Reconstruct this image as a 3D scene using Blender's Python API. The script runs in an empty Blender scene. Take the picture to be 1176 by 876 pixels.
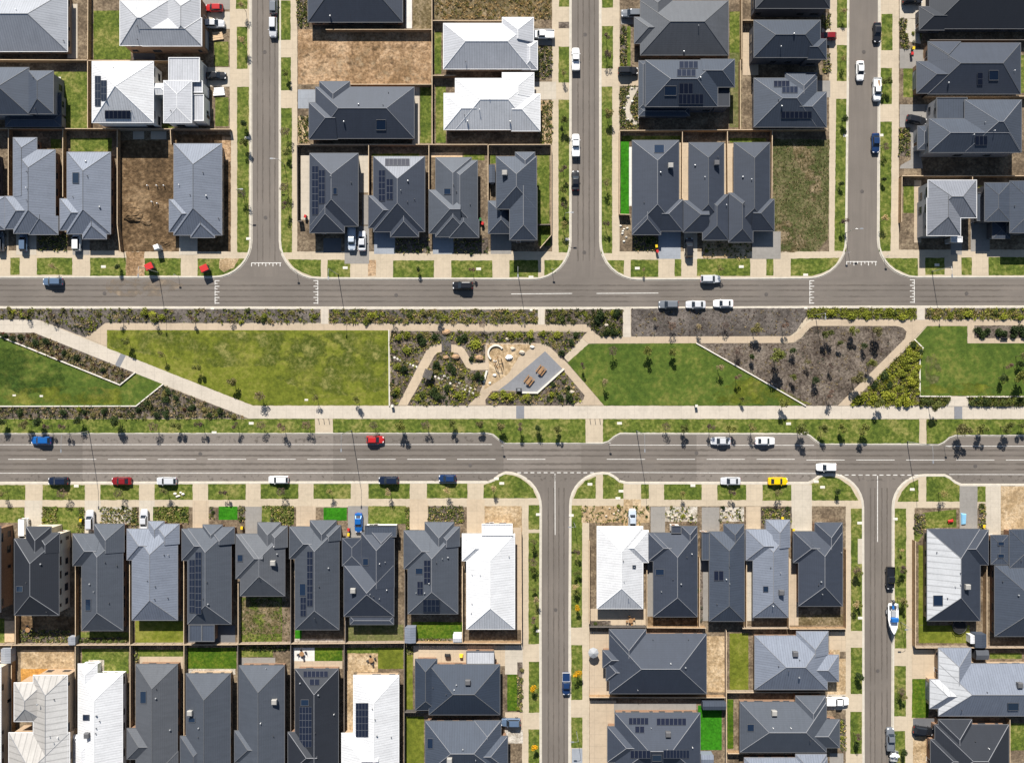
import bpy, math, random
from mathutils import Vector, Matrix
random.seed(11)
R = math.radians
scene = bpy.context.scene
COL = scene.collection
PX = 1/4.5            # metres per photo pixel on the ground
CAMH = 190.0
Z_PAD = 0.12          # top of kerbs, footpaths and lots above the road

def P(x, y, h=0.0):
    """photo pixel seen at height h -> point in the place"""
    f = (CAMH-h)/CAMH
    return Vector(((x-588)*PX*f, (438-y)*PX*f, h))

TILE = {}
for ci, x0 in enumerate((0, 290, 580, 876)):
    for rn, y0 in zip('ABCDEF', (0, 150, 320, 480, 590, 710)):
        TILE[rn+str(ci+1)] = (x0, y0)
def T(t, x, y):
    o = TILE[t]
    return (o[0]+x/3.92, o[1]+y/3.92)
def TR(t, x0, y0, x1, y1):
    a = T(t, x0, y0); b = T(t, x1, y1)
    return (a[0], a[1], b[0], b[1])
def TP(t, *pts):
    return [T(t, x, y) for x, y in pts]
def rectpoly(r):
    return [(r[0], r[1]), (r[2], r[1]), (r[2], r[3]), (r[0], r[3])]

# ------------------------------------------------------------------ materials
MATS = {}
def new_mat(name):
    m = bpy.data.materials.new(name); m.use_nodes = True
    nt = m.node_tree
    b = nt.nodes['Principled BSDF']
    return m, nt, b
def N(nt, typ, **kw):
    n = nt.nodes.new(typ)
    for k, v in kw.items():
        setattr(n, k, v)
    return n
def noise(nt, vec, scale, detail=3, rough=.55):
    n = N(nt, 'ShaderNodeTexNoise'); n.inputs['Scale'].default_value = scale
    n.inputs['Detail'].default_value = detail; n.inputs['Roughness'].default_value = rough
    nt.links.new(vec, n.inputs['Vector'])
    return n.outputs['Fac']
def ramp(nt, fac, stops):
    r = N(nt, 'ShaderNodeValToRGB')
    el = r.color_ramp.elements
    while len(el) < len(stops): el.new(.5)
    for e, (p, c) in zip(el, stops):
        e.position = p; e.color = (*c, 1) if len(c) == 3 else c
    nt.links.new(fac, r.inputs['Fac'])
    return r.outputs['Color']
def mixc(nt, fac, a, b, mode='MIX'):
    m = N(nt, 'ShaderNodeMix', data_type='RGBA', blend_type=mode)
    for s, v in ((m.inputs[0], fac), (m.inputs[6], a), (m.inputs[7], b)):
        if isinstance(v, (int, float)): s.default_value = v
        elif isinstance(v, tuple): s.default_value = (*v, 1) if len(v) == 3 else v
        else: nt.links.new(v, s)
    return m.outputs[2]
def math_(nt, op, a, b=None):
    m = N(nt, 'ShaderNodeMath', operation=op)
    for s, v in ((m.inputs[0], a), (m.inputs[1], b)):
        if v is None: continue
        if isinstance(v, (int, float)): s.default_value = v
        else: nt.links.new(v, s)
    return m.outputs[0]
def bump(nt, b, h, dist, strength=1.0):
    n = N(nt, 'ShaderNodeBump'); n.inputs['Distance'].default_value = dist
    n.inputs['Strength'].default_value = strength
    nt.links.new(h, n.inputs['Height']); nt.links.new(n.outputs['Normal'], b.inputs['Normal'])
def pos(nt):
    return N(nt, 'ShaderNodeNewGeometry').outputs['Position']
def sc(c, k): return tuple(min(1, v*k) for v in c)

def ground_mat(name, cols, s1=.12, s2=1.6, rough=.95, bd=.05, bs=3.0, spread=(.41, .5, .59), mot=1.0):
    """mottled outdoor surface: broad patches, fine patches and grain"""
    m, nt, b = new_mat(name)
    p = pos(nt)
    n1 = noise(nt, p, s1, 4, .6); n2 = noise(nt, p, s2, 4, .65); n3 = noise(nt, p, bs, 2, .6)
    f = math_(nt, 'ADD', math_(nt, 'MULTIPLY', n1, .55), math_(nt, 'MULTIPLY', n2, .45))
    c = ramp(nt, f, list(zip(spread, cols)))
    c = mixc(nt, .65*mot, c, ramp(nt, n3, [(.35, (.55, .55, .55)), (.5, (.9, .9, .9)), (.65, (1.0, 1.0, 1.0))]), 'MULTIPLY')
    n4 = noise(nt, p, 1.1, 2, .6)
    c = mixc(nt, .6*mot, c, ramp(nt, n4, [(.38, (.8, .8, .8)), (.62, (1.3, 1.3, 1.3))]), 'MULTIPLY')
    nt.links.new(c, b.inputs['Base Color']); b.inputs['Roughness'].default_value = rough
    b.inputs['Specular IOR Level'].default_value = .15
    if bd: bump(nt, b, n3, bd)
    MATS[name] = m
    return m
def plain(name, col, rough=.7, var=.12, scale=1.5, metallic=0, spec=.3, bd=0):
    m, nt, b = new_mat(name)
    if var:
        n = noise(nt, pos(nt), scale, 4, .65)
        c = ramp(nt, n, [(.3, sc(col, 1-var)), (.7, sc(col, 1+var))])
        nt.links.new(c, b.inputs['Base Color'])
        if bd: bump(nt, b, n, bd)
    else: b.inputs['Base Color'].default_value = (*col, 1)
    b.inputs['Roughness'].default_value = rough; b.inputs['Metallic'].default_value = metallic
    b.inputs['Specular IOR Level'].default_value = spec
    MATS[name] = m
    return m
def roof_mat(name, col, kind='tile', rough=.6, metallic=0.0, pitch=None):
    m, nt, b = new_mat(name)
    uv = N(nt, 'ShaderNodeUVMap').outputs['UV']
    sx = N(nt, 'ShaderNodeSeparateXYZ'); nt.links.new(uv, sx.inputs[0])
    step = pitch or (.42 if kind == 'tile' else .62)
    coord = sx.outputs['Y' if kind == 'tile' else 'X']
    fr = math_(nt, 'FRACT', math_(nt, 'DIVIDE', coord, step))
    oi = N(nt, 'ShaderNodeObjectInfo').outputs['Random']
    n1 = noise(nt, pos(nt), .35, 4, .6)
    n2 = noise(nt, uv, 2.2, 2, .7)
    k = math_(nt, 'ADD', math_(nt, 'MULTIPLY', n1, .28), math_(nt, 'MULTIPLY', n2, .3))
    mp = N(nt, 'ShaderNodeMapping'); mp.inputs['Scale'].default_value = (1.3, .16, 1); nt.links.new(uv, mp.inputs['Vector'])
    n3 = noise(nt, mp.outputs[0], 1.0, 3, .65)
    k = math_(nt, 'ADD', k, math_(nt, 'MULTIPLY', math_(nt, 'SUBTRACT', n3, .5), .42))
    k = math_(nt, 'ADD', math_(nt, 'ADD', k, math_(nt, 'MULTIPLY', oi, .16)), .63)
    if kind == 'tile':
        prof = fr
        seam = math_(nt, 'LESS_THAN', fr, .16)
    else:
        prof = math_(nt, 'GREATER_THAN', fr, .82)
        seam = math_(nt, 'GREATER_THAN', fr, .82)
    k = math_(nt, 'MULTIPLY', k, math_(nt, 'SUBTRACT', 1.0, math_(nt, 'MULTIPLY', seam, .26)))
    cm = N(nt, 'ShaderNodeVectorMath', operation='SCALE'); cm.inputs[0].default_value = col
    nt.links.new(k, cm.inputs['Scale'])
    nt.links.new(cm.outputs[0], b.inputs['Base Color'])
    dk = max(col) < .1
    b.inputs['Roughness'].default_value = .66 if dk else rough; b.inputs['Metallic'].default_value = metallic
    b.inputs['Specular IOR Level'].default_value = .55 if dk else .3
    b.inputs['Specular Tint'].default_value = (.86, .92, 1.0, 1)
    bump(nt, b, prof, .006, .35)
    MATS[name] = m
    return m
def leaf_mat(name, col, var=.45):
    m, nt, b = new_mat(name)
    oi = N(nt, 'ShaderNodeObjectInfo').outputs['Random']
    n = noise(nt, pos(nt), 2.4, 3, .7)
    f = math_(nt, 'ADD', math_(nt, 'MULTIPLY', n, .75), math_(nt, 'MULTIPLY', oi, .25))
    c = ramp(nt, f, [(.3, sc(col, 1-var)), (.5, col), (.72, (min(1, col[0]*(1+var*1.4)), min(1, col[1]*(1+var)), col[2]*(1+var*.4)))])
    nt.links.new(c, b.inputs['Base Color']); b.inputs['Roughness'].default_value = .7
    b.inputs['Specular IOR Level'].default_value = .2
    t = N(nt, 'ShaderNodeBsdfTranslucent'); nt.links.new(c, t.inputs['Color'])
    mx = N(nt, 'ShaderNodeMixShader'); mx.inputs[0].default_value = .25
    nt.links.new(b.outputs[0], mx.inputs[1]); nt.links.new(t.outputs[0], mx.inputs[2])
    nt.links.new(mx.outputs[0], nt.nodes['Material Output'].inputs[0])
    MATS[name] = m
    return m

# ground
ground_mat('terrain', [(.10, .085, .06), (.14, .12, .085), (.18, .155, .11)], .05, .5)
def asphalt(nm, str_):
    m, nt, b = new_mat(nm); p = pos(nt)
    n1 = noise(nt, p, .07, 4, .6); n3 = noise(nt, p, 5.0, 2, .7)
    mp = N(nt, 'ShaderNodeMapping'); mp.inputs['Scale'].default_value = str_; nt.links.new(p, mp.inputs['Vector'])
    n2 = noise(nt, mp.outputs[0], 1.0, 4, .6)
    f = math_(nt, 'ADD', math_(nt, 'MULTIPLY', n1, .6), math_(nt, 'MULTIPLY', n2, .4))
    c = ramp(nt, f, [(.32, (.132, .114, .098)), (.5, (.157, .136, .117)), (.68, (.19, .163, .139))])
    c = mixc(nt, .5, c, ramp(nt, n3, [(.3, (.75, .75, .75)), (.7, (1, 1, 1))]), 'MULTIPLY')
    nt.links.new(c, b.inputs['Base Color']); b.inputs['Roughness'].default_value = .9
    bump(nt, b, n3, .01); MATS[nm] = m
asphalt('asphalt', (.05, 1.1, 1)); asphalt('asphalt_side', (1.1, .05, 1))
ground_mat('asphalt_worn', [(.175, .154, .135), (.195, .171, .15), (.215, .188, .164)], .1, 1.0, bd=.01, bs=5, spread=(.33, .5, .67), mot=.12)
ground_mat('asphalt_wear', [(.136, .117, .1), (.146, .126, .108), (.156, .135, .116)], .1, 1.0, bd=.01, bs=5, spread=(.33, .5, .67), mot=.12)
ground_mat('asphalt_dark', [(.085, .077, .071), (.10, .09, .084), (.12, .107, .1)], .1, 1.0, bd=.01, bs=5, spread=(.33, .5, .67), mot=.12)
ground_mat('asphalt_dusty', [(.2, .17, .14), (.235, .19, .145), (.31, .235, .16)], .2, 1.0, bd=.01, bs=5, spread=(.33, .5, .67), mot=.12)
def concrete(name, col, joint=1.6):
    m, nt, b = new_mat(name); p = pos(nt)
    n1 = noise(nt, p, .18, 4, .65); n2 = noise(nt, p, 1.3, 3, .6); n3 = noise(nt, p, 7, 2, .6)
    f = math_(nt, 'ADD', math_(nt, 'MULTIPLY', n1, .6), math_(nt, 'MULTIPLY', n2, .4))
    c = ramp(nt, f, [(.3, sc(col, .84)), (.5, col), (.7, sc(col, 1.12))])
    s = N(nt, 'ShaderNodeSeparateXYZ'); nt.links.new(p, s.inputs[0])
    jx = math_(nt, 'LESS_THAN', math_(nt, 'FRACT', math_(nt, 'DIVIDE', s.outputs[0], joint)), .035)
    jy = math_(nt, 'LESS_THAN', math_(nt, 'FRACT', math_(nt, 'DIVIDE', s.outputs[1], joint)), .035)
    j = math_(nt, 'MAXIMUM', jx, jy)
    c = mixc(nt, math_(nt, 'MULTIPLY', j, .22), c, (.12, .11, .1))
    nt.links.new(c, b.inputs['Base Color']); b.inputs['Roughness'].default_value = .9
    b.inputs['Specular IOR Level'].default_value = .15
    bump(nt, b, n3, .008); MATS[name] = m
concrete('footpath', (.46, .385, .285))
concrete('shared_path', (.485, .432, .36), 2.4)
concrete('concrete', (.46, .41, .335), 2.0)
concrete('concrete_blue', (.27, .29, .32), 2.0)
concrete('concrete_grey', (.25, .235, .215), 2.0)
concrete('concrete_dark', (.12, .122, .13), 2.0)
concrete('aggregate_tan', (.43, .345, .25), 3.0)
concrete('aggregate_pale', (.46, .37, .265), 3.0)
concrete('pavers_grey', (.20, .205, .22), .9)
concrete('pavers_white', (.62, .6, .56), .9)
plain('kerb', (.5, .46, .39), .9, .12, .8)
plain('line_paint', (.66, .64, .6), .8, .22, 2.0)
ground_mat('lawn', [(.06, .092, .014), (.105, .136, .022), (.215, .2, .062)], .2, 1.1, spread=(.39, .5, .63))
ground_mat('lawn_dark', [(.03, .06, .01), (.045, .08, .013), (.075, .105, .018)], .2, 1.1)
ground_mat('lawn_yellow', [(.088, .108, .012), (.136, .155, .018), (.205, .2, .042)], .09, .7, spread=(.39, .5, .61), mot=.7)
ground_mat('lawn_green', [(.05, .085, .013), (.078, .116, .018), (.155, .165, .036)], .075, .6, spread=(.4, .52, .64), mot=.7)
ground_mat('lawn_rich', [(.038, .085, .005), (.06, .112, .007), (.105, .145, .014)], .2, 1.6)
ground_mat('dry_grass', [(.08, .095, .026), (.13, .132, .05), (.25, .20, .11)], .14, 1.2, spread=(.4, .52, .66))
ground_mat('lot_grass', [(.055, .066, .02), (.092, .095, .036), (.16, .135, .07)], .3, 1.6)
ground_mat('turf', [(.02, .135, .004), (.028, .165, .006), (.036, .19, .008)], .3, 2, bd=.01)
ground_mat('mulch', [(.07, .055, .044), (.125, .101, .081), (.19, .158, .128)], .2, 2.2, bd=.12, bs=2.6)
ground_mat('mulch_grey', [(.07, .06, .053), (.11, .095, .084), (.165, .142, .124)], .2, 2.6, bd=.1, bs=3)
ground_mat('dirt', [(.2, .125, .064), (.31, .2, .112), (.43, .3, .185)], .12, .9, bd=.08, bs=2.2)
ground_mat('dirt_dark', [(.065, .042, .022), (.125, .08, .042), (.22, .15, .085)], .14, .8, bd=.22, bs=1.4)
ground_mat('sand', [(.30, .21, .115), (.40, .29, .17), (.52, .40, .26)], .2, 1.4, bd=.05)
ground_mat('sand_orange', [(.42, .20, .05), (.5, .25, .06), (.55, .30, .09)], .2, 1.4, bd=.05)
ground_mat('lot_soil', [(.10, .075, .05), (.16, .12, .08), (.25, .195, .13)], .25, 1.6, bd=.06)
ground_mat('scrub', [(.10, .075, .035), (.16, .125, .065), (.26, .2, .125)], .2, 1.6, bd=.1)
ground_mat('gravel', [(.3, .26, .21), (.42, .375, .31), (.56, .52, .46)], .5, 4, bd=.05, bs=6)

# roofs
roof_mat('roof_charcoal', (.031, .038, .055), 'tile', .55)
roof_mat('roof_black', (.014, .016, .022), 'tile', .58)
roof_mat('roof_lead', (.054, .062, .077), 'tile', .55)
roof_mat('roof_navy', (.023, .032, .05), 'metal', .55)
roof_mat('roof_slate', (.044, .055, .077), 'metal', .55)
roof_mat('roof_grey', (.072, .077, .087), 'tile', .55)
roof_mat('roof_steel', (.168, .188, .23), 'metal', .55)
roof_mat('roof_pale', (.28, .295, .325), 'metal', .55)
roof_mat('roof_silver', (.40, .41, .435), 'metal', .55)
roof_mat('roof_white', (.6, .605, .615), 'metal', .55)
roof_mat('roof_sheen', (.43, .44, .455), 'metal', .5, 0, 1.5)  # paler ribbed metal for camera-facing zinc slopes; sun sheen put into the colour
roof_mat('roof_sheen_beige', (.5, .49, .475), 'metal', .5, 0, 1.5)  # brighter copy of the beige roof, east slope sheen painted in
roof_mat('roof_mid', (.165, .175, .2), 'metal', .55)
roof_mat('roof_beige', (.37, .355, .335), 'metal', .55, 0, 1.5)
for nm, c in (('cap_dark', (.07, .073, .08)), ('cap_light', (.2, .205, .22)), ('cap_white', (.72, .72, .72)), ('cap_grey', (.11, .113, .12))):
    plain(nm, c, .5, .08)
# walls and fittings
plain('brick_brown', (.23, .14, .09), .9, .25, 3); plain('brick_tan', (.38, .28, .19), .9, .2, 3)
plain('render_cream', (.55, .48, .38), .9, .08, .6); plain('render_grey', (.25, .25, .26), .9, .1, .6)
plain('render_white', (.72, .71, .68), .9, .06, .6); plain('render_dark', (.09, .09, .1), .9, .1, .6)
plain('frame_dark', (.05, .05, .055), .5, 0); plain('frame_white', (.75, .75, .74), .5, 0)
plain('glass', (.02, .026, .035), .08, 0, spec=.6)
plain('garage_panel', (.3, .3, .31), .6, .05); plain('door_wood', (.16, .09, .05), .6, .15)
plain('fence_wood', (.29, .19, .105), .9, .25, 1.2); plain('fence_cap', (.56, .43, .29), .9, .15, 1)
plain('fence_dark', (.075, .068, .062), .8, .15, 1); plain('fence_cap_dark', (.15, .13, .115), .8, .1, 1)
plain('fence_grey', (.27, .215, .165), .9, .2, 1.2)
plain('steel', (.45, .46, .47), .4, .05, metallic=.6); plain('steel_dark', (.07, .07, .075), .5, .05, metallic=.3)
plain('white_plastic', (.8, .8, .79), .5, .04); plain('grey_plastic', (.33, .34, .35), .5, .05)
plain('ac_box', (.31, .3, .28), .6, .08); plain('ac_dark', (.1, .1, .105), .6, .08)
plain('timber', (.3, .17, .08), .8, .25, 2); plain('timber_pale', (.55, .4, .25), .8, .2, 2); plain('timber_grey', (.1, .09, .085), .85, .25, 2)
plain('rock', (.46, .4, .32), .9, .25, 2, bd=.05); plain('rock_rust', (.33, .21, .12), .9, .3, 2, bd=.05)
plain('bark', (.11, .08, .055), .9, .3, 6)
plain('rubber', (.02, .02, .021), .85, .1); plain('rim', (.4, .4, .42), .3, 0, metallic=.8)
plain('lamp_clear', (.8, .8, .8), .2, 0); plain('lamp_red', (.4, .02, .02), .3, 0)
for nm, c in (('red', (.5, .03, .03)), ('yellow', (.75, .5, .02)), ('blue', (.015, .13, .42)), ('green', (.03, .16, .05)), ('orange', (.6, .2, .03)), ('skyblue', (.2, .42, .6))):
    plain('plastic_'+nm, c, .45, .05)
def solar():
    m, nt, b = new_mat('solar_cells')
    uv = N(nt, 'ShaderNodeUVMap').outputs['UV']
    s = N(nt, 'ShaderNodeSeparateXYZ'); nt.links.new(uv, s.inputs[0])
    gx = math_(nt, 'LESS_THAN', math_(nt, 'FRACT', math_(nt, 'DIVIDE', s.outputs[0], 1.05)), .11)
    gy = math_(nt, 'LESS_THAN', math_(nt, 'FRACT', math_(nt, 'DIVIDE', s.outputs[1], 1.68)), .075)
    g = math_(nt, 'MAXIMUM', gx, gy)
    nt.links.new(mixc(nt, g, (.010, .013, .026), (.075, .08, .09)), b.inputs['Base Color'])
    b.inputs['Roughness'].default_value = .16
    MATS['solar_cells'] = m
solar()
plain('skylight_glass', (.010, .020, .042), .1, 0, spec=.5)
for nm, c in (('leaf_green', (.11, .14, .036)), ('tree_green', (.15, .17, .045)), ('tree_olive', (.22, .2, .08)), ('leaf_dark', (.042, .068, .022)), ('leaf_lime', (.27, .30, .04)), ('leaf_olive', (.22, .205, .075)),
              ('leaf_dry', (.42, .33, .18)), ('leaf_purple', (.16, .11, .09)), ('leaf_yellow', (.62, .36, .012)), ('leaf_grey', (.15, .155, .11)), ('leaf_red', (.12, .05, .035))):
    leaf_mat(nm, c)
CARMAT = {}
for nm, c, mt in (('white', (.8, .8, .79), 0), ('silver', (.6, .61, .63), .15), ('grey', (.16, .175, .195), .1), ('black', (.012, .013, .016), 0), ('navy', (.012, .02, .045), .2),
                  ('blue', (.012, .12, .40), .2), ('darkblue', (.014, .04, .12), .2), ('red', (.42, .018, .018), 0), ('darkred', (.22, .012, .015), .1), ('yellow', (.78, .5, .0), 0), ('slateblue', (.1, .15, .23), .1), ('paleblue', (.5, .56, .63), .1)):
    m, nt, b = new_mat('car_paint_'+nm); b.inputs['Base Color'].default_value = (*c, 1)
    b.inputs['Roughness'].default_value = .28; b.inputs['Metallic'].default_value = mt
    b.inputs['Coat Weight'].default_value = .5; b.inputs['Coat Roughness'].default_value = .08
    CARMAT[nm] = m; MATS['car_paint_'+nm] = m

# ------------------------------------------------------------------ mesh building
class MB:
    def __init__(s): s.v = []; s.f = []; s.uv = []; s.mi = []
    def face(s, pts, uvs=None, mi=0):
        n = len(s.v); s.v += [tuple(p) for p in pts]; s.f.append(tuple(range(n, n+len(pts))))
        s.uv.append(uvs or [(0, 0)]*len(pts)); s.mi.append(mi)
    def hexa(s, a, b, mi=0):
        """bottom ring a (4), top ring b (4), both counter-clockwise from above"""
        s.face(list(reversed(a)), None, mi); s.face(b, None, mi)
        n = len(a)
        for i in range(n):
            j = (i+1) % n
            s.face([a[i], a[j], b[j], b[i]], None, mi)
    def box(s, x0, x1, y0, y1, z0, z1, mi=0):
        s.hexa([(x0, y0, z0), (x1, y0, z0), (x1, y1, z0), (x0, y1, z0)], [(x0, y0, z1), (x1, y0, z1), (x1, y1, z1), (x0, y1, z1)], mi)
    def obox(s, c, ax, L, W, z0, z1, mi=0):
        """box along direction ax (2D) centred at c"""
        d = Vector(ax).normalized(); n = Vector((-d.y, d.x)); c = Vector(c)
        q = [c-d*L/2-n*W/2, c+d*L/2-n*W/2, c+d*L/2+n*W/2, c-d*L/2+n*W/2]
        s.hexa([(p.x, p.y, z0) for p in q], [(p.x, p.y, z1) for p in q], mi)
    def tube(s, p, q, r0, r1=None, n=8, mi=0, caps=True):
        p = Vector(p); q = Vector(q); r1 = r0 if r1 is None else r1
        d = (q-p).normalized(); u = d.orthogonal().normalized(); w = d.cross(u)
        A = []; B = []
        for i in range(n):
            a = 2*math.pi*i/n; e = u*math.cos(a)+w*math.sin(a)
            A.append(p+e*r0); B.append(q+e*r1)
        for i in range(n):
            j = (i+1) % n; s.face([A[i], A[j], B[j], B[i]], None, mi)
        if caps: s.face(list(reversed(A)), None, mi); s.face(B, None, mi)
    def lathe(s, c, prof, n=16, mi=0):
        c = Vector(c); rings = []
        for r, z in prof:
            rings.append([c+Vector((r*math.cos(2*math.pi*i/n), r*math.sin(2*math.pi*i/n), z)) for i in range(n)])
        for A, B in zip(rings, rings[1:]):
            for i in range(n):
                j = (i+1) % n; s.face([A[i], A[j], B[j], B[i]], None, mi)
        s.face(list(reversed(rings[0])), None, mi); s.face(rings[-1], None, mi)
    def blob(s, c, r, seed, n=7, m=5, flat=1.0, rough=.25, mi=0):
        rd = random.Random(seed); c = Vector(c); rings = []
        for k in range(m+1):
            th = math.pi*k/m
            rings.append([c+Vector((r[0]*math.sin(th)*math.cos(2*math.pi*i/n), r[1]*math.sin(th)*math.sin(2*math.pi*i/n), r[2]*math.cos(th)))*1 for i in range(n)])
        off = [[1+rd.uniform(-rough, rough) for i in range(n)] for k in range(m+1)]
        for k in range(m+1):
            for i in range(n):
                o = off[k][0 if k in (0, m) else i]
                rings[k][i] = c+(rings[k][i]-c)*o
        for A, B in zip(rings, rings[1:]):
            for i in range(n):
                j = (i+1) % n; s.face([A[i], B[i], B[j], A[j]], None, mi)
    def mesh(s, name, mats, origin=(0, 0, 0), smooth=False):
        me = bpy.data.meshes.new(name); o = Vector(origin)
        me.from_pydata([(v[0]-o.x, v[1]-o.y, v[2]-o.z) for v in s.v], [], s.f)
        if any(any(u != (0, 0) for u in q) for q in s.uv):
            lay = me.uv_layers.new(name='UVMap'); i = 0
            for q in s.uv:
                for u in q: lay.data[i].uv = u; i += 1
        for m in (mats if isinstance(mats, (list, tuple)) else [mats]):
            me.materials.append(MATS[m] if isinstance(m, str) else m)
        me.polygons.foreach_set('material_index', s.mi)
        if smooth: me.polygons.foreach_set('use_smooth', [True]*len(me.polygons))
        me.update()
        return me
    def build(s, name, mats, parent=None, origin=(0, 0, 0), smooth=False):
        me = s.mesh(name, mats, origin, smooth)
        return link(name, me, parent, origin if parent is None else None)
def link(name, me, parent=None, loc=None):
    o = bpy.data.objects.new(name, me); COL.objects.link(o)
    if parent is not None: o.parent = parent
    if loc is not None: o.location = loc
    return o
LABELS = {}
def tag(o, label, cat, group=None, kind=None):
    o['label'] = label; o['category'] = cat
    if group: o['group'] = group
    if kind: o['kind'] = kind
    LABELS.setdefault(label, []).append(o.name)
    return o
def empty(name, loc, rz=0, label=None, cat=None, group=None):
    o = bpy.data.objects.new(name, None); COL.objects.link(o)
    o.empty_display_size = .3; o.location = loc; o.rotation_euler = (0, 0, rz)
    if label: tag(o, label, cat, group)
    return o
ORD = ['first', 'second', 'third', 'fourth', 'fifth', 'sixth', 'seventh', 'eighth', 'ninth', 'tenth', 'eleventh', 'twelfth', 'thirteenth', 'fourteenth', 'fifteenth', 'sixteenth', 'seventeenth', 'eighteenth', 'nineteenth', 'twentieth']
def nth(i, n, a='left', b='right'):
    if i == 0: return a+'most'
    if i == n-1: return b+'most'
    if i < n/2: return ORD[i]+' from '+a
    return ORD[n-1-i]+' from '+b

def patchy(name, src, scale, lo, hi):
    m = MATS[src].copy(); m.name = name; nt = m.node_tree
    n = noise(nt, pos(nt), scale, 4, .6); r = ramp(nt, n, [(lo, (0, 0, 0)), (hi, (1, 1, 1))])
    t = N(nt, 'ShaderNodeBsdfTransparent'); mx = N(nt, 'ShaderNodeMixShader')
    nt.links.new(r, mx.inputs[0]); nt.links.new(t.outputs[0], mx.inputs[1]); nt.links.new(nt.nodes['Principled BSDF'].outputs[0], mx.inputs[2]); nt.links.new(mx.outputs[0], nt.nodes['Material Output'].inputs[0])
    MATS[name] = m
patchy('worn_yellow', 'lawn_yellow', .22, .4, .62); patchy('worn_dark', 'lawn_dark', .16, .38, .62); patchy('worn_dry', 'dry_grass', .35, .44, .62)
patchy('dust_film', 'asphalt_dusty', .3, .42, .68); patchy('dirt_spots', 'dirt_dark', .5, .54, .85); patchy('pale_dirt', 'sand', .4, .52, .85); patchy('wheel_wear', 'asphalt_wear', .12, .3, .8); patchy('oil_spots', 'asphalt_wear', .9, .55, .75)
patchy('scrub_patch', 'scrub', .3, .42, .55); patchy('worn_green', 'lawn', .2, .42, .66)
# ------------------------------------------------------------------ the setting: ground, roads, pads, paths, lawns
def corner(pc, r, a_from, a_to, n=8):
    """arc points in photo px round centre pc (angles in degrees, image axes: y down)"""
    return [(pc[0]+r*math.cos(R(a_from+(a_to-a_from)*i/n)), pc[1]+r*math.sin(R(a_from+(a_to-a_from)*i/n))) for i in range(n+1)]
def struct(o):
    o['kind'] = 'structure'; return o
mb = MB(); s_ = 900
mb.face([(-s_, -s_, -.06), (s_, -s_, -.06), (s_, s_, -.06), (-s_, s_, -.06)])
struct(mb.build('terrain', 'terrain'))
mb = MB(); a = P(-420, 1320); b = P(1620, -420)
mb.face([(a.x, a.y, 0), (b.x, a.y, 0), (b.x, b.y, 0), (a.x, b.y, 0)])
struct(mb.build('road', 'asphalt'))

BLOCKS = {
 'n1': [(-400, -400), (287.5, -400)] + corner((246, 276), 43, 0, 90) + [(-400, 319.5)],
 'n2': [(320.8, -400), (655.8, -400)] + corner((612, 277.5), 43.5, 0, 90) + corner((365, 276.5), 44, 90, 180),
 'n3': [(688.5, -400), (976.5, -400), (974, 100)] + corner((928, 276), 44, 0, 90) + corner((733, 277.5), 44, 90, 180),
 'n4': [(1010, -400), (1600, -400), (1600, 318.5)] + corner((1052, 275), 44, 90, 180) + [(1009, 100)],
 'park': [(-400, 352), (300, 353), (700, 353.5), (1000, 352), (1600, 351.5), (1600, 500), (1097, 500.5), (1090, 503), (1084, 508), (1078, 511), (943, 510.5), (936, 506), (930, 501), (924, 498.8), (712, 498.3), (705, 502), (699, 507), (692, 509.5), (580, 509.5), (573, 505), (566, 499.5), (560, 498)] + [(-400, 498.5)],
 's1': [(-400, 554.5), (560, 553), (567, 550.5), (572, 546), (578, 543)] + corner((581, 582.5), 40.5, -90, 0) + [(621, 700), (622.5, 1300), (-400, 1300)],
 's2': [(653, 1300), (653.8, 700)] + corner((692, 580), 37.5, 180, 270) + [(699, 543), (706, 547), (712, 552), (720, 553.8), (928, 554), (934, 551), (940, 546.5), (946, 544.5)] + corner((953, 582.5), 38.5, -90, 0) + [(991.8, 700), (992.5, 1300)],
 's3': [(1023, 1300), (1025, 700)] + corner((1062, 582), 37, 180, 270) + [(1085, 545), (1091, 548), (1097, 553), (1104, 556), (1600, 556.5), (1600, 1300)],
}
def inset(poly, d):
    """shrink a photo polygon (clockwise on screen) by d px"""
    n = len(poly); out = []
    for i in range(n):
        p0 = Vector(poly[i-1]); p1 = Vector(poly[i]); p2 = Vector(poly[(i+1) % n])
        d1 = (p1-p0).normalized(); d2 = (p2-p1).normalized()
        n1 = Vector((-d1.y, d1.x)); n2 = Vector((-d2.y, d2.x))
        m = (n1+n2); m = m/max(.3, m.dot(n1)) if m.length > 1e-6 else n1
        out.append(tuple(p1+m*d))
    return out
for k, poly in BLOCKS.items():
    clean = [poly[0]]
    for p in poly[1:]:
        if (Vector(p)-Vector(clean[-1])).length > .8: clean.append(p)
    BLOCKS[k] = clean
padmb = MB(); kmb = MB()
for k, poly in BLOCKS.items():
    ins = inset(poly, 1.9)
    padmb.face([P(x, y)+Vector((0, 0, Z_PAD)) for x, y in reversed(ins)])
    n = len(poly)
    for i in range(n):
        j = (i+1) % n
        o0, o1, i0, i1 = (P(*q) for q in (poly[i], poly[j], ins[i], ins[j]))
        z = Vector((0, 0, Z_PAD+.012)); zb = Vector((0, 0, -.03))
        gut = 1.3
        kmb.face([o0+z, i0+z, i1+z, o1+z][::-1]); kmb.face([o0+zb, o0+z, o1+z, o1+zb][::-1]); kmb.face([i0+zb, i0+z, i1+z, i1+zb])
    out = inset(poly, -1.0)       # concrete channel beside the kerb, flush with the road
    for i in range(n):
        j = (i+1) % n
        z = Vector((0, 0, .006))
        kmb.face([P(*out[i])+z, P(*poly[i])+z, P(*poly[j])+z, P(*out[j])+z][::-1])
struct(padmb.build('pavement', 'footpath'))
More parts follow.
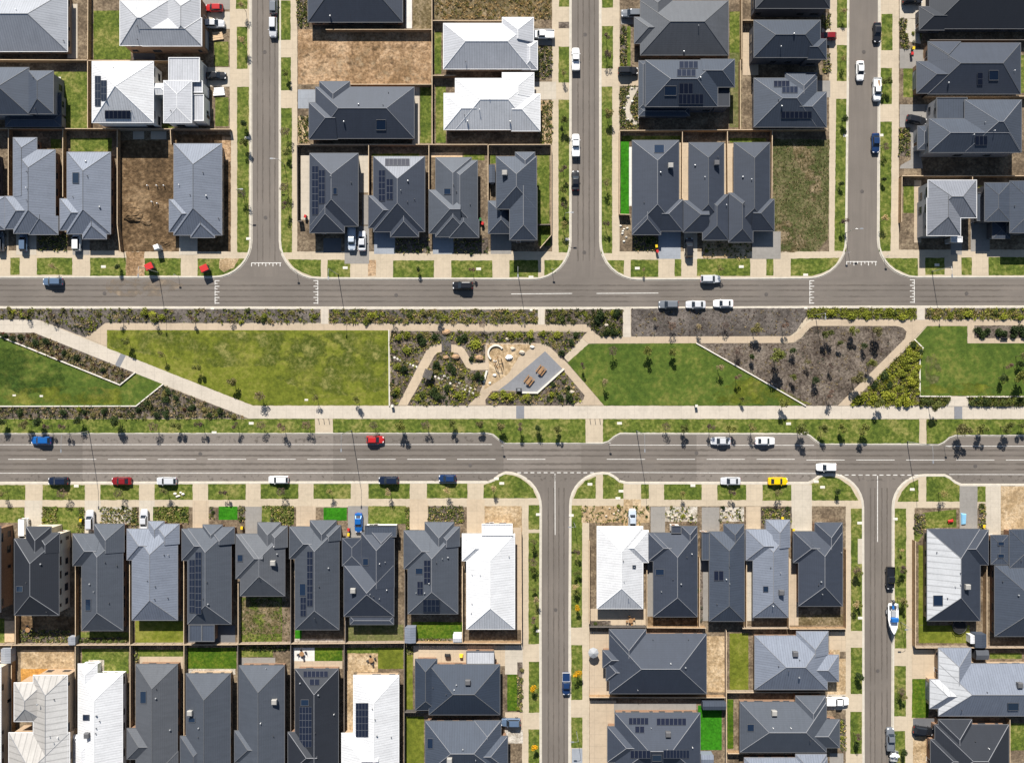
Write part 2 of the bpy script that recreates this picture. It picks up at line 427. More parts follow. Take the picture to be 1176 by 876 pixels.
struct(kmb.build('kerb', 'kerb'))

PATCHES = {}; PLACED = []; SOLID = []
def ragged(poly, rd, amp=.35, step=3.2):
    out = []
    n = len(poly)
    for i in range(n):
        a = Vector(poly[i]); b = Vector(poly[(i+1) % n]); L = (b-a).length
        m = max(1, int(L/step)); d = (b-a)/L if L else Vector((0, 0)); nn = Vector((-d.y, d.x))
        for q in range(m):
            p = a+(b-a)*(q/m)
            if L < 2000: p = p+nn*rd.uniform(-amp, amp)+d*rd.uniform(-amp, amp)*.5
            out.append(tuple(p))
    return out
rdp = random.Random(5)
SOFT = ('lawn', 'lawn_yellow', 'lawn_green', 'lawn_rich', 'dry_grass', 'mulch', 'mulch_grey', 'dirt', 'dirt_dark', 'sand', 'lot_soil', 'scrub', 'asphalt_dusty', 'sand_orange')
def patch(name, mat, poly, base=Z_PAD, rag=None):
    if len(poly) == 4 and not isinstance(poly[0], (tuple, list)): poly = rectpoly(poly)
    xs = [p[0] for p in poly]; ys = [p[1] for p in poly]
    bb = (min(xs)-1, min(ys)-1, max(xs)+1, max(ys)+1)
    lv = 1
    for (q, l, bz) in PLACED:
        if bz == base and bb[0] < q[2] and bb[2] > q[0] and bb[1] < q[3] and bb[3] > q[1]: lv = max(lv, l+1)
    PLACED.append((bb, lv, base))
    if name in ('path', 'shared_path', 'sand_pit', 'plaza', 'lawn_field', 'path_band', 'driveway', 'garden_path', 'slab', 'artificial_turf'): SOLID.append((bb, list(poly)))
    if rag is None: rag = .28 if mat in SOFT else 0
    pts = ragged(poly, rdp, rag) if rag else list(poly)
    # orientation: counter-clockwise from above
    ar = sum(pts[i][0]*pts[(i+1) % len(pts)][1]-pts[(i+1) % len(pts)][0]*pts[i][1] for i in range(len(pts)))
    if ar > 0: pts = pts[::-1]
    z = base+.004*lv
    PATCHES.setdefault((name, mat), MB()).face([P(x, y)+Vector((0, 0, z)) for x, y in pts])
    return z
def flush_patches():
    for (name, mat), m in PATCHES.items():
        struct(m.build(name, mat))

# ---- soil of the private lots
for r in ((-400, -400, 264, 288), (341.5, -400, 634, 289), (711.5, -400, 952, 289), (1032, -400, 1600, 287),
          (-400, 582, 599.5, 1300), (676.5, 581, 971, 1300), (1050, 583, 1600, 1300)):
    patch('lot_soil', 'lot_soil', r, rag=.2)

# ---- nature strips: grass between kerb and footpath
V = []
V += [TR('A1', 1063, -20, 1115, 43), TR('A1', 1067, 123, 1115, 312), (272.5, 100.3, 286, 290)]
V += [TR('A2', 118, 5, 172, 182), TR('A2', 123, 260, 173, 408), (322.5, 124.5, 335.5, 290)]
V += [TR('A3', 243, -20, 291, 33), TR('A3', 241, 212, 291, 373), (641.3, 115, 654, 290), TR('A3', 436, -20, 486, 37), TR('A3', 436, 120, 486, 310), (690.3, 100, 703, 291)]
V += [TR('A4', 333, -20, 387, 128), TR('A4', 333, 205, 385, 367), [(960, 114), (974, 114), (971.5, 288.5), (958, 288.5)], TR('A4', 533, 65, 583, 228), TR('A4', 530, 308, 580, 470), [(1010.5, 140), (1024, 140), (1022.5, 288.5), (1009, 288.5), (1008.5, 270)]]
V += [TR('B1', *r) for r in ((48, 573, 90, 650), (167, 573, 327, 650), (407, 573, 568, 655), (652, 575, 815, 653))]
V += [TP('B1', (890, 577), (1100, 577), (1085, 600), (1050, 630), (1005, 650), (960, 656), (890, 656))]
V += [TP('B2', (160, 580), (308, 582), (308, 658), (270, 656), (225, 640), (190, 618), (170, 598))]
V += [TR('B2', *r) for r in ((338, 582, 440, 660), (633, 585, 817, 662), (895, 585, 1080, 662))] + [(585, 298.8, 618, 318.5)]
V += [TP('B3', (177, 583), (262, 583), (250, 610), (225, 640), (190, 658), (177, 660)), TP('B3', (455, 583), (535, 585), (535, 648), (500, 635), (472, 612)), TR('B3', 565, 582, 690, 660), TR('B3', 763, 580, 793, 657), TR('B3', 863, 577, 1103, 655)]
V += [TR('B4', 15, 578, 47, 653), TP('B4', (125, 577), (345, 573), (330, 600), (300, 625), (260, 645), (220, 655), (125, 655)), TP('B4', (548, 575), (697, 575), (697, 658), (655, 650), (600, 625), (565, 600)), TR('B4', 730, 573, 817, 650), TR('B4', 893, 572, 940, 650), TR('B4', 1015, 570, 1500, 652)]
V += [TR('D1', *r) for r in ((-50, 300, 115, 368), (193, 300, 383, 368), (453, 300, 627, 368), (697, 297, 868, 367), (937, 295, 1107, 367))]
V += [TR('D2', *r) for r in ((37, 293, 207, 363), (275, 293, 443, 363), (522, 292, 708, 362), (785, 292, 968, 360))]
V += [TP('D2', (1040, 360), (1040, 300), (1075, 290), (1110, 262), (1140, 252), (1172, 256), (1205, 270), (1235, 290), (1262, 318), (1280, 360))]
V += [TP('D3', (308, 362), (325, 320), (360, 282), (408, 262), (408, 362)), TP('D3', (440, 362), (440, 252), (462, 254), (490, 268), (533, 296), (533, 362)), TR('D3', 612, 295, 647, 363), TR('D3', 715, 297, 885, 367), TR('D3', 955, 300, 1085, 368), (875.5, 556.5, 908.6, 574.5)]
V += [TP('D4', (207, 370), (207, 305), (240, 283), (265, 264), (300, 262), (345, 272), (395, 308), (430, 370)), TP('D4', (605, 375), (625, 330), (660, 292), (700, 275), (700, 375)), TP('D4', (735, 375), (735, 262), (820, 262), (850, 280), (885, 305), (885, 375)), TR('D4', 965, 307, 1002, 377)]
V += [(607, 579.5, 620, 607.5), (607, 611.5, 620, 739), TR('F3', 107, 193, 157, 422), TR('F3', 105, 497, 157, 900), (655.7, 580, 668.5, 720), TR('F3', 298, 118, 348, 365), TR('F3', 298, 443, 348, 580)]
V += [(977, 583.5, 990, 724), TR('F4', 395, 130, 447, 338), TR('F4', 393, 418, 445, 607), (1027.3, 583.5, 1040.5, 744), TR('F4', 590, 212, 643, 438), TR('F4', 590, 505, 640, 660)]
for p in V: patch('grass_verge', 'lawn', p)
patch('garden_bed', 'mulch', TR('A3', 241, 100, 291, 130)); patch('bare_earth', 'dirt', TR('B2', 520, 582, 556, 655))
patch('bare_earth', 'dirt', TR('B1', 568, 545, 650, 660), rag=.8)
patch('driveway', 'concrete_blue', TR('F3', 300, 583, 348, 660))
patch('bare_earth', 'sand', TP('B1', (990, 577), (1075, 577), (1055, 618), (1010, 640), (985, 620)), rag=1.0)
patch('path', 'concrete', TR('D4', 427, 542, 447, 655))

# ---- park
def park(name, mat, *polys, **k):
    for p in polys: patch(name, mat, p, **k)
PK = [(-60, 490)]
C = TP
patch('garden_bed', 'mulch_grey', C('C1', (-200, 133), (1444, 135), (1444, 200), (475, 200), (430, 235), (385, 265), (180, 187), (-200, 185)))
patch('lawn_field', 'lawn_green', C('C1', (-300, 246), (-45, 246), (0, 262), (543, 478), (608, 425), (735, 475), (615, 572), (-300, 572)))
patch('garden_bed', 'mulch', C('C1', (-45, 244), (155, 243), (608, 422), (543, 478), (0, 262)))
patch('garden_bed', 'mulch', C('C1', (-300, 577), (615, 577), (735, 480), (1120, 628), (-300, 630)))
patch('grass_verge', 'lawn', [(-300, 320+632/3.92), (362, 320+630/3.92), (362, 497), (-300, 497)])
patch('shared_path', 'shared_path', C('C1', (-300, 186), (170, 185), (1140, 573), (5000, 573), (5000, 631), (1120, 629), (155, 243), (-300, 243)))
patch('path_band', 'pavers_grey', C('C1', (545, 336), (568, 346), (540, 400), (518, 390)))
patch('lawn_field', 'lawn_yellow', [T('C1', 483, 232), T('C2', 614, 233), T('C2', 616, 570), T('C1', 1140, 570), T('C1', 483, 312)])
patch('path', 'aggregate_tan', [T('C1', 385, 265), T('C1', 430, 236), T('C1', 475, 200), T('C2', 600, 205), T('C3', 360, 206), T('C3', 385, 225), T('C3', 405, 247), T('C3', 430, 261), T('C4', 130, 259), T('C4', 155, 245), T('C4', 200, 200), T('C4', 230, 186), T('C4', 3000, 184), T('C4', 3000, 212), T('C4', 735, 213), T('C4', 600, 213), T('C4', 225, 213), T('C4', 205, 222), T('C4', 165, 268), T('C4', 135, 288), T('C4', 0, 290), T('C3', 375, 292), T('C3', 340, 262), T('C3', 365, 246), T('C3', 340, 235), T('C2', 614, 233), T('C1', 483, 231), T('C1', 481, 305)])
patch('garden_bed', 'mulch_grey', [T('C2', 345, 138), T('C2', 1176, 140), T('C3', 148, 140), T('C3', 148, 204), T('C2', 1176, 203), T('C2', 345, 201)])
patch('path', 'shared_path', TR('C2', 310, 130, 342, 204)); patch('path', 'shared_path', TR('C3', 148, 137, 178, 207)); patch('path', 'shared_path', TR('C3', 531, 130, 565, 263))
patch('garden_bed', 'mulch', C('C3', (180, 138), (530, 138), (530, 260), (430, 260), (405, 245), (385, 222), (365, 206), (180, 205)))
patch('garden_bed', 'mulch_grey', [T('C3', 567, 135), T('C4', 198, 133), T('C4', 198, 165), T('C4', 150, 235), T('C4', 120, 258), T('C3', 567, 260)])
patch('garden_bed', 'mulch_grey', [T('C4', 200, 133), T('C4', 692, 133), T('C4', 692, 182), T('C4', 200, 182)])
patch('path', 'shared_path', TR('C4', 693, 130, 727, 186)); patch('garden_bed', 'mulch_grey', TR('C4', 729, 133, 2000, 182))
patch('garden_bed', 'mulch', [T('C2', 622, 236), T('C3', 370, 240), T('C3', 265, 352), T('C3', 445, 570), T('C2', 622, 570)])
# playground paths, sand pit, plaza
patch('path', 'aggregate_pale', C('C2', (655, 570), (712, 460), (782, 325), (800, 305), (828, 294), (856, 294), (856, 328), (832, 334), (818, 348), (740, 495), (697, 570)))
patch('path', 'aggregate_pale', C('C2', (894, 296), (935, 300), (955, 318), (985, 370), (1000, 380), (1062, 378), (1062, 410), (985, 412), (962, 398), (925, 335), (894, 330)))
patch('path', 'aggregate_tan', [T('C2', 970, 570), T('C2', 1020, 522), T('C2', 1062, 410), T('C2', 1048, 380), T('C2', 1048, 290), T('C3', 165, 290), T('C3', 190, 298), T('C3', 275, 375), T('C3', 445, 570), T('C3', 300, 570), T('C3', 352, 545), T('C3', 358, 525), T('C3', 262, 412), T('C3', 145, 515), T('C2', 1176, 505), T('C2', 1080, 505), T('C2', 1048, 545), T('C2', 1050, 570)])
patch('sand_pit', 'sand', [T('C2', 1056, 296), T('C3', 140, 296), T('C3', 60, 355), T('C2', 1150, 430), T('C2', 1090, 470), T('C2', 1040, 500), T('C2', 1066, 415)])
patch('plaza', 'pavers_grey', [T('C2', 1105, 503), T('C2', 1150, 470), T('C3', 180, 327), T('C3', 258, 405), T('C3', 143, 510), T('C3', 75, 510), T('C2', 1176, 503)])
patch('lawn_field', 'lawn_green', [T('C3', 376, 293), T('C3', 860, 291), T('C3', 1176, 472), T('C4', 190, 571), T('C3', 445, 570), T('C3', 281, 378)])
patch('garden_bed', 'mulch', [T('C3', 866, 291), T('C4', 135, 290), T('C4', 170, 268), T('C4', 208, 224), T('C4', 228, 214), T('C4', 600, 214), T('C4', 630, 222), T('C4', 646, 240), T('C4', 640, 268), T('C4', 335, 571), T('C4', 192, 571), T('C4', 0, 462)])
patch('path', 'aggregate_tan', C('C4', (735, 213), (385, 572), (335, 572), (640, 268), (646, 240), (630, 222), (600, 213)))
patch('garden_bed', 'mulch', C('C4', (387, 571), (680, 278), (716, 312), (702, 345), (703, 530), (703, 571)))
patch('lawn_field', 'lawn_green', C('C4', (738, 214), (919, 214), (919, 291), (2500, 291), (2500, 528), (705, 526), (704, 345), (718, 312), (683, 276)))
patch('path', 'aggregate_tan', C('C4', (920, 205), (950, 205), (950, 268), (2500, 268), (2500, 291), (920, 291)))
patch('garden_bed', 'mulch', TR('C4', 951, 211, 2500, 267)); patch('garden_bed', 'mulch', TR('C4', 705, 533, 845, 571)); patch('garden_bed', 'mulch', TR('C4', 915, 533, 2500, 575))
patch('path', 'shared_path', C('C4', (846, 530), (912, 530), (942, 574), (820, 574)))
patch('path_band', 'pavers_grey', TR('C4', 860, 576, 896, 631)); patch('path_band', 'pavers_grey', TR('C3', 50, 572, 86, 628))
# grass strip beside the main road, cut by cross paths
patch('grass_verge', 'lawn', [T('C2', 362, 631), T('C3', 362, 631), (672.5, 508), (580, 508), (573, 503.5), (567, 498), (560, 496.5), (382.5, 496.5)])
patch('grass_verge', 'lawn', [T('C3', 440, 631), T('C4', 703, 632), (1055.3, 509), (943, 509), (936, 504), (930, 499), (924, 497), (712, 496.5), (704, 501), (698, 506), (692.3, 507.5)])
patch('grass_verge', 'lawn', [T('C4', 735, 632), (1500, 481.2), (1500, 498.5), (1097, 498.8), (1089, 501.5), (1083, 507), (1077, 509.5), (1063.6, 509.5)])
# lawn wear: fairly sandy patches in the eastern lawns
patch('grass_worn', 'worn_dry', C('C4', (735, 345), (770, 340), (800, 380), (790, 470), (745, 480), (728, 420)), rag=1.4)
patch('grass_worn', 'worn_yellow', C('C4', (720, 480), (960, 470), (1080, 500), (1050, 520), (720, 520)), rag=1.4)
patch('grass_worn', 'worn_yellow', C('C3', (930, 520), (1020, 470), (1110, 440), (1176, 478), (1290, 520), (1380, 566), (950, 560)), rag=1.6)
patch('grass_worn', 'worn_dark', C('C1', (-60, 300), (100, 320), (280, 400), (300, 500), (130, 520), (-60, 480)), rag=1.8)
patch('grass_worn', 'worn_yellow', C('C1', (-60, 500), (330, 480), (560, 500), (600, 565), (-60, 565)), rag=1.2)
patch('grass_worn', 'worn_green', C('C1', (490, 240), (900, 240), (1500, 250), (1700, 380), (1000, 400), (500, 310)), rag=1.5)
patch('grass_worn', 'worn_green', [T('C2', 100, 240), T('C2', 605, 240), T('C2', 605, 500), T('C2', 300, 540), T('C2', 60, 420)], rag=1.5)

for r in ((287.5, -400, 320.8, 318), (655.8, -400, 688.5, 319), (621.5, 545, 653.8, 1290), (991.8, 547, 1024.5, 1290)): patch('side_street', 'asphalt_side', r, base=0)
patch('side_street', 'asphalt_side', [(976.5, -400), (1010, -400), (1007.5, 318), (973, 318)], base=0)
# ---- road markings and asphalt repairs
patch('asphalt_patch', 'asphalt_worn', TR('D1', 372, 76, 1500, 288), base=0); patch('asphalt_patch', 'asphalt_worn', TR('D2', 1130, 120, 1480, 240), base=0)
patch('asphalt_patch', 'asphalt_worn', TR('D3', 862, 75, 1400, 286), base=0)
patch('asphalt_patch', 'dust_film', TP('B1', (470, 672), (560, 668), (660, 668), (830, 690), (760, 740), (620, 742), (480, 735)), base=0, rag=2.5)
for y0, y1 in ((515.5, 518), (522, 524.2), (531.5, 533.8), (538, 540.2)): patch('tyre_wear', 'wheel_wear', (-300, y0, 1500, y1), base=0, rag=.3)
for y0, y1 in ((327, 328.6), (332.6, 334.2), (339.8, 341.4), (345.4, 347)): patch('tyre_wear', 'wheel_wear', (-300, y0, 1500, y1), base=0, rag=.3)
for x in (295, 301, 309, 315, 663, 669, 676, 682, 629, 635, 641, 647, 999, 1004, 1012, 1018):
    lo = (-300, 300) if (x < 320 or 655 < x < 690) else (560, 1200)
    patch('tyre_wear', 'wheel_wear', (x, lo[0], x+1.5, lo[1]), base=0, rag=.3)
for y0, y1 in ((501, 508.5), (545.5, 552.5)): patch('tyre_wear', 'oil_spots', (-300, y0, 1500 if y0 > 530 else 555, y1), base=0, rag=.3)
def lines(rects, name='road_marking'):
    for r in rects: patch(name, 'line_paint', r, base=0.004)
def hline(x0, x1, y0, y1=None, w=.55):
    y1 = y0 if y1 is None else y1
    return [(x0, y0-w/2), (x1, y1-w/2), (x1, y1+w/2), (x0, y0+w/2)]
lines([hline(-200, 565, 510.6, 510.2), hline(700, 935, 510.8, 511.2), hline(1086, 1500, 512, 513), hline(-200, 572, 543.4, 542.6), hline(700, 940, 542.2, 543.5), hline(1090, 1500, 544.6, 545.2)])
x = -48
for i in range(26):
    y = 527+.00003*(x-588)**2*.02
    if not (605 < x < 640 or 990 < x < 1015): lines([hline(x, x+44, 527.2+(0 if x < 900 else .8), None, .6)])
    x += 57.3
lines([hline(587, 657, 337.6, 337, .65), hline(685, 756, 337, 336.6, .65), [(637, 543.5), (637.7, 543.5), (637.9, 614), (637.2, 614)], [(1007.4, 546), (1008.2, 546), (1008.2, 622), (1007.4, 622)]])
for i in range(12): lines([hline(594+i*7.6, 598.4+i*7.6, 542.6, None, .9)])
for i in range(12): lines([hline(962+i*8, 966.6+i*8, 545.3, None, .9)])
def comb(x0, y0, x1, y1, tooth):
    """tactile-looking edge line with teeth"""
    if x1-x0 > y1-y0:
        lines([hline(x0, x1, y0, None, .75)])
        for i in range(9): xx = x0+(x1-x0)*i/8.4; lines([[(xx, y0), (xx+.75, y0), (xx+.75, y0+tooth*(1-.45*(i % 2))), (xx, y0+tooth*(1-.45*(i % 2)))]])
    else:
        lines([[(x0-.37, y0), (x0+.37, y0), (x0+.37, y1), (x0-.37, y1)]])
        for i in range(9):
            yy = y0+(y1-y0)*i/8.4; a, b = sorted((x0, x0+tooth*(1-.45*(i % 2)))); lines([[(a, yy), (b, yy), (b, yy+.75), (a, yy+.75)]])
comb(288.5, 302, 323, 302, 4); comb(247, 322, 247, 349, 5); comb(365, 322, 365, 349, -5); comb(930, 322, 930, 349, 5); comb(1050, 321, 1050, 348, -5); comb(972, 300.5, 1007, 300.5, 4.5)
# ---- private lots: lawns, drives, yards
for t, r in (('A1', (422, 50, 590, 270)), ('A1', (240, 325, 395, 580)), ('B1', (230, 40, 278, 82)), ('B1', (318, 35, 505, 95)), ('A1', (730, 555, 800, 578)), ('A1', (965, 190, 1030, 300)), ('A1', (970, 440, 1030, 570)),
             ('A2', (755, 395, 805, 645)), ('A2', (820, 145, 850, 335)), ('A2', (825, 390, 870, 645)), ('B2', (950, 108, 1045, 135)), ('B2', (540, 105, 750, 117)), ('B3', (145, 110, 200, 420)), ('B3', (525, 25, 790, 50)), ('B3', (1010, 35, 1176, 55)),
             ('B3', (150, 425, 205, 520)), ('B4', (632, 250, 680, 372)), ('A4', (1150, 250, 1400, 420)), ('A4', (632, 310, 680, 440)), ('D1', (-60, 402, 110, 470)), ('D1', (195, 402, 380, 515)), ('D2', (522, 395, 690, 475)),
             ('E1', (350, 530, 580, 588)), ('E1', (-80, 470, 22, 590)), ('F1', (370, 135, 580, 245)), ('F1', (620, 138, 825, 182)), ('F1', (1075, 130, 1230, 172)), ('F2', (1150, 225, 1176, 400)), ('E4', (1020, 625, 1165, 650)), ('F4', (1110, 470, 1500, 592)), ('E3', (1000, 40, 1000, 41)),
             ('B4', (968, 250, 992, 275)), ('B2', (1070, 110, 1095, 150)), ('A3', (525, 120, 565, 300)), ('A3', (1010, 55, 1055, 240)), ('B4', (1015, 330, 1060, 400)), ('F2', (425, 130, 565, 160))):
    patch('lawn', 'lawn', TR(t, *r))
for t, r in (('F1', (845, 130, 1065, 225)), ('F2', (278, 130, 405, 190)), ('E2', (720, 485, 945, 560)), ('F3', (1000, 362, 1027, 585))): patch('lawn', 'lawn_rich', TR(t, *r))
for t, r in (('E1', (610, 480, 828, 580)), ('F2', (565, 130, 680, 225)), ('F2', (690, 440, 772, 700)), ('F2', (690, 122, 722, 415)), ('F3', (1010, 65, 1095, 320)), ('E2', (430, 497, 680, 572)), ('E4', (700, 500, 930, 580)), ('E4', (700, 140, 738, 500)), ('A3', (1010, 240, 1062, 575))):
    patch('lawn', 'dry_grass' if t in ('E2', 'A3') else 'lawn_yellow', TR(t, *r))
patch('lawn', 'lawn_rich', TP('F3', (10, 250), (45, 195), (75, 195), (75, 415), (10, 415)))
patch('lawn', 'lawn_rich', TP('F4', (672, 215), (745, 275), (745, 445), (670, 445)))
patch('lawn', 'lawn', TP('D4', (680, 475), (720, 425), (870, 410), (870, 490), (740, 495), (700, 555), (680, 555)))
patch('lawn', 'lawn', TP('F3', (385, 470), (437, 490), (437, 582), (380, 582)))
patch('artificial_turf', 'turf', TR('B3', 520, 50, 558, 378)); patch('artificial_turf', 'turf', TR('F3', 868, 390, 975, 590)); patch('artificial_turf', 'turf', TR('D1', 985, 397, 1070, 457)); patch('artificial_turf', 'turf', TR('D2', 320, 403, 425, 460)); patch('artificial_turf', 'turf', TR('E2', 192, 520, 222, 562))
patch('slab', 'pavers_white', TR('B3', 558, 75, 574, 340))
# empty lots
patch('bare_earth', 'dirt', TR('A2', 205, 135, 805, 382)); patch('bare_earth', 'dirt_spots', TR('A2', 210, 200, 790, 375), rag=.8); patch('bare_earth', 'pale_dirt', TR('A2', 215, 210, 790, 370), rag=.8); patch('bare_earth', 'pale_dirt', TR('B1', 560, 60, 770, 520), rag=.8); patch('bare_earth', 'dirt_dark', TR('B1', 535, 45, 790, 545)); patch('bare_earth', 'dirt_dark', TR('B1', 765, 20, 1040, 545)); patch('bare_earth', 'dirt', TR('B1', 1000, 30, 1040, 140))
patch('bare_earth', 'scrub', (499, -40, 634, 23)); patch('bare_earth', 'scrub', TR('A2', 722, -60, 805, 132))
patch('dry_lot', 'lot_grass', TP('B4', (45, 40), (300, 40), (293, 490), (240, 545), (45, 545)), rag=.6)
patch('bare_earth', 'scrub_patch', TP('B4', (50, 420), (120, 400), (190, 500), (220, 545), (50, 545)), rag=1.5)
patch('bare_earth', 'scrub_patch', TP('B4', (130, 60), (180, 60), (250, 150), (270, 290), (220, 320), (190, 200), (140, 130)), rag=1.5)
patch('lawn', 'lawn', TR('E1', 1085, 375, 1270, 578)); patch('bare_earth', 'scrub_patch', TR('E1', 1090, 380, 1265, 540), rag=1.2); patch('bare_earth', 'scrub', TR('E4', 150, 450, 365, 500))
# drives and slabs
DR = [('A1', (915, -10, 1036, 45), 'concrete_grey'), ('A1', (915, 55, 1036, 132), 'concrete'), ('A1', (920, 305, 1036, 392), 'concrete'), ('A1', (305, 20, 350, 265), 'concrete'), ('A1', (600, 210, 700, 270), 'concrete_dark'),
      ('A2', (205, 405, 300, 490), 'concrete_blue'), ('A2', (720, 380, 752, 650), 'concrete'), ('A2', (690, -20, 718, 130), 'pavers_white'), ('B2', (218, 112, 262, 402), 'concrete'), ('B2', (415, 430, 525, 600), 'concrete_grey'), ('B2', (548, 440, 642, 556), 'concrete_blue'), ('B2', (812, 465, 905, 556), 'concrete_blue'),
      ('B2', (1072, 460, 1165, 556), 'concrete_grey'), ('B2', (480, 110, 522, 280), 'concrete'), ('B2', (320, 485, 400, 550), 'concrete_dark'), ('B2', (495, 290, 520, 425), 'concrete_grey'), ('A3', (125, 130, 210, 205), 'concrete_grey'), ('A3', (130, 370, 230, 450), 'concrete'), ('A3', (520, 45, 620, 112), 'concrete_grey'), ('A3', (510, 310, 605, 388), 'aggregate_tan'),
      ('B3', (690, 448, 790, 578), 'concrete_blue'), ('B3', (805, 450, 865, 580), 'concrete'), ('B3', (1112, 455, 1240, 578), 'concrete_grey'), ('B3', (785, 55, 830, 315), 'aggregate_pale'), ('B3', (985, 60, 1032, 290), 'aggregate_pale'), ('A3', (1070, 150, 1140, 340), 'aggregate_pale'),
      ('A4', (615, -30, 745, 85), 'concrete'), ('A4', (615, 222, 720, 310), 'concrete_grey'), ('A4', (615, 472, 745, 575), 'concrete_grey'), ('A4', (265, 130, 303, 205), 'concrete'), ('A4', (245, 365, 303, 440), 'concrete_grey'), ('B4', (680, 225, 712, 505), 'aggregate_tan'), ('B4', (845, 480, 895, 560), 'concrete_grey'), ('B4', (935, 415, 1020, 545), 'concrete_grey'),
      ('B1', (-30, 440, 40, 560), 'aggregate_tan'), ('B1', (75, 450, 165, 560), 'concrete'), ('B1', (328, 455, 405, 560), 'concrete_grey'), ('B1', (808, 455, 890, 560), 'concrete'), ('B1', (600, 5, 650, 40), 'concrete'), ('B1', (680, 5, 750, 40), 'concrete'),
      ('D1', (113, 370, 192, 540), 'concrete'), ('D1', (383, 370, 455, 540), 'concrete'), ('D1', (627, 370, 697, 540), 'concrete'), ('D1', (868, 370, 940, 540), 'aggregate_tan'), ('D1', (1105, 398, 1220, 545), 'concrete_grey'), ('D2', (197, 395, 285, 500), 'aggregate_tan'), ('D2', (430, 395, 520, 560), 'concrete_grey'), ('D2', (708, 365, 790, 520), 'aggregate_pale'), ('D2', (965, 365, 1045, 520), 'aggregate_pale'),
      ('D3', (533, 365, 612, 520), 'sand'), ('D3', (655, 398, 720, 520), 'concrete_grey'), ('D3', (885, 400, 965, 520), 'concrete_grey'), ('D3', (1085, 398, 1150, 520), 'aggregate_pale'), ('D4', (128, 300, 220, 510), 'concrete'), ('D4', (885, 305, 965, 510), 'concrete_grey'), ('D4', (1003, 305, 1070, 530), 'concrete'),
      ('D2', (1045, 395, 1212, 530), 'sand'), ('E2', (1165, 60, 1210, 580), 'aggregate_tan'), ('E2', (950, 520, 1210, 582), 'lot_soil'), ('D4', (1070, 305, 1500, 505), 'sand'), ('F2', (185, 130, 280, 190), 'pavers_white'), ('F2', (185, 190, 405, 225), 'aggregate_tan'), ('F2', (430, 155, 565, 240), 'sand'), ('F2', (425, 235, 455, 500), 'sand'), ('F2', (725, 122, 1190, 212), 'aggregate_pale'),
      ('F1', (95, 140, 335, 230), 'sand'), ('F1', (95, 225, 335, 300), 'sand_orange'), ('F1', (630, 170, 825, 225), 'aggregate_tan'), ('F1', (838, 225, 1060, 250), 'gravel'), ('F1', (1075, 175, 1240, 215), 'concrete_grey'), ('F1', (400, 185, 470, 240), 'gravel'), ('E1', (840, 500, 965, 588), 'concrete_dark'), ('E1', (965, 500, 1060, 588), 'concrete_dark'), ('E1', (75, 460, 340, 588), 'dirt_dark'), ('E1', (22, 480, 66, 575), 'timber_pale'),
      ('E2', (190, 560, 410, 575), 'gravel'), ('E3', (383, 425, 635, 500), 'aggregate_pale'), ('E3', (640, 460, 870, 498), 'dirt_dark'), ('F3', (380, 58, 470, 352), 'aggregate_tan'), ('F3', (905, 78, 998, 330), 'sand'), ('F3', (380, 368, 500, 700), 'aggregate_tan'), ('F3', (490, 380, 860, 425), 'concrete_grey'), ('E3', (870, 200, 920, 480), 'concrete_grey'), ('E3', (1085, 200, 1120, 480), 'concrete'), ('E3', (640, 200, 668, 460), 'concrete_grey'),
      ('E4', (298, 530, 372, 618), 'aggregate_pale'), ('F4', (670, 140, 785, 270), 'aggregate_pale'), ('F4', (675, 448, 775, 525), 'concrete_dark'), ('F4', (675, 530, 750, 655), 'sand'), ('F4', (288, 340, 372, 410), 'concrete'), ('F3', (0, 420, 80, 500), 'aggregate_tan'), ('F3', (0, 500, 80, 560), 'gravel'), ('F3', (0, 120, 80, 250), 'concrete'), ('F4', (300, 605, 362, 660), 'concrete_grey'), ('E4', (118, 200, 160, 500), 'aggregate_tan'), ('E4', (300, 610, 345, 720), 'sand'), ('F4', (290, 180, 372, 340), 'sand')]
for t, r, m in DR:
    patch('driveway' if m.startswith(('concrete', 'aggregate', 'pavers')) else ('deck' if m.startswith('timber') else 'bare_earth'), m, TR(t, *r))
patch('deck', 'timber_pale', TR('B2', 805, 100, 945, 122))
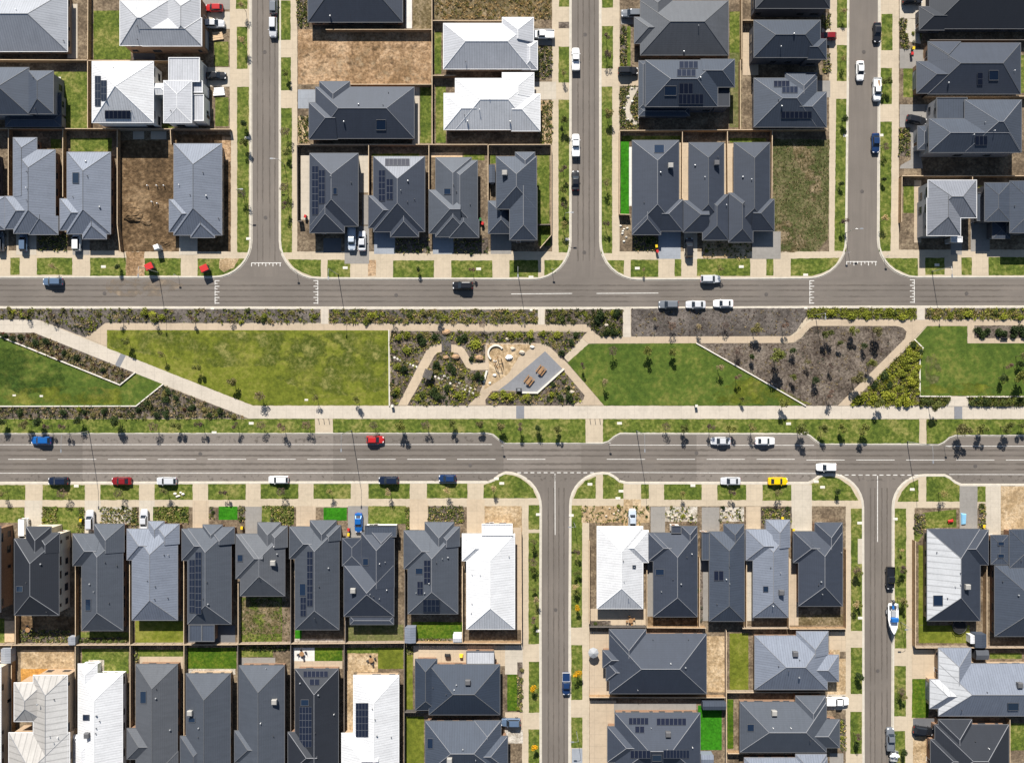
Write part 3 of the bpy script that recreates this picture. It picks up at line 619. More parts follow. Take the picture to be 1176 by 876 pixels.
BEDS = [('D1', (195, 398, 260, 515)), ('D1', (455, 400, 620, 475)), ('D1', (690, 398, 850, 470)), ('D1', (945, 398, 962, 450)), ('D2', (42, 395, 187, 478)), ('D2', (790, 395, 950, 470)), ('D3', (720, 398, 865, 465)), ('D3', (968, 400, 1075, 465)), ('D3', (1150, 400, 1290, 470)), ('D4', (970, 385, 1000, 500)), ('D1', (1075, 395, 1103, 460)), ('D2', (690, 400, 706, 520)), ('D1', (595, 400, 620, 500)), ('D1', (355, 400, 380, 515)),
        ('A3', (130, 215, 212, 352)), ('A3', (160, 455, 212, 648)), ('A3', (515, 390, 600, 585)), ('A3', (518, 120, 548, 300)), ('A4', (615, 85, 655, 222)), ('A4', (610, 580, 660, 705)), ('A4', (668, 110, 710, 190)), ('B2', (645, 482, 798, 552)), ('B2', (905, 485, 1060, 555)), ('B3', (575, 470, 690, 540)), ('B3', (890, 490, 1105, 575)), ('B1', (175, 465, 305, 540)), ('E1', (80, 520, 320, 588)), ('E1', (345, 555, 580, 588)), ('E2', (690, 560, 905, 580)), ('F3', (55, 195, 78, 415)), ('E3', (383, 480, 475, 502)), ('F4', (345, 450, 372, 590)), ('E3', (870, 250, 890, 480)), ('D3', (345, 395, 650, 470)),
        ('A2', (205, 525, 255, 645)), ('A2', (200, 0, 255, 120)), ('F2', (682, 118, 722, 160)), ('E4', (680, 0, 730, 90)), ('F1', (1075, 122, 1240, 138)), ('F2', (0, 122, 165, 140)), ('F1', (590, 130, 620, 190)), ('A4', (265, 60, 303, 130)), ('A4', (270, 240, 303, 330)), ('D4', (0, 405, 125, 470))]
GREEN = (('D1', 195), ('D1', 690), ('D2', 42), ('D1', 355), ('D2', 690))
for t, r in BEDS: patch('lawn' if (t, r[0]) in GREEN else 'garden_bed', 'lawn' if (t, r[0]) in GREEN else 'sand' if (t, r[0]) in (('D3', 345), ('A2', 205), ('A3', 160), ('B3', 890)) else ('gravel' if (t, r[0]) in (('D1', 455), ('D3', 968), ('D3', 720)) else 'mulch'), TR(t, *r))
patch('garden_path', 'concrete', TP('A3', (560, 395), (600, 395), (575, 445), (560, 490), (575, 530), (600, 555), (585, 568), (545, 530), (538, 490), (555, 430)))
patch('garden_path', 'concrete', TP('A4', (650, 85), (700, 90), (710, 200), (660, 190), (640, 140)))
patch('garden_path', 'concrete_grey', TP('A4', (660, 575), (720, 575), (700, 650), (720, 760), (615, 760), (620, 745), (665, 720), (665, 640)))
# ------------------------------------------------------------------ houses
TAN = math.tan(R(25.5))
hrd = random.Random(3); NICK = []
class Roof:                                                        # one roof volume: a hipped, gabled or flat rectangle
    pass
def add_uvface(mb, pts, ed, sd):
    mb.face(pts, [(p.x*ed[0]+p.y*ed[1], (p.x*sd[0]+p.y*sd[1])/math.cos(R(25.5))) for p in pts])
def roof_planes(r):
    """list of (edge, dist function sign) for sloping sides"""
    return [s for s in 'NSEW' if s not in r.g]
def roof_height(rs, x, y):
    best = None
    for r in rs:
        if not (r.x0-.05 <= x <= r.x1+.05 and r.y0-.05 <= y <= r.y1+.05): continue
        if r.flat: z, n = r.h, Vector((0, 0, 1))
        else:
            c = []
            if 'W' not in r.g: c.append((x-r.x0, (-1, 0)))
            if 'E' not in r.g: c.append((r.x1-x, (1, 0)))
            if 'S' not in r.g: c.append((y-r.y0, (0, -1)))
            if 'N' not in r.g: c.append((r.y1-y, (0, 1)))
            d, e = min(c, key=lambda q: q[0])
            z = r.h+d*r.t; n = Vector((e[0]*r.t, e[1]*r.t, 1)).normalized()
        if best is None or z > best[0]: best = (z, n)
    return best
def on_roof(rs, px, py):
    h = rs[0].h+1
    for _ in range(6):
        p = P(px, py, h); q = roof_height(rs, p.x, p.y)
        if q is None: return None
        h = q[0]
    p = P(px, py, h); return p, q[1]
def hip_mesh(r, get, caps, gut):
    x0, x1, y0, y1, h, t = r.x0, r.x1, r.y0, r.y1, r.h, r.t
    w, d = x1-x0, y1-y0
    V3 = lambda x, y, z: Vector((x, y, z))
    if r.ax == 'x':
        hf = d/2; zr = h+hf*t; ym = (y0+y1)/2
        a = V3(x0 if 'W' in r.g else x0+hf, ym, zr); b = V3(x1 if 'E' in r.g else x1-hf, ym, zr)
        if b.x < a.x+.05:
            m = (a.x+b.x)/2; a.x, b.x = m-.03, m+.03
        A, B, Cc, D = V3(x0, y0, h), V3(x1, y0, h), V3(x1, y1, h), V3(x0, y1, h)
        add_uvface(get('S'), [A, B, b, a], (1, 0), (0, 1)); add_uvface(get('N'), [Cc, D, a, b], (1, 0), (0, 1))
        add_uvface(get('W'), [D, A, a], (0, 1), (1, 0)); add_uvface(get('E'), [B, Cc, b], (0, 1), (1, 0))
        L = [(a, b)]
        if 'W' not in r.g: L += [(A, a), (D, a)]
        if 'E' not in r.g: L += [(B, b), (Cc, b)]
    else:
        hf = w/2; zr = h+hf*t; xm = (x0+x1)/2
        a = V3(xm, y0 if 'S' in r.g else y0+hf, zr); b = V3(xm, y1 if 'N' in r.g else y1-hf, zr)
        if b.y < a.y+.05:
            m = (a.y+b.y)/2; a.y, b.y = m-.03, m+.03
        A, B, Cc, D = V3(x0, y0, h), V3(x1, y0, h), V3(x1, y1, h), V3(x0, y1, h)
        add_uvface(get('W'), [D, A, a, b], (0, 1), (1, 0)); add_uvface(get('E'), [B, Cc, b, a], (0, 1), (1, 0))
        add_uvface(get('S'), [A, B, a], (1, 0), (0, 1)); add_uvface(get('N'), [Cc, D, b], (1, 0), (0, 1))
        L = [(a, b)]
        if 'S' not in r.g: L += [(A, a), (B, a)]
        if 'N' not in r.g: L += [(Cc, b), (D, b)]
    for p, q in L:
        if (q-p).length < .4: continue
        dr = (q-p).normalized(); s = Vector((-dr.y, dr.x, 0)).normalized(); up = Vector((0, 0, 1))
        wd = .085
        P0, Q0 = p+dr*.1, q
        prof = [s*wd-up*.04, s*wd*.4+up*.055, -s*wd*.4+up*.055, -s*wd-up*.04]
        for i in range(3): caps.face([P0+prof[i], P0+prof[i+1], Q0+prof[i+1], Q0+prof[i]][::-1])
    # eave: gutter and soffit
    e = .13
    get('').face([V3(x0, y0, h-.02), V3(x0, y1, h-.02), V3(x1, y1, h-.02), V3(x1, y0, h-.02)])
    for s in 'NSEW':
        if s == r.att: continue
        if s in r.g:
            continue
        if s == 'N': gut.box(x0-e, x1+e, y1+.003, y1+e, h-.17, h-.015)
        if s == 'S': gut.box(x0-e, x1+e, y0-e, y0-.003, h-.17, h-.015)
        if s == 'E': gut.box(x1+.003, x1+e-.002, y0+.002, y1-.002, h-.17, h-.018)
        if s == 'W': gut.box(x0-e+.002, x0-.003, y0+.002, y1-.002, h-.17, h-.018)

def house(nick, label, tile, rects, roof, wall, h=2.75, front='S', panels=(), vents=(), acs=(), skyl=(), cap=None, gutter=None, frame='frame_dark', t=TAN, gar=1, maxwin=9, kind='house'):
    rs = []
    for i, q in enumerate(rects):
        o = q[5] if len(q) > 5 else {}; att = q[4] if len(q) > 4 else ''
        r = Roof(); r.h = o.get('h', h)+i*.004; r.t = o.get('t', t); r.flat = o.get('flat', False); r.att = att
        x0, y0, x1, y1 = q[:4]
        if tile:
            X0, Y0 = (None if x0 is None else T(tile, x0, 0)[0]), (None if y0 is None else T(tile, 0, y0)[1])
            X1, Y1 = (None if x1 is None else T(tile, x1, 0)[0]), (None if y1 is None else T(tile, 0, y1)[1])
        else: X0, Y0, X1, Y1 = x0, y0, x1, y1
        w0 = None if X0 is None else P(X0, 0, r.h).x; w1 = None if X1 is None else P(X1, 0, r.h).x
        v1 = None if Y0 is None else P(0, Y0, r.h).y; v0 = None if Y1 is None else P(0, Y1, r.h).y
        m = rs[0] if rs else None
        if att:
            W = (v1-v0) if att in 'EW' else (w1-w0)
            k = W/2*(r.t/m.t)*1.12+.3
            if att == 'E': w1 = max(m.x0, w0)+k
            if att == 'W': w0 = min(m.x1, w1)-k
            if att == 'N': v0, v1 = v0, max(m.y0, v0)+k
            if att == 'S': v0, v1 = min(m.y1, v1)-k, v1
        j = i*.009
        r.x0, r.x1, r.y0, r.y1 = w0-j, w1+j, v0-j, v1+j
        r.g = set(o.get('g', ''))
        if att: r.g.add(att)
        r.ax = o.get('ax') or ({'E': 'x', 'W': 'x', 'N': 'y', 'S': 'y'}[att] if att else ('x' if r.x1-r.x0 >= r.y1-r.y0 else 'y'))
        r.fm = o.get('fm', {}); r.mat = o.get('m', roof); r.wall = o.get('wall', wall); r.i = i
        rs.append(r)
    m = rs[0]
    org = Vector(((m.x0+m.x1)/2, (m.y0+m.y1)/2, Z_PAD))
    root = empty(kind, org, 0, label, 'house'); NICK.append((org.x, org.y, nick, rs))
    # walls
    walls = {}
    for r in rs:
        ins = .42 if not r.flat else .06
        wx0, wx1 = r.x0+(ins if r.att != 'W' else 0), r.x1-(ins if r.att != 'E' else 0)
        wy0, wy1 = r.y0+(ins if r.att != 'S' else 0), r.y1-(ins if r.att != 'N' else 0)
        r.wb = (wx0, wx1, wy0, wy1)
        walls.setdefault(r.wall, MB()).box(wx0, wx1, wy0, wy1, Z_PAD-.05-.004*r.i, r.h-.1-.003*r.i)
    for k, w in walls.items(): w.build('wall', k, root, org)
    roofs = {}; caps = MB(); gut = MB()
    for r in rs:
        rm = roofs.setdefault(r.mat, MB())
        if r.flat:
            x0, x1, y0, y1, z = r.x0, r.x1, r.y0, r.y1, r.h
            pts = [Vector((x0, y0, z)), Vector((x1, y0, z)), Vector((x1, y1, z)), Vector((x0, y1, z))]
            add_uvface(rm, pts, (1, 0), (0, 1))
            rm.face([p-Vector((0, 0, .12)) for p in reversed(pts)])
            for a, b in zip(pts, pts[1:]+pts[:1]): rm.face([a-Vector((0, 0, .12)), b-Vector((0, 0, .12)), b, a])
            e = .16
            gut.box(x0-e, x1+e, y1+.003, y1+e, z-.25, z+.14); gut.box(x0-e, x1+e, y0-e, y0-.003, z-.25, z+.14)
            gut.box(x0-e+.002, x0-.003, y0, y1, z-.25, z+.138); gut.box(x1+.003, x1+e-.002, y0, y1, z-.25, z+.138)
        else: hip_mesh(r, lambda sd, r=r: roofs.setdefault(r.fm.get(sd, r.mat), MB()), caps, gut)
    first = None
    dark = roof in ('roof_charcoal', 'roof_black', 'roof_navy', 'roof_slate', 'roof_grey', 'roof_lead')
    for k, rm in roofs.items():
        ro = rm.build('roof', k, root, org)
        first = first or ro
    cap = cap or ('cap_grey' if dark else ('cap_white' if roof in ('roof_white',) else 'cap_light'))
    if caps.f: caps.build('ridge_capping', cap, first, org)
    gut.build('gutter', gutter or ('cap_grey' if dark else ('cap_light' if roof == 'roof_steel' else 'cap_white')), first, org)
    # windows, each its own part
    nwin = 0
    def blocked(x, y, z, me):
        return any(o is not me and o.h > z and o.wb[0]-.15 < x < o.wb[1]+.15 and o.wb[2]-.15 < y < o.wb[3]+.15 for o in rs)
    def opening(r, side, u, z0, w, hh, name, fm, gm, sub, mul=1):
        x0, x1, y0, y1 = r.wb
        n = {'N': (0, 1), 'S': (0, -1), 'E': (1, 0), 'W': (-1, 0)}[side]
        c = Vector((x0+(x1-x0)*u if side in 'NS' else (x1 if side == 'E' else x0), y0+(y1-y0)*u if side in 'EW' else (y1 if side == 'N' else y0)))
        ax = (-n[1], n[0]); nn = Vector(n)
        if any(blocked(c.x+n[0]*.5+ax[0]*w/2*k, c.y+n[1]*.5+ax[1]*w/2*k, z0+.3, r) for k in (-1, 0, 1)): return False
        f = MB(); d = Vector(ax)
        f.obox(c+nn*.02, ax, w, .07, z0+hh-.07, z0+hh); f.obox(c+nn*.03, ax, w+.1, .12, z0-.06, z0+.05)
        for k in (-1, 1): f.obox(c+nn*.02+d*(k*(w/2-.035)), ax, .07, .066, z0+.052, z0+hh-.072)
        if w > 1.1 and name == 'window': f.obox(c+nn*.018, ax, .05, .06, z0+.052, z0+hh-.072)
        fo = f.build(name, fm, root, org)
        g = MB(); g.obox(c+nn*.008, ax, w-.142, .03, z0+.052, z0+hh-.072)
        if name == 'garage_door':
            for k in range(1, 4): g.obox(c+nn*.016, ax, w-.15, .034, z0+hh*k/4-.03, z0+hh*k/4)
        g.build(sub, gm, fo, org)
        return True
    gi = min(gar, len(rs)-1) if gar is not None else None
    used = set()
    for r in ([rs[gi]] if gi is not None else []):
        L = (r.wb[1]-r.wb[0]) if front in 'NS' else (r.wb[3]-r.wb[2])
        for u in (.5, .3, .7, .2, .8):
            if L > 3 and opening(r, front, u, Z_PAD+.02, min(4.8, L*.36 if u != .5 else L-.8), 2.15, 'garage_door', 'frame_dark', 'garage_panel', 'door_panel'):
                used.add((gi, front)); break
    done = False
    for i, r in enumerate(rs[::-1]):
        if done or r is rs[gi if gi is not None else 0]: continue
        for u in (.3, .7, .5):
            if opening(r, front, u, Z_PAD+.02, 1.05, 2.1, 'front_door', 'frame_white', 'door_wood', 'door_leaf'): done = True; break
    cx, cy = org.x, org.y
    vis = lambda s: {'E': cx < 0, 'W': cx > 0, 'N': cy < 0, 'S': cy > 0}[s]
    cand = []
    for i, r in enumerate(rs):
        for s in 'NSEW':
            if s == r.att or (i, s) in used: continue
            L = (r.wb[1]-r.wb[0]) if s in 'NS' else (r.wb[3]-r.wb[2])
            n = int(L/3.4)
            for st in ([1.0, 3.75] if r.h > 4.5 else [1.0]):
                for k in range(n):
                    cand.append((0 if vis(s) else 1, hrd.random(), i, s, (k+.5+hrd.uniform(-.15, .15))/n, st))
    cand.sort()
    for v_, _, i, s, u, st in cand:
        if nwin >= maxwin: break
        r = rs[i]
        if opening(r, s, u, Z_PAD+st, hrd.choice((.8, 1.5, 1.8, 2.1)), hrd.choice((1.0, 1.25)), 'window', frame, 'glass', 'pane'): nwin += 1
    # roof fittings
    def plate(tq, x0, y0, x1, y1, mat, lift, thick, name, sub=None):
        q = on_roof(rs, *T(tq, (x0+x1)/2, (y0+y1)/2))
        if q is None: print('no roof under', nick, name); return
        c, n = q
        def hit(px, py):
            cam = Vector((0, 0, CAMH)); d = (P(px, py, 0)-cam)
            s = (c-cam).dot(n)/d.dot(n); return cam+d*s
        cs = [hit(*T(tq, x, y)) for x, y in ((x0, y1), (x1, y1), (x1, y0), (x0, y0))]
        b = MB(); lo = [p+n*(lift-thick) for p in cs]; hi = [p+n*lift for p in cs]
        b.hexa(lo, hi)
        W = (cs[1]-cs[0]).length; D = (cs[3]-cs[0]).length
        nx = max(1, round(W/1.05)); ny = max(1, round(D/1.68))
        if abs(W/1.68-round(W/1.68)) < abs(W/1.05-round(W/1.05))-.2: pass
        uv = [(.06, .06), (nx*1.05+.05, .06), (nx*1.05+.05, ny*1.68+.06), (.06, ny*1.68+.06)]
        b.uv[1] = uv
        if name == 'skylight':
            fr = MB()
            for p, q2 in zip(hi, hi[1:]+hi[:1]): fr.tube(p, q2, .05, n=4)
            fo = fr.build('skylight', 'cap_grey', root, org); b.build('pane', mat, fo, org)
        else: b.build(name, mat, root, org)
    for p in panels: plate(p[0], *p[1:5], 'solar_cells', .13, .05, 'solar_panel')
    for p in skyl: plate(p[0], *p[1:5], 'skylight_glass', .1, .09, 'skylight')
    for tq, x, y in vents:
        q = on_roof(rs, *T(tq, x, y))
        if q is None: print('no roof for vent', nick, tq, x, y); continue
        c = q[0]; b = MB()
        k = hrd.random()
        if k < .45: b.lathe(c, [(.07, -.1), (.07, .3), (.12, .31), (.12, .36), (.04, .4)], 10); nm, mt = 'vent_pipe', 'steel_dark'
        elif k < .65: b.lathe(c, [(.12, -.15), (.12, .18), (.2, .2), (.22, .32), (.16, .42), (.05, .46)], 12); nm, mt = 'roof_ventilator', 'steel'
        elif k < .85: b.lathe(c, [(.06, -.1), (.06, .4), (.1, .41), (.1, .46)], 10); nm, mt = 'vent_pipe', 'grey_plastic'
        else: b.lathe(c, [(.06, -.1), (.06, .45), (.11, .46), (.11, .52)], 10); nm, mt = 'vent_pipe', 'white_plastic'
        b.build(nm, mt, root, org)
    for tq, x, y, mt in acs:
        q = on_roof(rs, *T(tq, x, y))
        if q is None: print('no roof for ac', nick); continue
        c = q[0]; b = MB(); s = .62
        b.hexa([c+Vector((dx*s*.8, dy*s*.8, -.5)) for dx, dy in ((-1, -1), (1, -1), (1, 1), (-1, 1))], [c+Vector((dx*s*.8, dy*s*.8, .3)) for dx, dy in ((-1, -1), (1, -1), (1, 1), (-1, 1))])
        b.hexa([c+Vector((dx*s, dy*s, .3)) for dx, dy in ((-1, -1), (1, -1), (1, 1), (-1, 1))], [c+Vector((dx*s, dy*s, .95)) for dx, dy in ((-1, -1), (1, -1), (1, 1), (-1, 1))])
        b.hexa([c+Vector((dx*s*1.05, dy*s*1.05, .95)) for dx, dy in ((-1, -1), (1, -1), (1, 1), (-1, 1))], [c+Vector((dx*s*.8, dy*s*.8, 1.1)) for dx, dy in ((-1, -1), (1, -1), (1, 1), (-1, 1))])
        co = b.build('evaporative_cooler', mt, root, org)
        g = MB()
        for k in range(4):
            g.box(c.x-s*.8, c.x+s*.8, c.y-s-.02, c.y-s-.003, c.z+.4+k*.12, c.z+.46+k*.12)
        g.build('louvre', 'ac_dark', co, org)
    return root
H = house
# ------------------------------------------------------------------ every house of the photo
F = dict(flat=True)
# north-west block
H('pale corner house', 'large pale metal hip roof house cut by the top left corner of the view', 'A1', [(-200, -42, 303, 232)], 'roof_pale', 'brick_tan', front='W', vents=[('A1', 75, 45), ('A1', 288, 185)], gar=None)
H('pale street house', 'two storey pale roofed house beside the parked red car', 'A1', [(540, 5, 757, 205), (640, 82, 907, 207, '', dict(g='W')), (757, -25, 900, 204)], 'roof_silver', 'brick_brown', 5.5, 'E', vents=[('A1', 620, 180), ('A1', 60+560, 120)])
H('white pyramid house', 'white pyramid roofed house with two solar arrays and flat white boxes', 'A1',
  [(415, 278, 690, 552), (762, 263, 897, 367, '', dict(flat=True, h=5.0, m='roof_silver')), (737, 365, 862, 552, '', dict(t=.12, h=5.2, m='roof_silver')), (645, 378, 750, 424, '', dict(t=.3, h=4.9)), (862, 369, 910, 415, '', dict(flat=True, h=4.4, m='roof_silver')), (868, 430, 915, 542, '', dict(flat=True, h=4.2, m='roof_silver'))],
  'roof_white', 'render_white', 5.5, 'E', panels=[('A1', 429, 343, 455, 480), ('A1', 457, 363, 482, 455), ('A1', 473, 498, 588, 536)], vents=[('A1', 512, 305), ('A1', 592, 498), ('A1', 770, 500)], cap='cap_white')
H('slate west house', 'slate grey house on the left edge with a lawn and white slab behind', 'A1', [(-120, 305, 130, 515), (128, 320, 240, 512), (25, 512, 275, 570, '', dict(h=2.8, t=.2)), (240, 420, 275, 515, '', dict(h=2.8, t=.2))], 'roof_slate', 'render_grey', 5.3, 'W', vents=[('A1', 150, 350), ('A1', 160, 492)])
H('edge row house', 'pale grey house cut by the left edge above the road', 'B1', [(-220, 100, -12, 465), (None or -30, 298, 20, 445)], 'roof_steel', 'render_dark', 2.8, 'S', gar=1)
H('steel first house', 'light steel roofed house with two northern hips and the slate car in its drive', 'B1', [(62, 87, 248, 462), (60, 33, 165, None, 'S'), (22, 297, None, 442, 'E'), (132, None, 260, 467, 'N')][0:4] if False else [(62, 87, 248, 462), (60, 33, 165, 300, '', dict(g='S')), (22, 297, None, 442, 'E'), (132, 380, 260, 467, 'N')], 'roof_steel', 'brick_brown', 2.8, 'S', vents=[('B1', 122, 185), ('B1', 122, 315), ('B1', 122, 258)], gar=2, cap='cap_grey')
H('steel second house', 'light steel roofed house with one small dark skylight and a white car outside', 'B1', [(302, 98, 497, 465), (270, 308, None, 448, 'E'), (372, 400, 478, 487, 'N')], 'roof_steel', 'brick_brown', 2.8, 'S', vents=[('B1', 388, 140), ('B1', 395, 205), ('B1', 330, 300), ('B1', 450, 345)], skyl=[('B1', 328, 190, 357, 238)], cap='cap_grey')
H('steel corner house', 'blue grey metal roofed house standing alone beside the excavated lot', 'B1', [(783, 60, 998, 470), (762, 311, None, 455, 'E'), (860, 400, 965, 481, 'N')], 'roof_steel', 'brick_tan', 2.8, 'S', vents=[('B1', 808, 245), ('B1', 857, 290), ('B1', 915, 190), ('B1', 930, 295), ('B1', 985, 395)], cap='cap_grey')
# second block
H('dark top house', 'dark charcoal house above the bare dirt lot at the top edge', 'A2', [(250, -100, 675, 100), (285, -90, 440, 40, '', dict(g='S'))], 'roof_charcoal', 'brick_brown', front='W', vents=[('A2', 350, 75)], gar=None, cap='cap_grey')
H('dark lot house', 'wide charcoal tiled house with dark blue skylights below the bare dirt lot', 'A2', [(284, 393, 727, 623), (302, 368, 437, None, 'S'), (255, 463, None, 627, 'E')], 'roof_charcoal', 'brick_brown', front='W', skyl=[('A2', 557, 540, 600, 586)], vents=[('A2', 612, 418), ('A2', 478, 472), ('A2', 588, 475), ('A2', 412, 550)], cap='cap_light')
H('upper white house', 'long off white metal roofed house, upper of the two by the white utes', None, [(509.4, 27.3, 609, 79.2), (577, 20.5, 612.6, 60, 'S'), (600, 47.5, 617, 80, '', dict(g='W', h=2.6))], 'roof_silver', 'render_cream', front='E', cap='cap_white', vents=[('A2', 960, 280)])
H('lower white house', 'bright white roofed house with stepped wings, south of a long off white roof', None, [(523, 90.5, 612.6, 148.9), (510, 107.6, None, 148.9, 'E'), (577, 84, 613, 120, 'S'), (590, 108.5, 620, 150.3, 'W')], 'roof_white', 'brick_brown', front='E', vents=[('A2', 1068, 445), ('A2', 955, 520), ('A2', 968, 548), ('A2', 1022, 495), ('A2', 1160, 550)])
H('solar corner house', 'charcoal corner house with two long solar strips and two pale cars parked outside', 'B2', [(258, 103, 475, 430), (258, 330, 413, 460, 'N')], 'roof_charcoal', 'render_dark', 3.4, 'S', panels=[('B2', 269, 160, 297, 380), ('B2', 299, 178, 327, 330)], skyl=[('B2', 362, 258, 380, 288)], vents=[('B2', 352, 205), ('B2', 445, 235)], cap='cap_light', gar=None)
H('pale gable house', 'dark roofed house with solar on its pale north face and west slope', 'B2', [(545, 117, 775, 455, '', dict(fm={'N': 'roof_mid'})), (523, 294, None, 438, 'E'), (622, 390, 747, 478, 'N')], 'roof_charcoal', 'brick_brown', 2.8, 'S', panels=[('B2', 597, 128, 707, 159), ('B2', 569, 179, 598, 318), ('B2', 604, 218, 633, 312)], vents=[('B2', 668, 270), ('B2', 700, 228), ('B2', 698, 322), ('B2', 730, 310)], cap='cap_light')
H('stepped hip house', 'charcoal house with a timber deck behind and one small blue skylight', 'B2', [(825, 122, 985, 478), (860, 135, 1012, 440, '', dict(h=2.81)), (795, 268, None, 462, 'E'), (887, 390, 1018, 481, 'N')], 'roof_lead', 'brick_tan', 2.8, 'S', skyl=[('B2', 863, 262, 893, 288)], vents=[('B2', 905, 245), ('B2', 918, 275), ('B2', 980, 332)], gar=2, cap='cap_light')
H('tall slate house', 'two storey slate house with a low west wing and grass strip beside it', None, [(570, 180, 616, 240), (585.5, 215, 616.5, 275.5, '', dict(g='N')), (592, 175, 614, 200, 'S'), (561, 231, 590, 268, '', dict(h=2.9))], 'roof_slate', 'render_dark', 5.5, 'S', acs=[('B2', 1135, 195, 'ac_box')], gar=3, cap='cap_light')
# third block
H('brown tile house', 'wide grey brown tiled house beside the dark car at the top', 'A3', [(610, 5, 1005, 248), (612, -40, 752, None, 'S'), (583, 79, None, 196, 'E')], 'roof_grey', 'brick_brown', front='W', vents=[('A3', 870, 118), ('A3', 805, 235)], cap='cap_grey')
H('navy tall house', 'two storey navy house covered in solar panels with a square roof void', 'A3', [(632, 272, 957, 480), (800, 268, 1033, 392, 'W'), (603, 275, 640, 490, '', dict(h=3.0, t=.2)), (603, 482, 830, 522, '', dict(h=2.9, t=.2)), (950, 396, 1008, 478, '', dict(flat=True, h=4.6, m='roof_black'))], 'roof_navy', 'render_dark', 5.5, 'W',
  panels=[('A3', 784, 278, 868, 310), ('A3', 774, 314, 858, 346), ('A3', 784, 375, 845, 424), ('A3', 781, 424, 892, 470)], skyl=[('A3', 718, 388, 771, 431)], vents=[('A3', 880, 352)], cap='cap_light')
H('dark north house', 'black roofed two storey house at the top edge beside a paved terrace', None, [(868, -45, 953, 9.7)], 'roof_black', 'render_dark', 5.4, 'E', gar=None)
H('navy red car house', 'navy tiled two storey house beside the half hidden red car', None, [(866, 23.5, 942, 66), (None, 45, 949, 68, 'W')], 'roof_navy', 'render_dark', 5.4, 'E', vents=[('A4', 80, 212), ('A4', 140, 155)], cap='cap_grey')
H('navy solar house', 'slate hip roof house with three solar arrays above the dry grass lot', None, [(866, 90, 938, 146), (902, 84, 938, 110, 'S'), (910, 106, 949, 146, 'W')], 'roof_slate', 'render_grey', 3.0, 'E', panels=[('A4', 49, 366, 120, 394), ('A4', 86, 391, 157, 421), ('A4', 82, 502, 220, 534)], vents=[('A4', 85, 480), ('A4', 70, 450)], cap='cap_light')
H('turf house', 'charcoal house with a bright artificial turf strip and twin white skylights', 'B3', [(573, 45, 782, 448), (640, 312, 800, 452, 'W'), (573, 380, 700, 468, 'N')], 'roof_charcoal', 'render_grey', 2.8, 'S', skyl=[('B3', 671, 66, 716, 102)], acs=[('B3', 743, 162, 'ac_box')], vents=[('B3', 700, 190), ('B3', 625, 325)], cap='cap_light')
H('middle dark house', 'narrow charcoal house with a garage court, middle of three south facing neighbours', 'B3', [(828, 55, 985, 420), (803, 316, None, 457, 'E'), (890, 289, 1005, 492)], 'roof_charcoal', 'brick_tan', 2.8, 'S', acs=[('B3', 950, 150, 'ac_dark')], vents=[('B3', 958, 120), ('B3', 855, 158), ('B3', 898, 210), ('B3', 995, 335)], cap='cap_grey')
H('grass lot house', 'two tone charcoal house directly beside the dry grass lot', None, [(843, 164, 884, 262), (860, 229, 889, 265, 'W'), (837, 222, 864.5, 278)], 'roof_charcoal', 'brick_tan', 2.8, 'S', vents=[('B3', 1070, 210), ('B3', 1108, 220), ('B3', 1075, 335)], cap='cap_grey')
# north-east block
H('black corner house', 'black roofed house in the top right corner beside a curved garden path', None, [(1068, -60, 1210, 33), (1056, 8, 1100, 34.5, 'E')], 'roof_black', 'render_dark', 2.9, 'W', gar=None)
H('bin drive house', 'wide charcoal tiled house behind the drive with red and yellow bins', None, [(1066, 49.7, 1172, 108), (1066, 48.2, 1103, 80, 'S'), (1053, 71, 1090, 107, 'E')], 'roof_charcoal', 'brick_brown', 2.8, 'W', skyl=[('A4', 1018, 318, 1060, 362)], panels=[('A4', 965, 328, 990, 384)], vents=[('A4', 1130, 320), ('A4', 835, 375)], cap='cap_grey', gar=2)
H('terrace house', 'slate two storey house with a flat roof terrace and angled black car', None, [(1067, 136.5, 1172, 175), (1108, 115, 1173, 174.7), (1076, 113, 1110, 137, '', dict(flat=True, h=5.0)), (1054, 145, 1068, 172, '', dict(h=3, t=.2))], 'roof_slate', 'render_grey', 5.5, 'W', panels=[('A4', 955, 612, 1010, 655)], vents=[('A4', 998, 552), ('A4', 1040, 590), ('A4', 947, 608)], cap='cap_light', gar=None)
H('silver tall house', 'two storey house with pale silver west roof and dark east roof', 'B4', [(745, 224, 962, 392), (740, 380, 890, 472, 'N'), (850, 480, 895, 500, '', dict(flat=True, h=3.2, m='roof_white'))], 'roof_mid', 'render_grey', 5.5, 'S', cap='cap_grey', gar=None)
H('flat dark house', 'dark modern house with stepped low roofs at the right edge by the road', 'B4', [(1113, 228, 1260, 460, '', dict(t=.1)), (1000, 236, 1112, 408, '', dict(t=.16)), (965, 282, 1002, 405, '', dict(flat=True, h=3.0)), (1035, 405, 1112, 485, '', dict(t=.12, h=3.1))], 'roof_slate', 'render_dark', 5.4, 'S', vents=[('B4', 1132, 340)], gar=3)
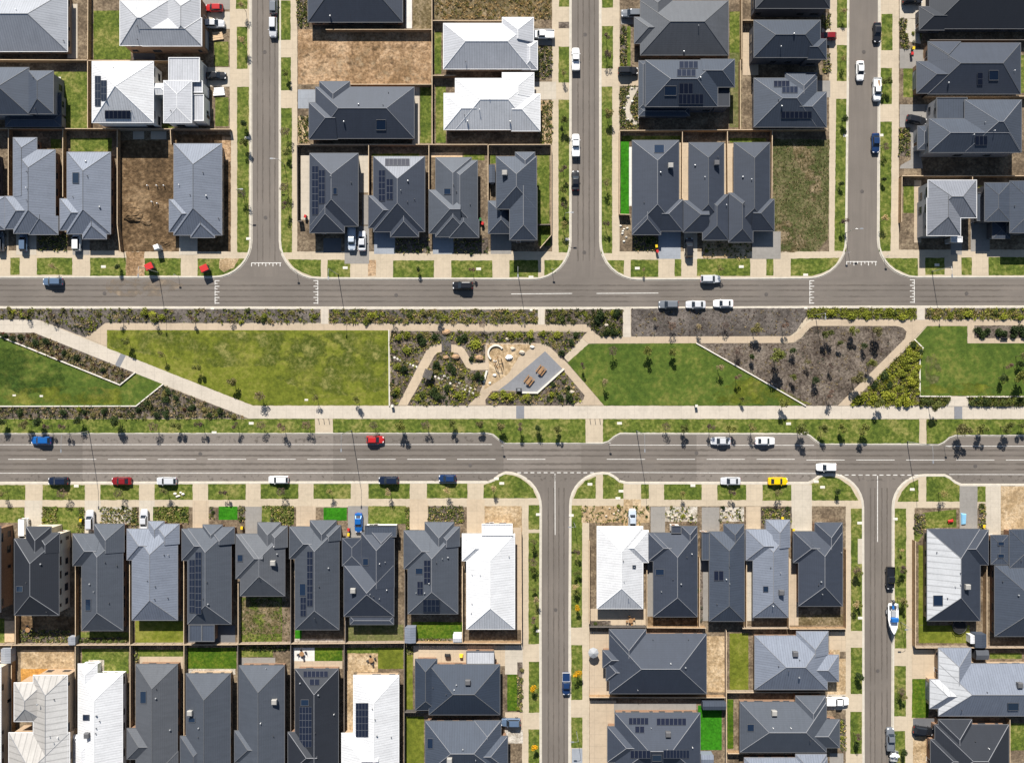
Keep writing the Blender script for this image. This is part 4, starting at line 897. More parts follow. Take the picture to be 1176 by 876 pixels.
# south-west block, front row
H('brown edge house', 'brown brick two storey house cut by the left edge below the boulevard', 'E1', [(-220, 60, 2, 440)], 'roof_black', 'brick_brown', 5.4, 'N', gar=None)
H('black tall house', 'tall black roofed house with cream walls beside the large white van', 'E1', [(65, 112, 265, 455), (118, 58, 229, None, 'S'), (168, 86, 267, None, 'S')], 'roof_black', 'render_cream', 5.5, 'N', vents=[('E1', 185, 225), ('E1', 212, 440), ('E1', 120, 308)], skyl=[('E1', 75, 325, 104, 350)], cap='cap_light', gar=0, maxwin=12)
H('small skylight house', 'grey black tiled house with clipped hedges behind and a double skylight', 'E1', [(368, 92, 553, 524), (328, 90, None, 232, 'E'), (425, 46, 558, None, 'S')], 'roof_lead', 'brick_brown', 2.8, 'N', skyl=[('E1', 386, 382, 410, 434)], vents=[('E1', 475, 217), ('E1', 528, 232), ('E1', 405, 315), ('E1', 424, 348), ('E1', 492, 400)], cap='cap_light')
H('steel boulevard house', 'light steel roofed house among dark ones facing the boulevard', 'E1', [(595, 70, 799, 477), (572, 68, None, 206, 'E'), (700, 46, 806, None, 'S'), (668, 34, 738, None, 'S')], 'roof_steel', 'brick_brown', 2.8, 'N', vents=[('E1', 740, 183), ('E1', 760, 183), ('E1', 665, 300), ('E1', 700, 325), ('E1', 697, 382), ('E1', 757, 377)], cap='cap_light')
H('long solar house', 'dark house with two long solar strips and a twin panel patio roof', 'E1', [(845, 65, 1040, 495), (819, 68, None, 208, 'E'), (914, 49, 1000, None, 'S'), (940, 60, 1054, None, 'S'), (856, 501, 908, 570, '', dict(flat=True, h=2.6, m='roof_slate')), (910, 501, 963, 570, '', dict(flat=True, h=2.6, m='roof_slate'))], 'roof_lead', 'brick_brown', 2.8, 'N', panels=[('E1', 854, 205, 878, 445), ('E1', 881, 170, 908, 450)], vents=[('E1', 932, 305), ('E1', 915, 380), ('E1', 938, 405)], cap='cap_light')
H('short grey house', 'short grey house with a scruffy weedy back yard', None, [(276, 613, 327, 684), (271, 613.3, None, 664, 'E'), (296, 600, 322, None, 'S'), (305, 604, 329.8, None, 'S')], 'roof_grey', 'brick_brown', 2.8, 'N', skyl=[('E1', 1070, 183, 1094, 213)], acs=[('E2', 96, 218, 'ac_box')], vents=[('E2', 30, 285), ('E2', 97, 145), ('E2', 112, 180)], cap='cap_light')
H('strip solar house', 'dark house with one long solar strip and a scrap of turf behind', 'E2', [(192, 60, 389, 520), (167, 58, None, 200, 'E'), (260, 30, 376, None, 'S'), (300, 52, 396, None, 'S')], 'roof_lead', 'brick_brown', 2.8, 'N', panels=[('E2', 247, 168, 272, 415), ('E2', 217, 374, 242, 460)], skyl=[('E2', 213, 313, 240, 367)], vents=[('E2', 343, 243), ('E2', 280, 468), ('E2', 300, 325)], cap='cap_light')
H('white parapet house', 'dark house with a white box porch and flat front, bright blue car outside', 'E2', [(412, 230, 636, 460), (490, 84, 637, 330, '', dict(g='S')), (532, 76, 634, 200, '', dict(g='S')), (405, 110, 490, 232, '', dict(t=.06, h=2.85)), (440, 462, 634, 496, '', dict(t=.12, h=2.6)), (508, 55, 645, 100, '', dict(flat=True, h=3.0, m='roof_slate', wall='render_white'))], 'roof_charcoal', 'brick_brown', 2.8, 'N', skyl=[('E2', 498, 200, 522, 230)], acs=[('E2', 455, 342, 'ac_box')], vents=[('E2', 573, 222), ('E2', 598, 215), ('E2', 605, 340), ('E2', 530, 360), ('E2', 545, 370), ('E2', 572, 380)], cap='cap_light', gar=3)
H('mixed solar house', 'charcoal house with solar on two faces next to the bright white roof', 'E2', [(700, 78, 924, 449), (682, 75, None, 246, 'E'), (777, 38, 906, None, 'S'), (820, 58, 932, None, 'S')], 'roof_lead', 'brick_brown', 2.8, 'N', panels=[('E2', 773, 208, 802, 315), ('E2', 743, 303, 768, 363), ('E2', 768, 383, 842, 440)], skyl=[('E2', 735, 244, 767, 270)], vents=[('E2', 828, 218), ('E2', 855, 200), ('E2', 880, 195), ('E2', 737, 353), ('E2', 775, 355), ('E2', 795, 310)], cap='cap_light')
H('bright white house', 'brilliant white roofed house on the corner, west of a side street', None, [(536, 613, 591, 722), (531, 613, None, 643.5, 'E'), (554, 602, 588, 614, '', dict(flat=True, h=3.2))], 'roof_white', 'brick_tan', 2.8, 'N', vents=[('E2', 988, 270), ('E2', 1025, 272), ('E2', 988, 402), ('E2', 1155, 190), ('E2', 985, 445)], gar=1)
# south-west block, back row
H('white edge house', 'white two storey house cut by the bottom left edge', 'F1', [(-220, 218, 3, 700)], 'roof_white', 'render_cream', 5.4, 'S', gar=None)
H('beige house', 'beige ribbed roof house behind an orange sand yard', 'F1', [(150, 256, 302, 800, '', dict(fm={'E': 'roof_sheen_beige'})), (64, 290, 200, 462, '', dict(g='E')), (40, 515, 312, 800, '', dict(h=5.3, fm={'E': 'roof_sheen_beige'}))], 'roof_beige', 'brick_tan', 5.5, 'S', vents=[('F1', 245, 362), ('F1', 225, 527), ('F1', 262, 532), ('F1', 243, 556), ('F1', 170, 385)], skyl=[('F1', 121, 467, 153, 492)], gar=None)  # east slopes wear the copy with painted sheen
H('white step house', 'white roofed house with a dark cooler behind a green lawn', 'F1', [(352, 248, 551, 800), (352, 205, 436, None, 'S'), (325, 525, 440, 720, '', dict(g='E')), (330, 585, 470, 760)], 'roof_white', 'render_white', 2.9, 'S', acs=[('F1', 398, 520, 'ac_dark')], skyl=[('F1', 375, 432, 404, 457)], vents=[('F1', 435, 435), ('F1', 435, 492), ('F1', 432, 515), ('F1', 450, 460)], gar=None)
H('grey step house', 'grey tiled house with a white framed double skylight near the bottom edge', 'F1', [(612, 206, 798, 800), (572, 495, None, 632, 'E'), (650, 600, 800, 800, '', dict(g='S'))], 'roof_grey', 'brick_brown', 2.9, 'S', skyl=[('F1', 633, 327, 659, 380)], vents=[('F1', 705, 315), ('F1', 703, 358), ('F1', 767, 500)], cap='cap_grey', gar=None)
H('lawn square house', 'charcoal house behind a square green lawn, cooler on its west slope', 'F1', [(838, 248, 1036, 800), (812, 530, 960, 800, '', dict(g='E'))], 'roof_lead', 'brick_tan', 2.9, 'S', acs=[('F1', 860, 420, 'ac_box')], skyl=[('F1', 849, 446, 879, 466)], vents=[('F1', 895, 492), ('F1', 893, 532)], cap='cap_grey', gar=None)
H('cooler house', 'black tiled house with a pale cooler on its east slope, bottom edge', None, [(274.5, 764, 326.5, 910), (269.5, 839, None, 875, 'E'), (280, 860, 312, 915)], 'roof_lead', 'brick_brown', 2.9, 'S', acs=[('F2', 102, 370, 'ac_box')], vents=[('F2', 62, 222), ('F2', 38, 468), ('F2', 95, 527)], cap='cap_grey', gar=None)
H('round table house', 'black tiled house with solar on two slopes behind a round paved table', 'F2', [(192, 227, 386, 800), (160, 512, None, 700, 'E'), (190, 578, 330, 800)], 'roof_black', 'brick_brown', 2.9, 'S', panels=[('F2', 229, 236, 340, 264), ('F2', 257, 272, 302, 300), ('F2', 212, 396, 268, 578)], skyl=[('F2', 219, 364, 254, 391)], vents=[('F2', 215, 290), ('F2', 297, 343), ('F2', 368, 428), ('F2', 283, 513)], cap='cap_light', gar=None)
H('white solar house', 'bright white house with one big solar array behind a sandy yard', 'F2', [(455, 256, 658, 800), (402, 517, None, 720, 'E'), (470, 575, 640, 800)], 'roof_white', 'brick_tan', 2.9, 'S', panels=[('F2', 466, 379, 522, 532)], vents=[('F2', 540, 405), ('F2', 552, 452), ('F2', 560, 525), ('F2', 625, 532)], gar=None)
H('patio house', 'dark tiled house with a flat white patio cover and central cooler', 'F2', [(795, 208, 1113, 432), (733, 183, 830, 412, '', dict(h=2.6)), (965, 150, 1086, 202, '', dict(flat=True, h=2.5, m='roof_silver'))], 'roof_navy', 'brick_brown', 2.9, 'E', acs=[('F2', 970, 282, 'ac_dark')], vents=[('F2', 918, 298), ('F2', 908, 318), ('F2', 812, 310), ('F2', 872, 340)], cap='cap_grey', gar=None)
H('bottom grey house', 'slate grey house at the bottom edge west of the blue grey parked car', 'F2', [(778, 462, 1118, 700), (998, 460, 1117, None, 'S'), (1040, 530, 1148, 680, 'W')], 'roof_slate', 'brick_brown', 2.9, 'E', acs=[('F2', 888, 632, 'ac_box')], skyl=[('F2', 788, 539, 813, 584)], vents=[('F2', 947, 588), ('F2', 1005, 635)], cap='cap_light', gar=2)
# south-middle block
H('white wide house', 'bright white wide roofed house with a silver car on its sandy drive', 'E3', [(415, 57, 620, 425), (500, 75, 645, 217, 'W')], 'roof_white', 'render_cream', 2.8, 'N', vents=[('E3', 580, 237), ('E3', 535, 300), ('E3', 532, 210), ('E3', 555, 375)], skyl=[('E3', 573, 230, 588, 245)])
H('dark neighbour house', 'charcoal house with one blue skylight touching the white wide house', 'E3', [(668, 86, 865, 462), (646, 86, None, 211, 'E'), (795, 56, 864, None, 'S'), (752, 56, 790, 84, '', dict(flat=True, h=3.1, wall='render_white'))], 'roof_charcoal', 'brick_brown', 2.8, 'N', skyl=[('E3', 678, 248, 716, 274)], vents=[('E3', 755, 293), ('E3', 792, 315), ('E3', 703, 348), ('E3', 818, 193), ('E3', 840, 178)], cap='cap_light')
H('two tone house', 'two tone blue grey metal house with a narrow flat west annex', 'E3', [(920, 80, 1077, 482), (985, 46, 1075, None, 'S'), (888, 85, 919, 205, '', dict(flat=True, h=2.7))], 'roof_slate', 'brick_tan', 2.8, 'N', panels=[('E3', 941, 255, 984, 300)], vents=[('E3', 1010, 235), ('E3', 1010, 312), ('E3', 995, 292), ('E3', 953, 405)], cap='cap_grey', gar=1)
H('blue steel house', 'pale blue grey roofed house with a small dark skylight near the yellow car', None, [(865, 612, 905, 708.5), (857, 608, None, 643, 'E'), (880, 597, 907, None, 'S')], 'roof_steel', 'render_grey', 2.8, 'N', skyl=[('E4', 2, 325, 25, 350)], acs=[('E4', 80, 350, 'ac_dark')], vents=[('E4', 45, 412), ('E4', 35, 240), ('E4', 78, 263)], cap='cap_light')
H('navy corner house', 'charcoal corner house beside a side street below the yellow car', 'E4', [(162, 82, 359, 414), (138, 80, None, 218, 'E'), (236, 40, 358, None, 'S')], 'roof_charcoal', 'brick_brown', 2.8, 'N', vents=[('E4', 267, 360), ('E4', 262, 305), ('E4', 250, 318), ('E4', 352, 172)], cap='cap_light')
H('long navy house', 'long charcoal roofed house between sandy yards beside a grey umbrella', 'F3', [(470, 70, 906, 337), (470, 49, 634, None, 'S'), (440, 144, None, 220, 'E'), (456, 195, None, 278, 'E')], 'roof_charcoal', 'brick_brown', 2.9, 'W', vents=[('F3', 665, 93), ('F3', 825, 93), ('F3', 745, 200), ('F3', 812, 220), ('F3', 597, 320)], cap='cap_light')
H('bottom solar house', 'charcoal house with many solar panels and artificial turf, bottom edge', 'F3', [(495, 425, 878, 705), (462, 487, None, 645, 'E')], 'roof_charcoal', 'brick_brown', 2.9, 'W', panels=[('F3', 557, 446, 645, 477), ('F3', 682, 448, 815, 480), ('F3', 585, 484, 627, 514), ('F3', 565, 592, 655, 628), ('F3', 712, 590, 828, 628)], skyl=[('F3', 663, 612, 704, 640)], acs=[('F3', 732, 515, 'ac_dark')], vents=[('F3', 657, 490), ('F3', 730, 590), ('F3', 843, 577)], cap='cap_light')
H('steel court house', 'steel grey hip roof house with a cooler, beside pale drive and side street', None, [(867, 730, 950, 791.3), (915, 725, 951, 750, 'S'), (930, 752, 963, 782, 'W')], 'roof_steel', 'brick_brown', 2.8, 'E', acs=[('F4', 142, 155, 'ac_dark')], vents=[('F4', 70, 213), ('F4', 163, 265), ('F4', 115, 235), ('F4', 165, 185)], cap='cap_light', gar=1)
H('ute drive house', 'grey black tiled house beside the white ute parked across its drive', None, [(850, 806, 949, 863.3), (914, 799, 948, 830, 'S'), (935, 826, 964, 858, 'W')], 'roof_lead', 'brick_brown', 2.8, 'E', acs=[('F4', 48, 420, 'ac_box')], skyl=[('F3', 1091, 475, 1121, 506)], vents=[('F4', 45, 490), ('F4', 125, 490), ('F4', 212, 548)], cap='cap_light', gar=1)
H('bottom sliver house', 'steel grey roof just entering at the bottom edge, south of the white ute', None, [(855, 870, 950, 935), (914, 866, 949, 900, 'S')], 'roof_steel', 'brick_brown', 2.8, 'E', gar=None, cap='cap_light')
# south-east block
H('striped zinc house', 'charcoal roofed house with pale sheen on its striped west slope and round trampoline behind', 'E4', [(740, 68, 978, 480, '', dict(fm={'W': 'roof_sheen'})), (880, 72, 1015, 228, 'W')], 'roof_charcoal', 'brick_tan', 2.8, 'N', skyl=[('E4', 768, 366, 810, 412)], vents=[('E4', 782, 172), ('E4', 888, 265), ('E4', 888, 315), ('E4', 865, 325), ('E4', 830, 378)], acs=[('E4', 915, 325, 'ac_box')], cap='cap_light')  # west slope brightness is painted sheen, one roof otherwise
H('twin skylight house', 'dark flat fronted house with two bright skylights at the right edge', 'E4', [(1045, 232, 1290, 550), (1028, 96, 1106, 226, '', dict(t=.07, h=2.9)), (1112, 72, 1290, 242, '', dict(t=.1, h=3.1))], 'roof_slate', 'brick_brown', 2.8, 'N', skyl=[('E4', 1058, 125, 1085, 142), ('E4', 1058, 180, 1085, 197)], vents=[('E4', 1078, 303), ('E4', 1150, 365), ('E4', 1162, 210)], cap='cap_grey', gar=2)
H('wide zinc house', 'wide steel roofed house with pale sheen on its striped west hips and dark cooler', None, [(1078, 762, 1215, 821.5, '', dict(fm={'W': 'roof_sheen'})), (1078, 744, 1115, None, 'S', dict(fm={'W': 'roof_sheen'})), (1068, 780, None, 813, 'E', dict(fm={'W': 'roof_sheen', 'N': 'roof_sheen'}))], 'roof_steel', 'brick_tan', 2.8, 'W', skyl=[('F4', 1103, 378, 1150, 412)], acs=[('F4', 1150, 295, 'ac_dark')], vents=[('F4', 1008, 330), ('F4', 895, 412)], cap='cap_light', gar=2)  # west hips and wing north slope carry painted sheen
H('black bottom house', 'black tiled house in the bottom right corner beside a lawn', None, [(1074, 832, 1158.5, 900), (1078, 826, 1116, 860, 'S'), (1069, 849, 1090, 890, 'E')], 'roof_black', 'brick_brown', 2.8, 'W', vents=[('F4', 955, 550), ('F4', 1015, 582)], cap='cap_light', gar=None)
# ------------------------------------------------------------------ fences
def fence(label, pts, mat='fence_wood', h=1.8, cap='fence_cap', name='timber_fence', cat='fence'):
    W = [P(x, y, h) for x, y in pts]
    c = (W[0]+W[-1])/2; c.z = Z_PAD
    root = empty(name, c, 0, label, cat)
    cp = MB()
    for a, b in zip(W, W[1:]):
        dv = Vector((b.x-a.x, b.y-a.y)); L = dv.length; dv.normalize()
        n = max(1, round(L/2.4)); pn = MB()
        nn = Vector((-dv.y, dv.x))
        k = max(2, int(L/.45))
        for i in range(k):                                         # palings
            u = Vector((a.x, a.y))+dv*(L*(i+.5)/k); hh = h-.07+fr.uniform(-.025, .01)
            pn.obox(u+nn*fr.uniform(-.012, .012), dv, L/k*.965, .03, Z_PAD-.03, hh)
        for i in range(n+1):                                       # posts behind the palings
            u = Vector((a.x, a.y))+dv*(min(L-.06, max(.06, L*i/n))); pn.obox(u+nn*.075, dv, .1, .085, Z_PAD-.03, h-.09)
        pn.build('fence_panel', mat, root, c)
        cp.obox(Vector((a.x+b.x, a.y+b.y))/2, dv, L+.04, .15, h-.055, h)
    cp.build('capping', cap, root, c)
    return root
fr = random.Random(21)
def ft(t, *p): return TP(t, *p)
W_, D_, G_ = ('fence_wood', 'fence_cap'), ('fence_dark', 'fence_cap_dark'), ('fence_grey', 'fence_cap')
for lab, pts, (m_, c_) in [
 ('brown paling fence between the pale corner house and the lawn of the pale street house', [(101, -20), (100.5, 68)], W_),
 ('paling fence below the pale corner house at the top left', [(-30, 68.6), (100, 69.2)], W_),
 ('paling fence between the pale street house and the white pyramid house', [(101.5, 69.6), (233, 70)], W_),
 ('paling fence between the west lawn and the white pyramid house', [(100.5, 70), (100.5, 147)], W_),
 ('long paling fence along the north side of the excavated dirt lot', [(134.8, 148), (264, 148.5)], G_),
 ('paling fence behind the two light steel houses, south of the square west lawn', [(-30, 147.6), (134, 148)], W_),
 ('brown paling fence west of the steel house with two northern hips', [(9.5, 148.6), (9.5, 224)], W_),
 ('brown paling fence between the two light steel houses', [(72, 148.6), (72, 226)], W_),
 ('brown paling fence along the west edge of the excavated dirt lot', [(134.5, 149), (134.5, 258), (138, 289)], W_),
 ('wire and paling fence between the excavated lot and the steel house standing alone', [(195.5, 149), (196.5, 166)], G_),
 ('timber fence along the north side of the bare dirt lot', [(374, 34), (495.5, 34)], W_),
 ('long paling fence behind the two white houses', [(496, -15), (496.3, 165.5)], G_),
 ('timber fence along the south side of the bare dirt lot', [(402, 97), (495.5, 97)], W_),
 ('paling fence between the two white roofed houses', [(497, 86.8), (523, 86.8)], W_),
 ('paling fence between the scrub dirt lot and the upper white house', [(497, 23.8), (577, 23.8)], G_),
 ('long paling fence behind the four dark houses above the road', [(341, 166), (560, 166)], G_),
 ('paling fence behind the tall slate house', [(561, 166.2), (633, 166)], G_),
 ('black paling fence along the footpath beside the solar corner house', [(341, 167), (341.5, 254), (347, 254)], D_),
 ('paling fence between the solar corner house and the pale gable house', [(423.3, 167), (423.3, 224)], G_),
 ('paling fence between the pale gable house and the stepped hip house', [(492.5, 167), (492.5, 236)], G_),
 ('paling fence between the stepped hip house and the tall slate house', [(560.5, 167), (560.5, 232)], W_),
 ('paling fence along the footpath east of the tall slate house', [(633, 167), (633, 270), (620, 285)], G_),
 ('dark inner fence beside the grass strip of the tall slate house', [(617.5, 258), (632.5, 258)], D_),
 ('paling fence east of the navy tall house, beside its dry grass strip', [(850.3, 69), (850.3, 149)], W_),
 ('paling fence between the brown tile house lawn and the paved terrace', [(852, -10), (852, 68)], W_),
 ('paling fence across the paved terrace by the navy houses', [(853, 23.5), (874, 23.5)], W_),
 ('long paling fence behind the turf house and its two neighbours', [(712, 150), (951, 148.6)], W_),
 ('paling fence along the west side of the artificial turf strip', [(711.7, 151), (711.5, 246), (724, 246.4)], W_),
 ('paling fence between the turf house and the middle dark house', [(783.8, 151), (783.5, 228)], W_),
 ('paling fence between the middle dark house and the two tone charcoal house', [(835.5, 151), (836, 222)], W_),
 ('paling fence along the west side of the dry grass lot', [(887, 150), (886.5, 228)], W_),
 ('paling fence between the bin drive house and the terrace house', [(1063, 110.6), (1200, 110.6)], W_),
 ('dark fence between the black corner house and the bin drive house', [(1068, 46), (1200, 46)], D_),
 ('long paling fence behind the silver tall house', [(1036, 202), (1200, 202)], W_),
 ('paling fence along the footpath west of the silver tall house', [(1036, 203), (1035.5, 255)], W_),
 ('paling fence between the silver tall house and the flat dark house', [(1117, 203), (1117, 224)], W_),
 ('long rear fence shared by the western boulevard houses', [(-30, 740.8), (272.8, 740)], G_),
 ('long rear fence shared by the eastern boulevard houses left of the white house', [(274, 739.5), (464.6, 738)], G_),
 ('rear fence behind the bright white corner house', [(465.5, 738), (598, 738.6)], W_),
 ('paling fence beside the back yard of the tall black house', [(17.5, 700), (17.5, 740)], W_),
 ('paling fence between the black tall house and the small skylight house', [(86.5, 640), (86.5, 740)], W_),
 ('paling fence between the small skylight house and the steel boulevard house', [(148.8, 640), (148.8, 740)], G_),
 ('paling fence between the steel boulevard house and the long solar house', [(211, 640), (211, 739.5)], G_),
 ('paling fence between the long solar house and the weedy back yard', [(273.4, 668), (273.4, 739.5)], G_),
 ('black fence between the weedy yard and the strip solar house', [(333.8, 640), (333.8, 739)], D_),
 ('black fence between the strip solar house and the white parapet house', [(396.6, 640), (396.6, 738.5)], D_),
 ('black fence between the white parapet house and the mixed solar house', [(464.9, 652), (464.9, 738)], D_),
 ('paling fence between the mixed solar house and the bright white house', [(531.2, 650), (531.2, 737.6)], W_),
 ('tan fence along the footpath east of the bright white house', [(598.5, 610), (599, 738)], W_),
 ('paling fence between the white edge house and the orange sand yard', [(13, 742), (13, 890)], W_),
 ('paling fence between the orange sand yard and the white step house', [(86.3, 742), (86.3, 890)], G_),
 ('paling fence between the white step house and the grey step house', [(149.3, 742), (149.3, 890)], G_),
 ('pale rear side fence between the grey step house and the lawn square house', [(211.2, 741), (211.2, 890)], G_),
 ('dark fence between the lawn square house and the cooler house', [(273, 741), (273, 890)], D_),
 ('black fence between the cooler house and the round table house', [(333.8, 740.5), (333.8, 890)], D_),
 ('black fence between the round table house and the white solar house', [(395.2, 740), (395.2, 890)], D_),
 ('black fence between the white solar house and the patio house', [(464.2, 739.5), (464.2, 890)], D_),
 ('dark fence between the patio house and the bottom grey house', [(465, 817.7), (494, 817.7)], D_),
 ('dark low fence south of the white wide house', [(677, 720), (742, 720)], D_),
 ('paling fence behind the two dark houses north of the long navy roof', [(743, 720.5), (811, 721)], W_),
 ('paling fence behind the blue steel house', [(853, 721.5), (905.5, 721.5)], G_),
 ('paling fence behind the navy corner house, facing the side street drive', [(907, 722), (972, 722)], W_),
 ('dark paling fence along the footpath west of the white wide house', [(677, 621), (677, 716)], W_),
 ('paling fence between the white wide house and its dark neighbour', [(743, 655), (743, 720)], W_),
 ('paling fence between the dark neighbour and the two tone house', [(803.5, 640), (803.5, 720)], W_),
 ('paling fence between the two tone house and the blue steel house', [(857.5, 645), (857.5, 721)], W_),
 ('paling fence between the blue steel house and the navy corner house', [(906.3, 640), (906.3, 721)], W_),
 ('brown paling fence along the footpath east of the navy corner house', [(972, 631), (972, 721)], W_),
 ('paling fence between the long navy house and the bottom solar house', [(677, 800.6), (833, 800.8)], W_),
 ('grey paling fence between the sandy yard and the two eastern court houses', [(834.2, 724), (834.5, 890)], G_),
 ('paling fence between the steel court house and the ute drive house', [(835, 795), (948, 794.8)], G_),
 ('paling fence between the ute drive house and the bottom sliver house', [(836, 865), (913, 865)], W_),
 ('brown paling fence along the footpath west of the zinc roofed house', [(1051.5, 621), (1051.5, 743)], W_),
 ('paling fence behind the striped zinc house', [(1052, 743.6), (1200, 743.6)], G_),
 ('paling fence between the striped zinc house and the twin skylight house', [(1133.5, 650), (1133.5, 743)], W_),
 ('paling fence between the wide zinc house and the black bottom house', [(1090, 822.6), (1158, 822.6)], W_),
 ('paling fence between the black bottom house and the corner lawn', [(1160, 826), (1160, 890)], W_)]:
    fence(lab, pts, m_, cap=c_)
# white timber edging walls of the park lawns
def edging(label, pts, w=.28, h=.3, mat='concrete_edge'):
    base = [P(x, y) for x, y in pts]; c = base[0].copy(); c.z = Z_PAD
    mb = MB()
    for a, b in zip(base, base[1:]):
        mb.obox(Vector((a.x+b.x, a.y+b.y))/2, (b.x-a.x, b.y-a.y), (b-a).length+w*.9, w, Z_PAD-.02, Z_PAD+h)
        h += .004
    tag(mb.build('garden_edging', mat, None, c), label, 'edging')
plain('concrete_edge', (.62, .58, .51), .85, .08)
edging('pale stepped edging wall between the west lawn and the diagonal planting bed', TP('C1', (-45, 245), (0, 259), (543, 478), (610, 423)))
edging('pale edging between the west lawn and the lower planting bed', TP('C1', (735, 476), (615, 573), (-200, 574)))
edging('pale edging along the right end of the large yellow green lawn', TP('C2', (615, 234), (617, 570)))
edging('pale diagonal edging between the middle lawn and the bare mulch bed', [T('C3', 862, 292), T('C4', 0, 461), T('C4', 190, 571)])
edging('pale edging around the left and lower side of the eastern lawn', TP('C4', (682, 276), (718, 312), (704, 345), (704, 529), (842, 530)))
edging('pale edging between the eastern lawn and the lower right shrub bed', TP('C4', (915, 531), (1600, 531)))
edging('white bench height wall around the corner of the grey picnic plaza', TP('C3', (262, 408), (145, 513), (78, 512)), .45, .45)
# ------------------------------------------------------------------ vehicles
# x forward, y left, z up; origin on the road below the middle
CAR = {
 # len, wid, belt z, roof z, hood z, tail z, (rear glass base, rear roof, front roof, windscreen base), hood length
 'sedan': dict(L=4.75, W=1.86, belt=.94, roof=1.46, hood=.9, tail=.98, g=(-1.75, -1.05, .25, 1.0)),
 'hatch': dict(L=4.2, W=1.8, belt=.96, roof=1.5, hood=.93, tail=1.0, g=(-2.0, -1.55, .2, .95)),
 'suv':   dict(L=4.75, W=1.92, belt=1.1, roof=1.72, hood=1.06, tail=1.1, g=(-2.28, -1.95, .25, 1.0)),
 'wagon': dict(L=4.8, W=1.86, belt=.97, roof=1.52, hood=.92, tail=1.0, g=(-2.3, -1.9, .25, 1.0)),
 'ute':   dict(L=5.35, W=1.92, belt=1.12, roof=1.78, hood=1.1, tail=1.08, g=(-.55, -.4, .75, 1.35)),
 'van':   dict(L=5.4, W=2.0, belt=1.2, roof=2.05, hood=1.1, tail=1.25, g=(-2.66, -2.58, 1.3, 1.95)),
}
def loft(mb, secs, close=True, mi=0):
    for A, B in zip(secs, secs[1:]):
        n = len(A)
        for i in range(n):
            j = (i+1) % n; mb.face([A[i], A[j], B[j], B[i]], None, mi)
    if close: mb.face(list(reversed(secs[0])), None, mi); mb.face(secs[-1], None, mi)
CARMESH = {}
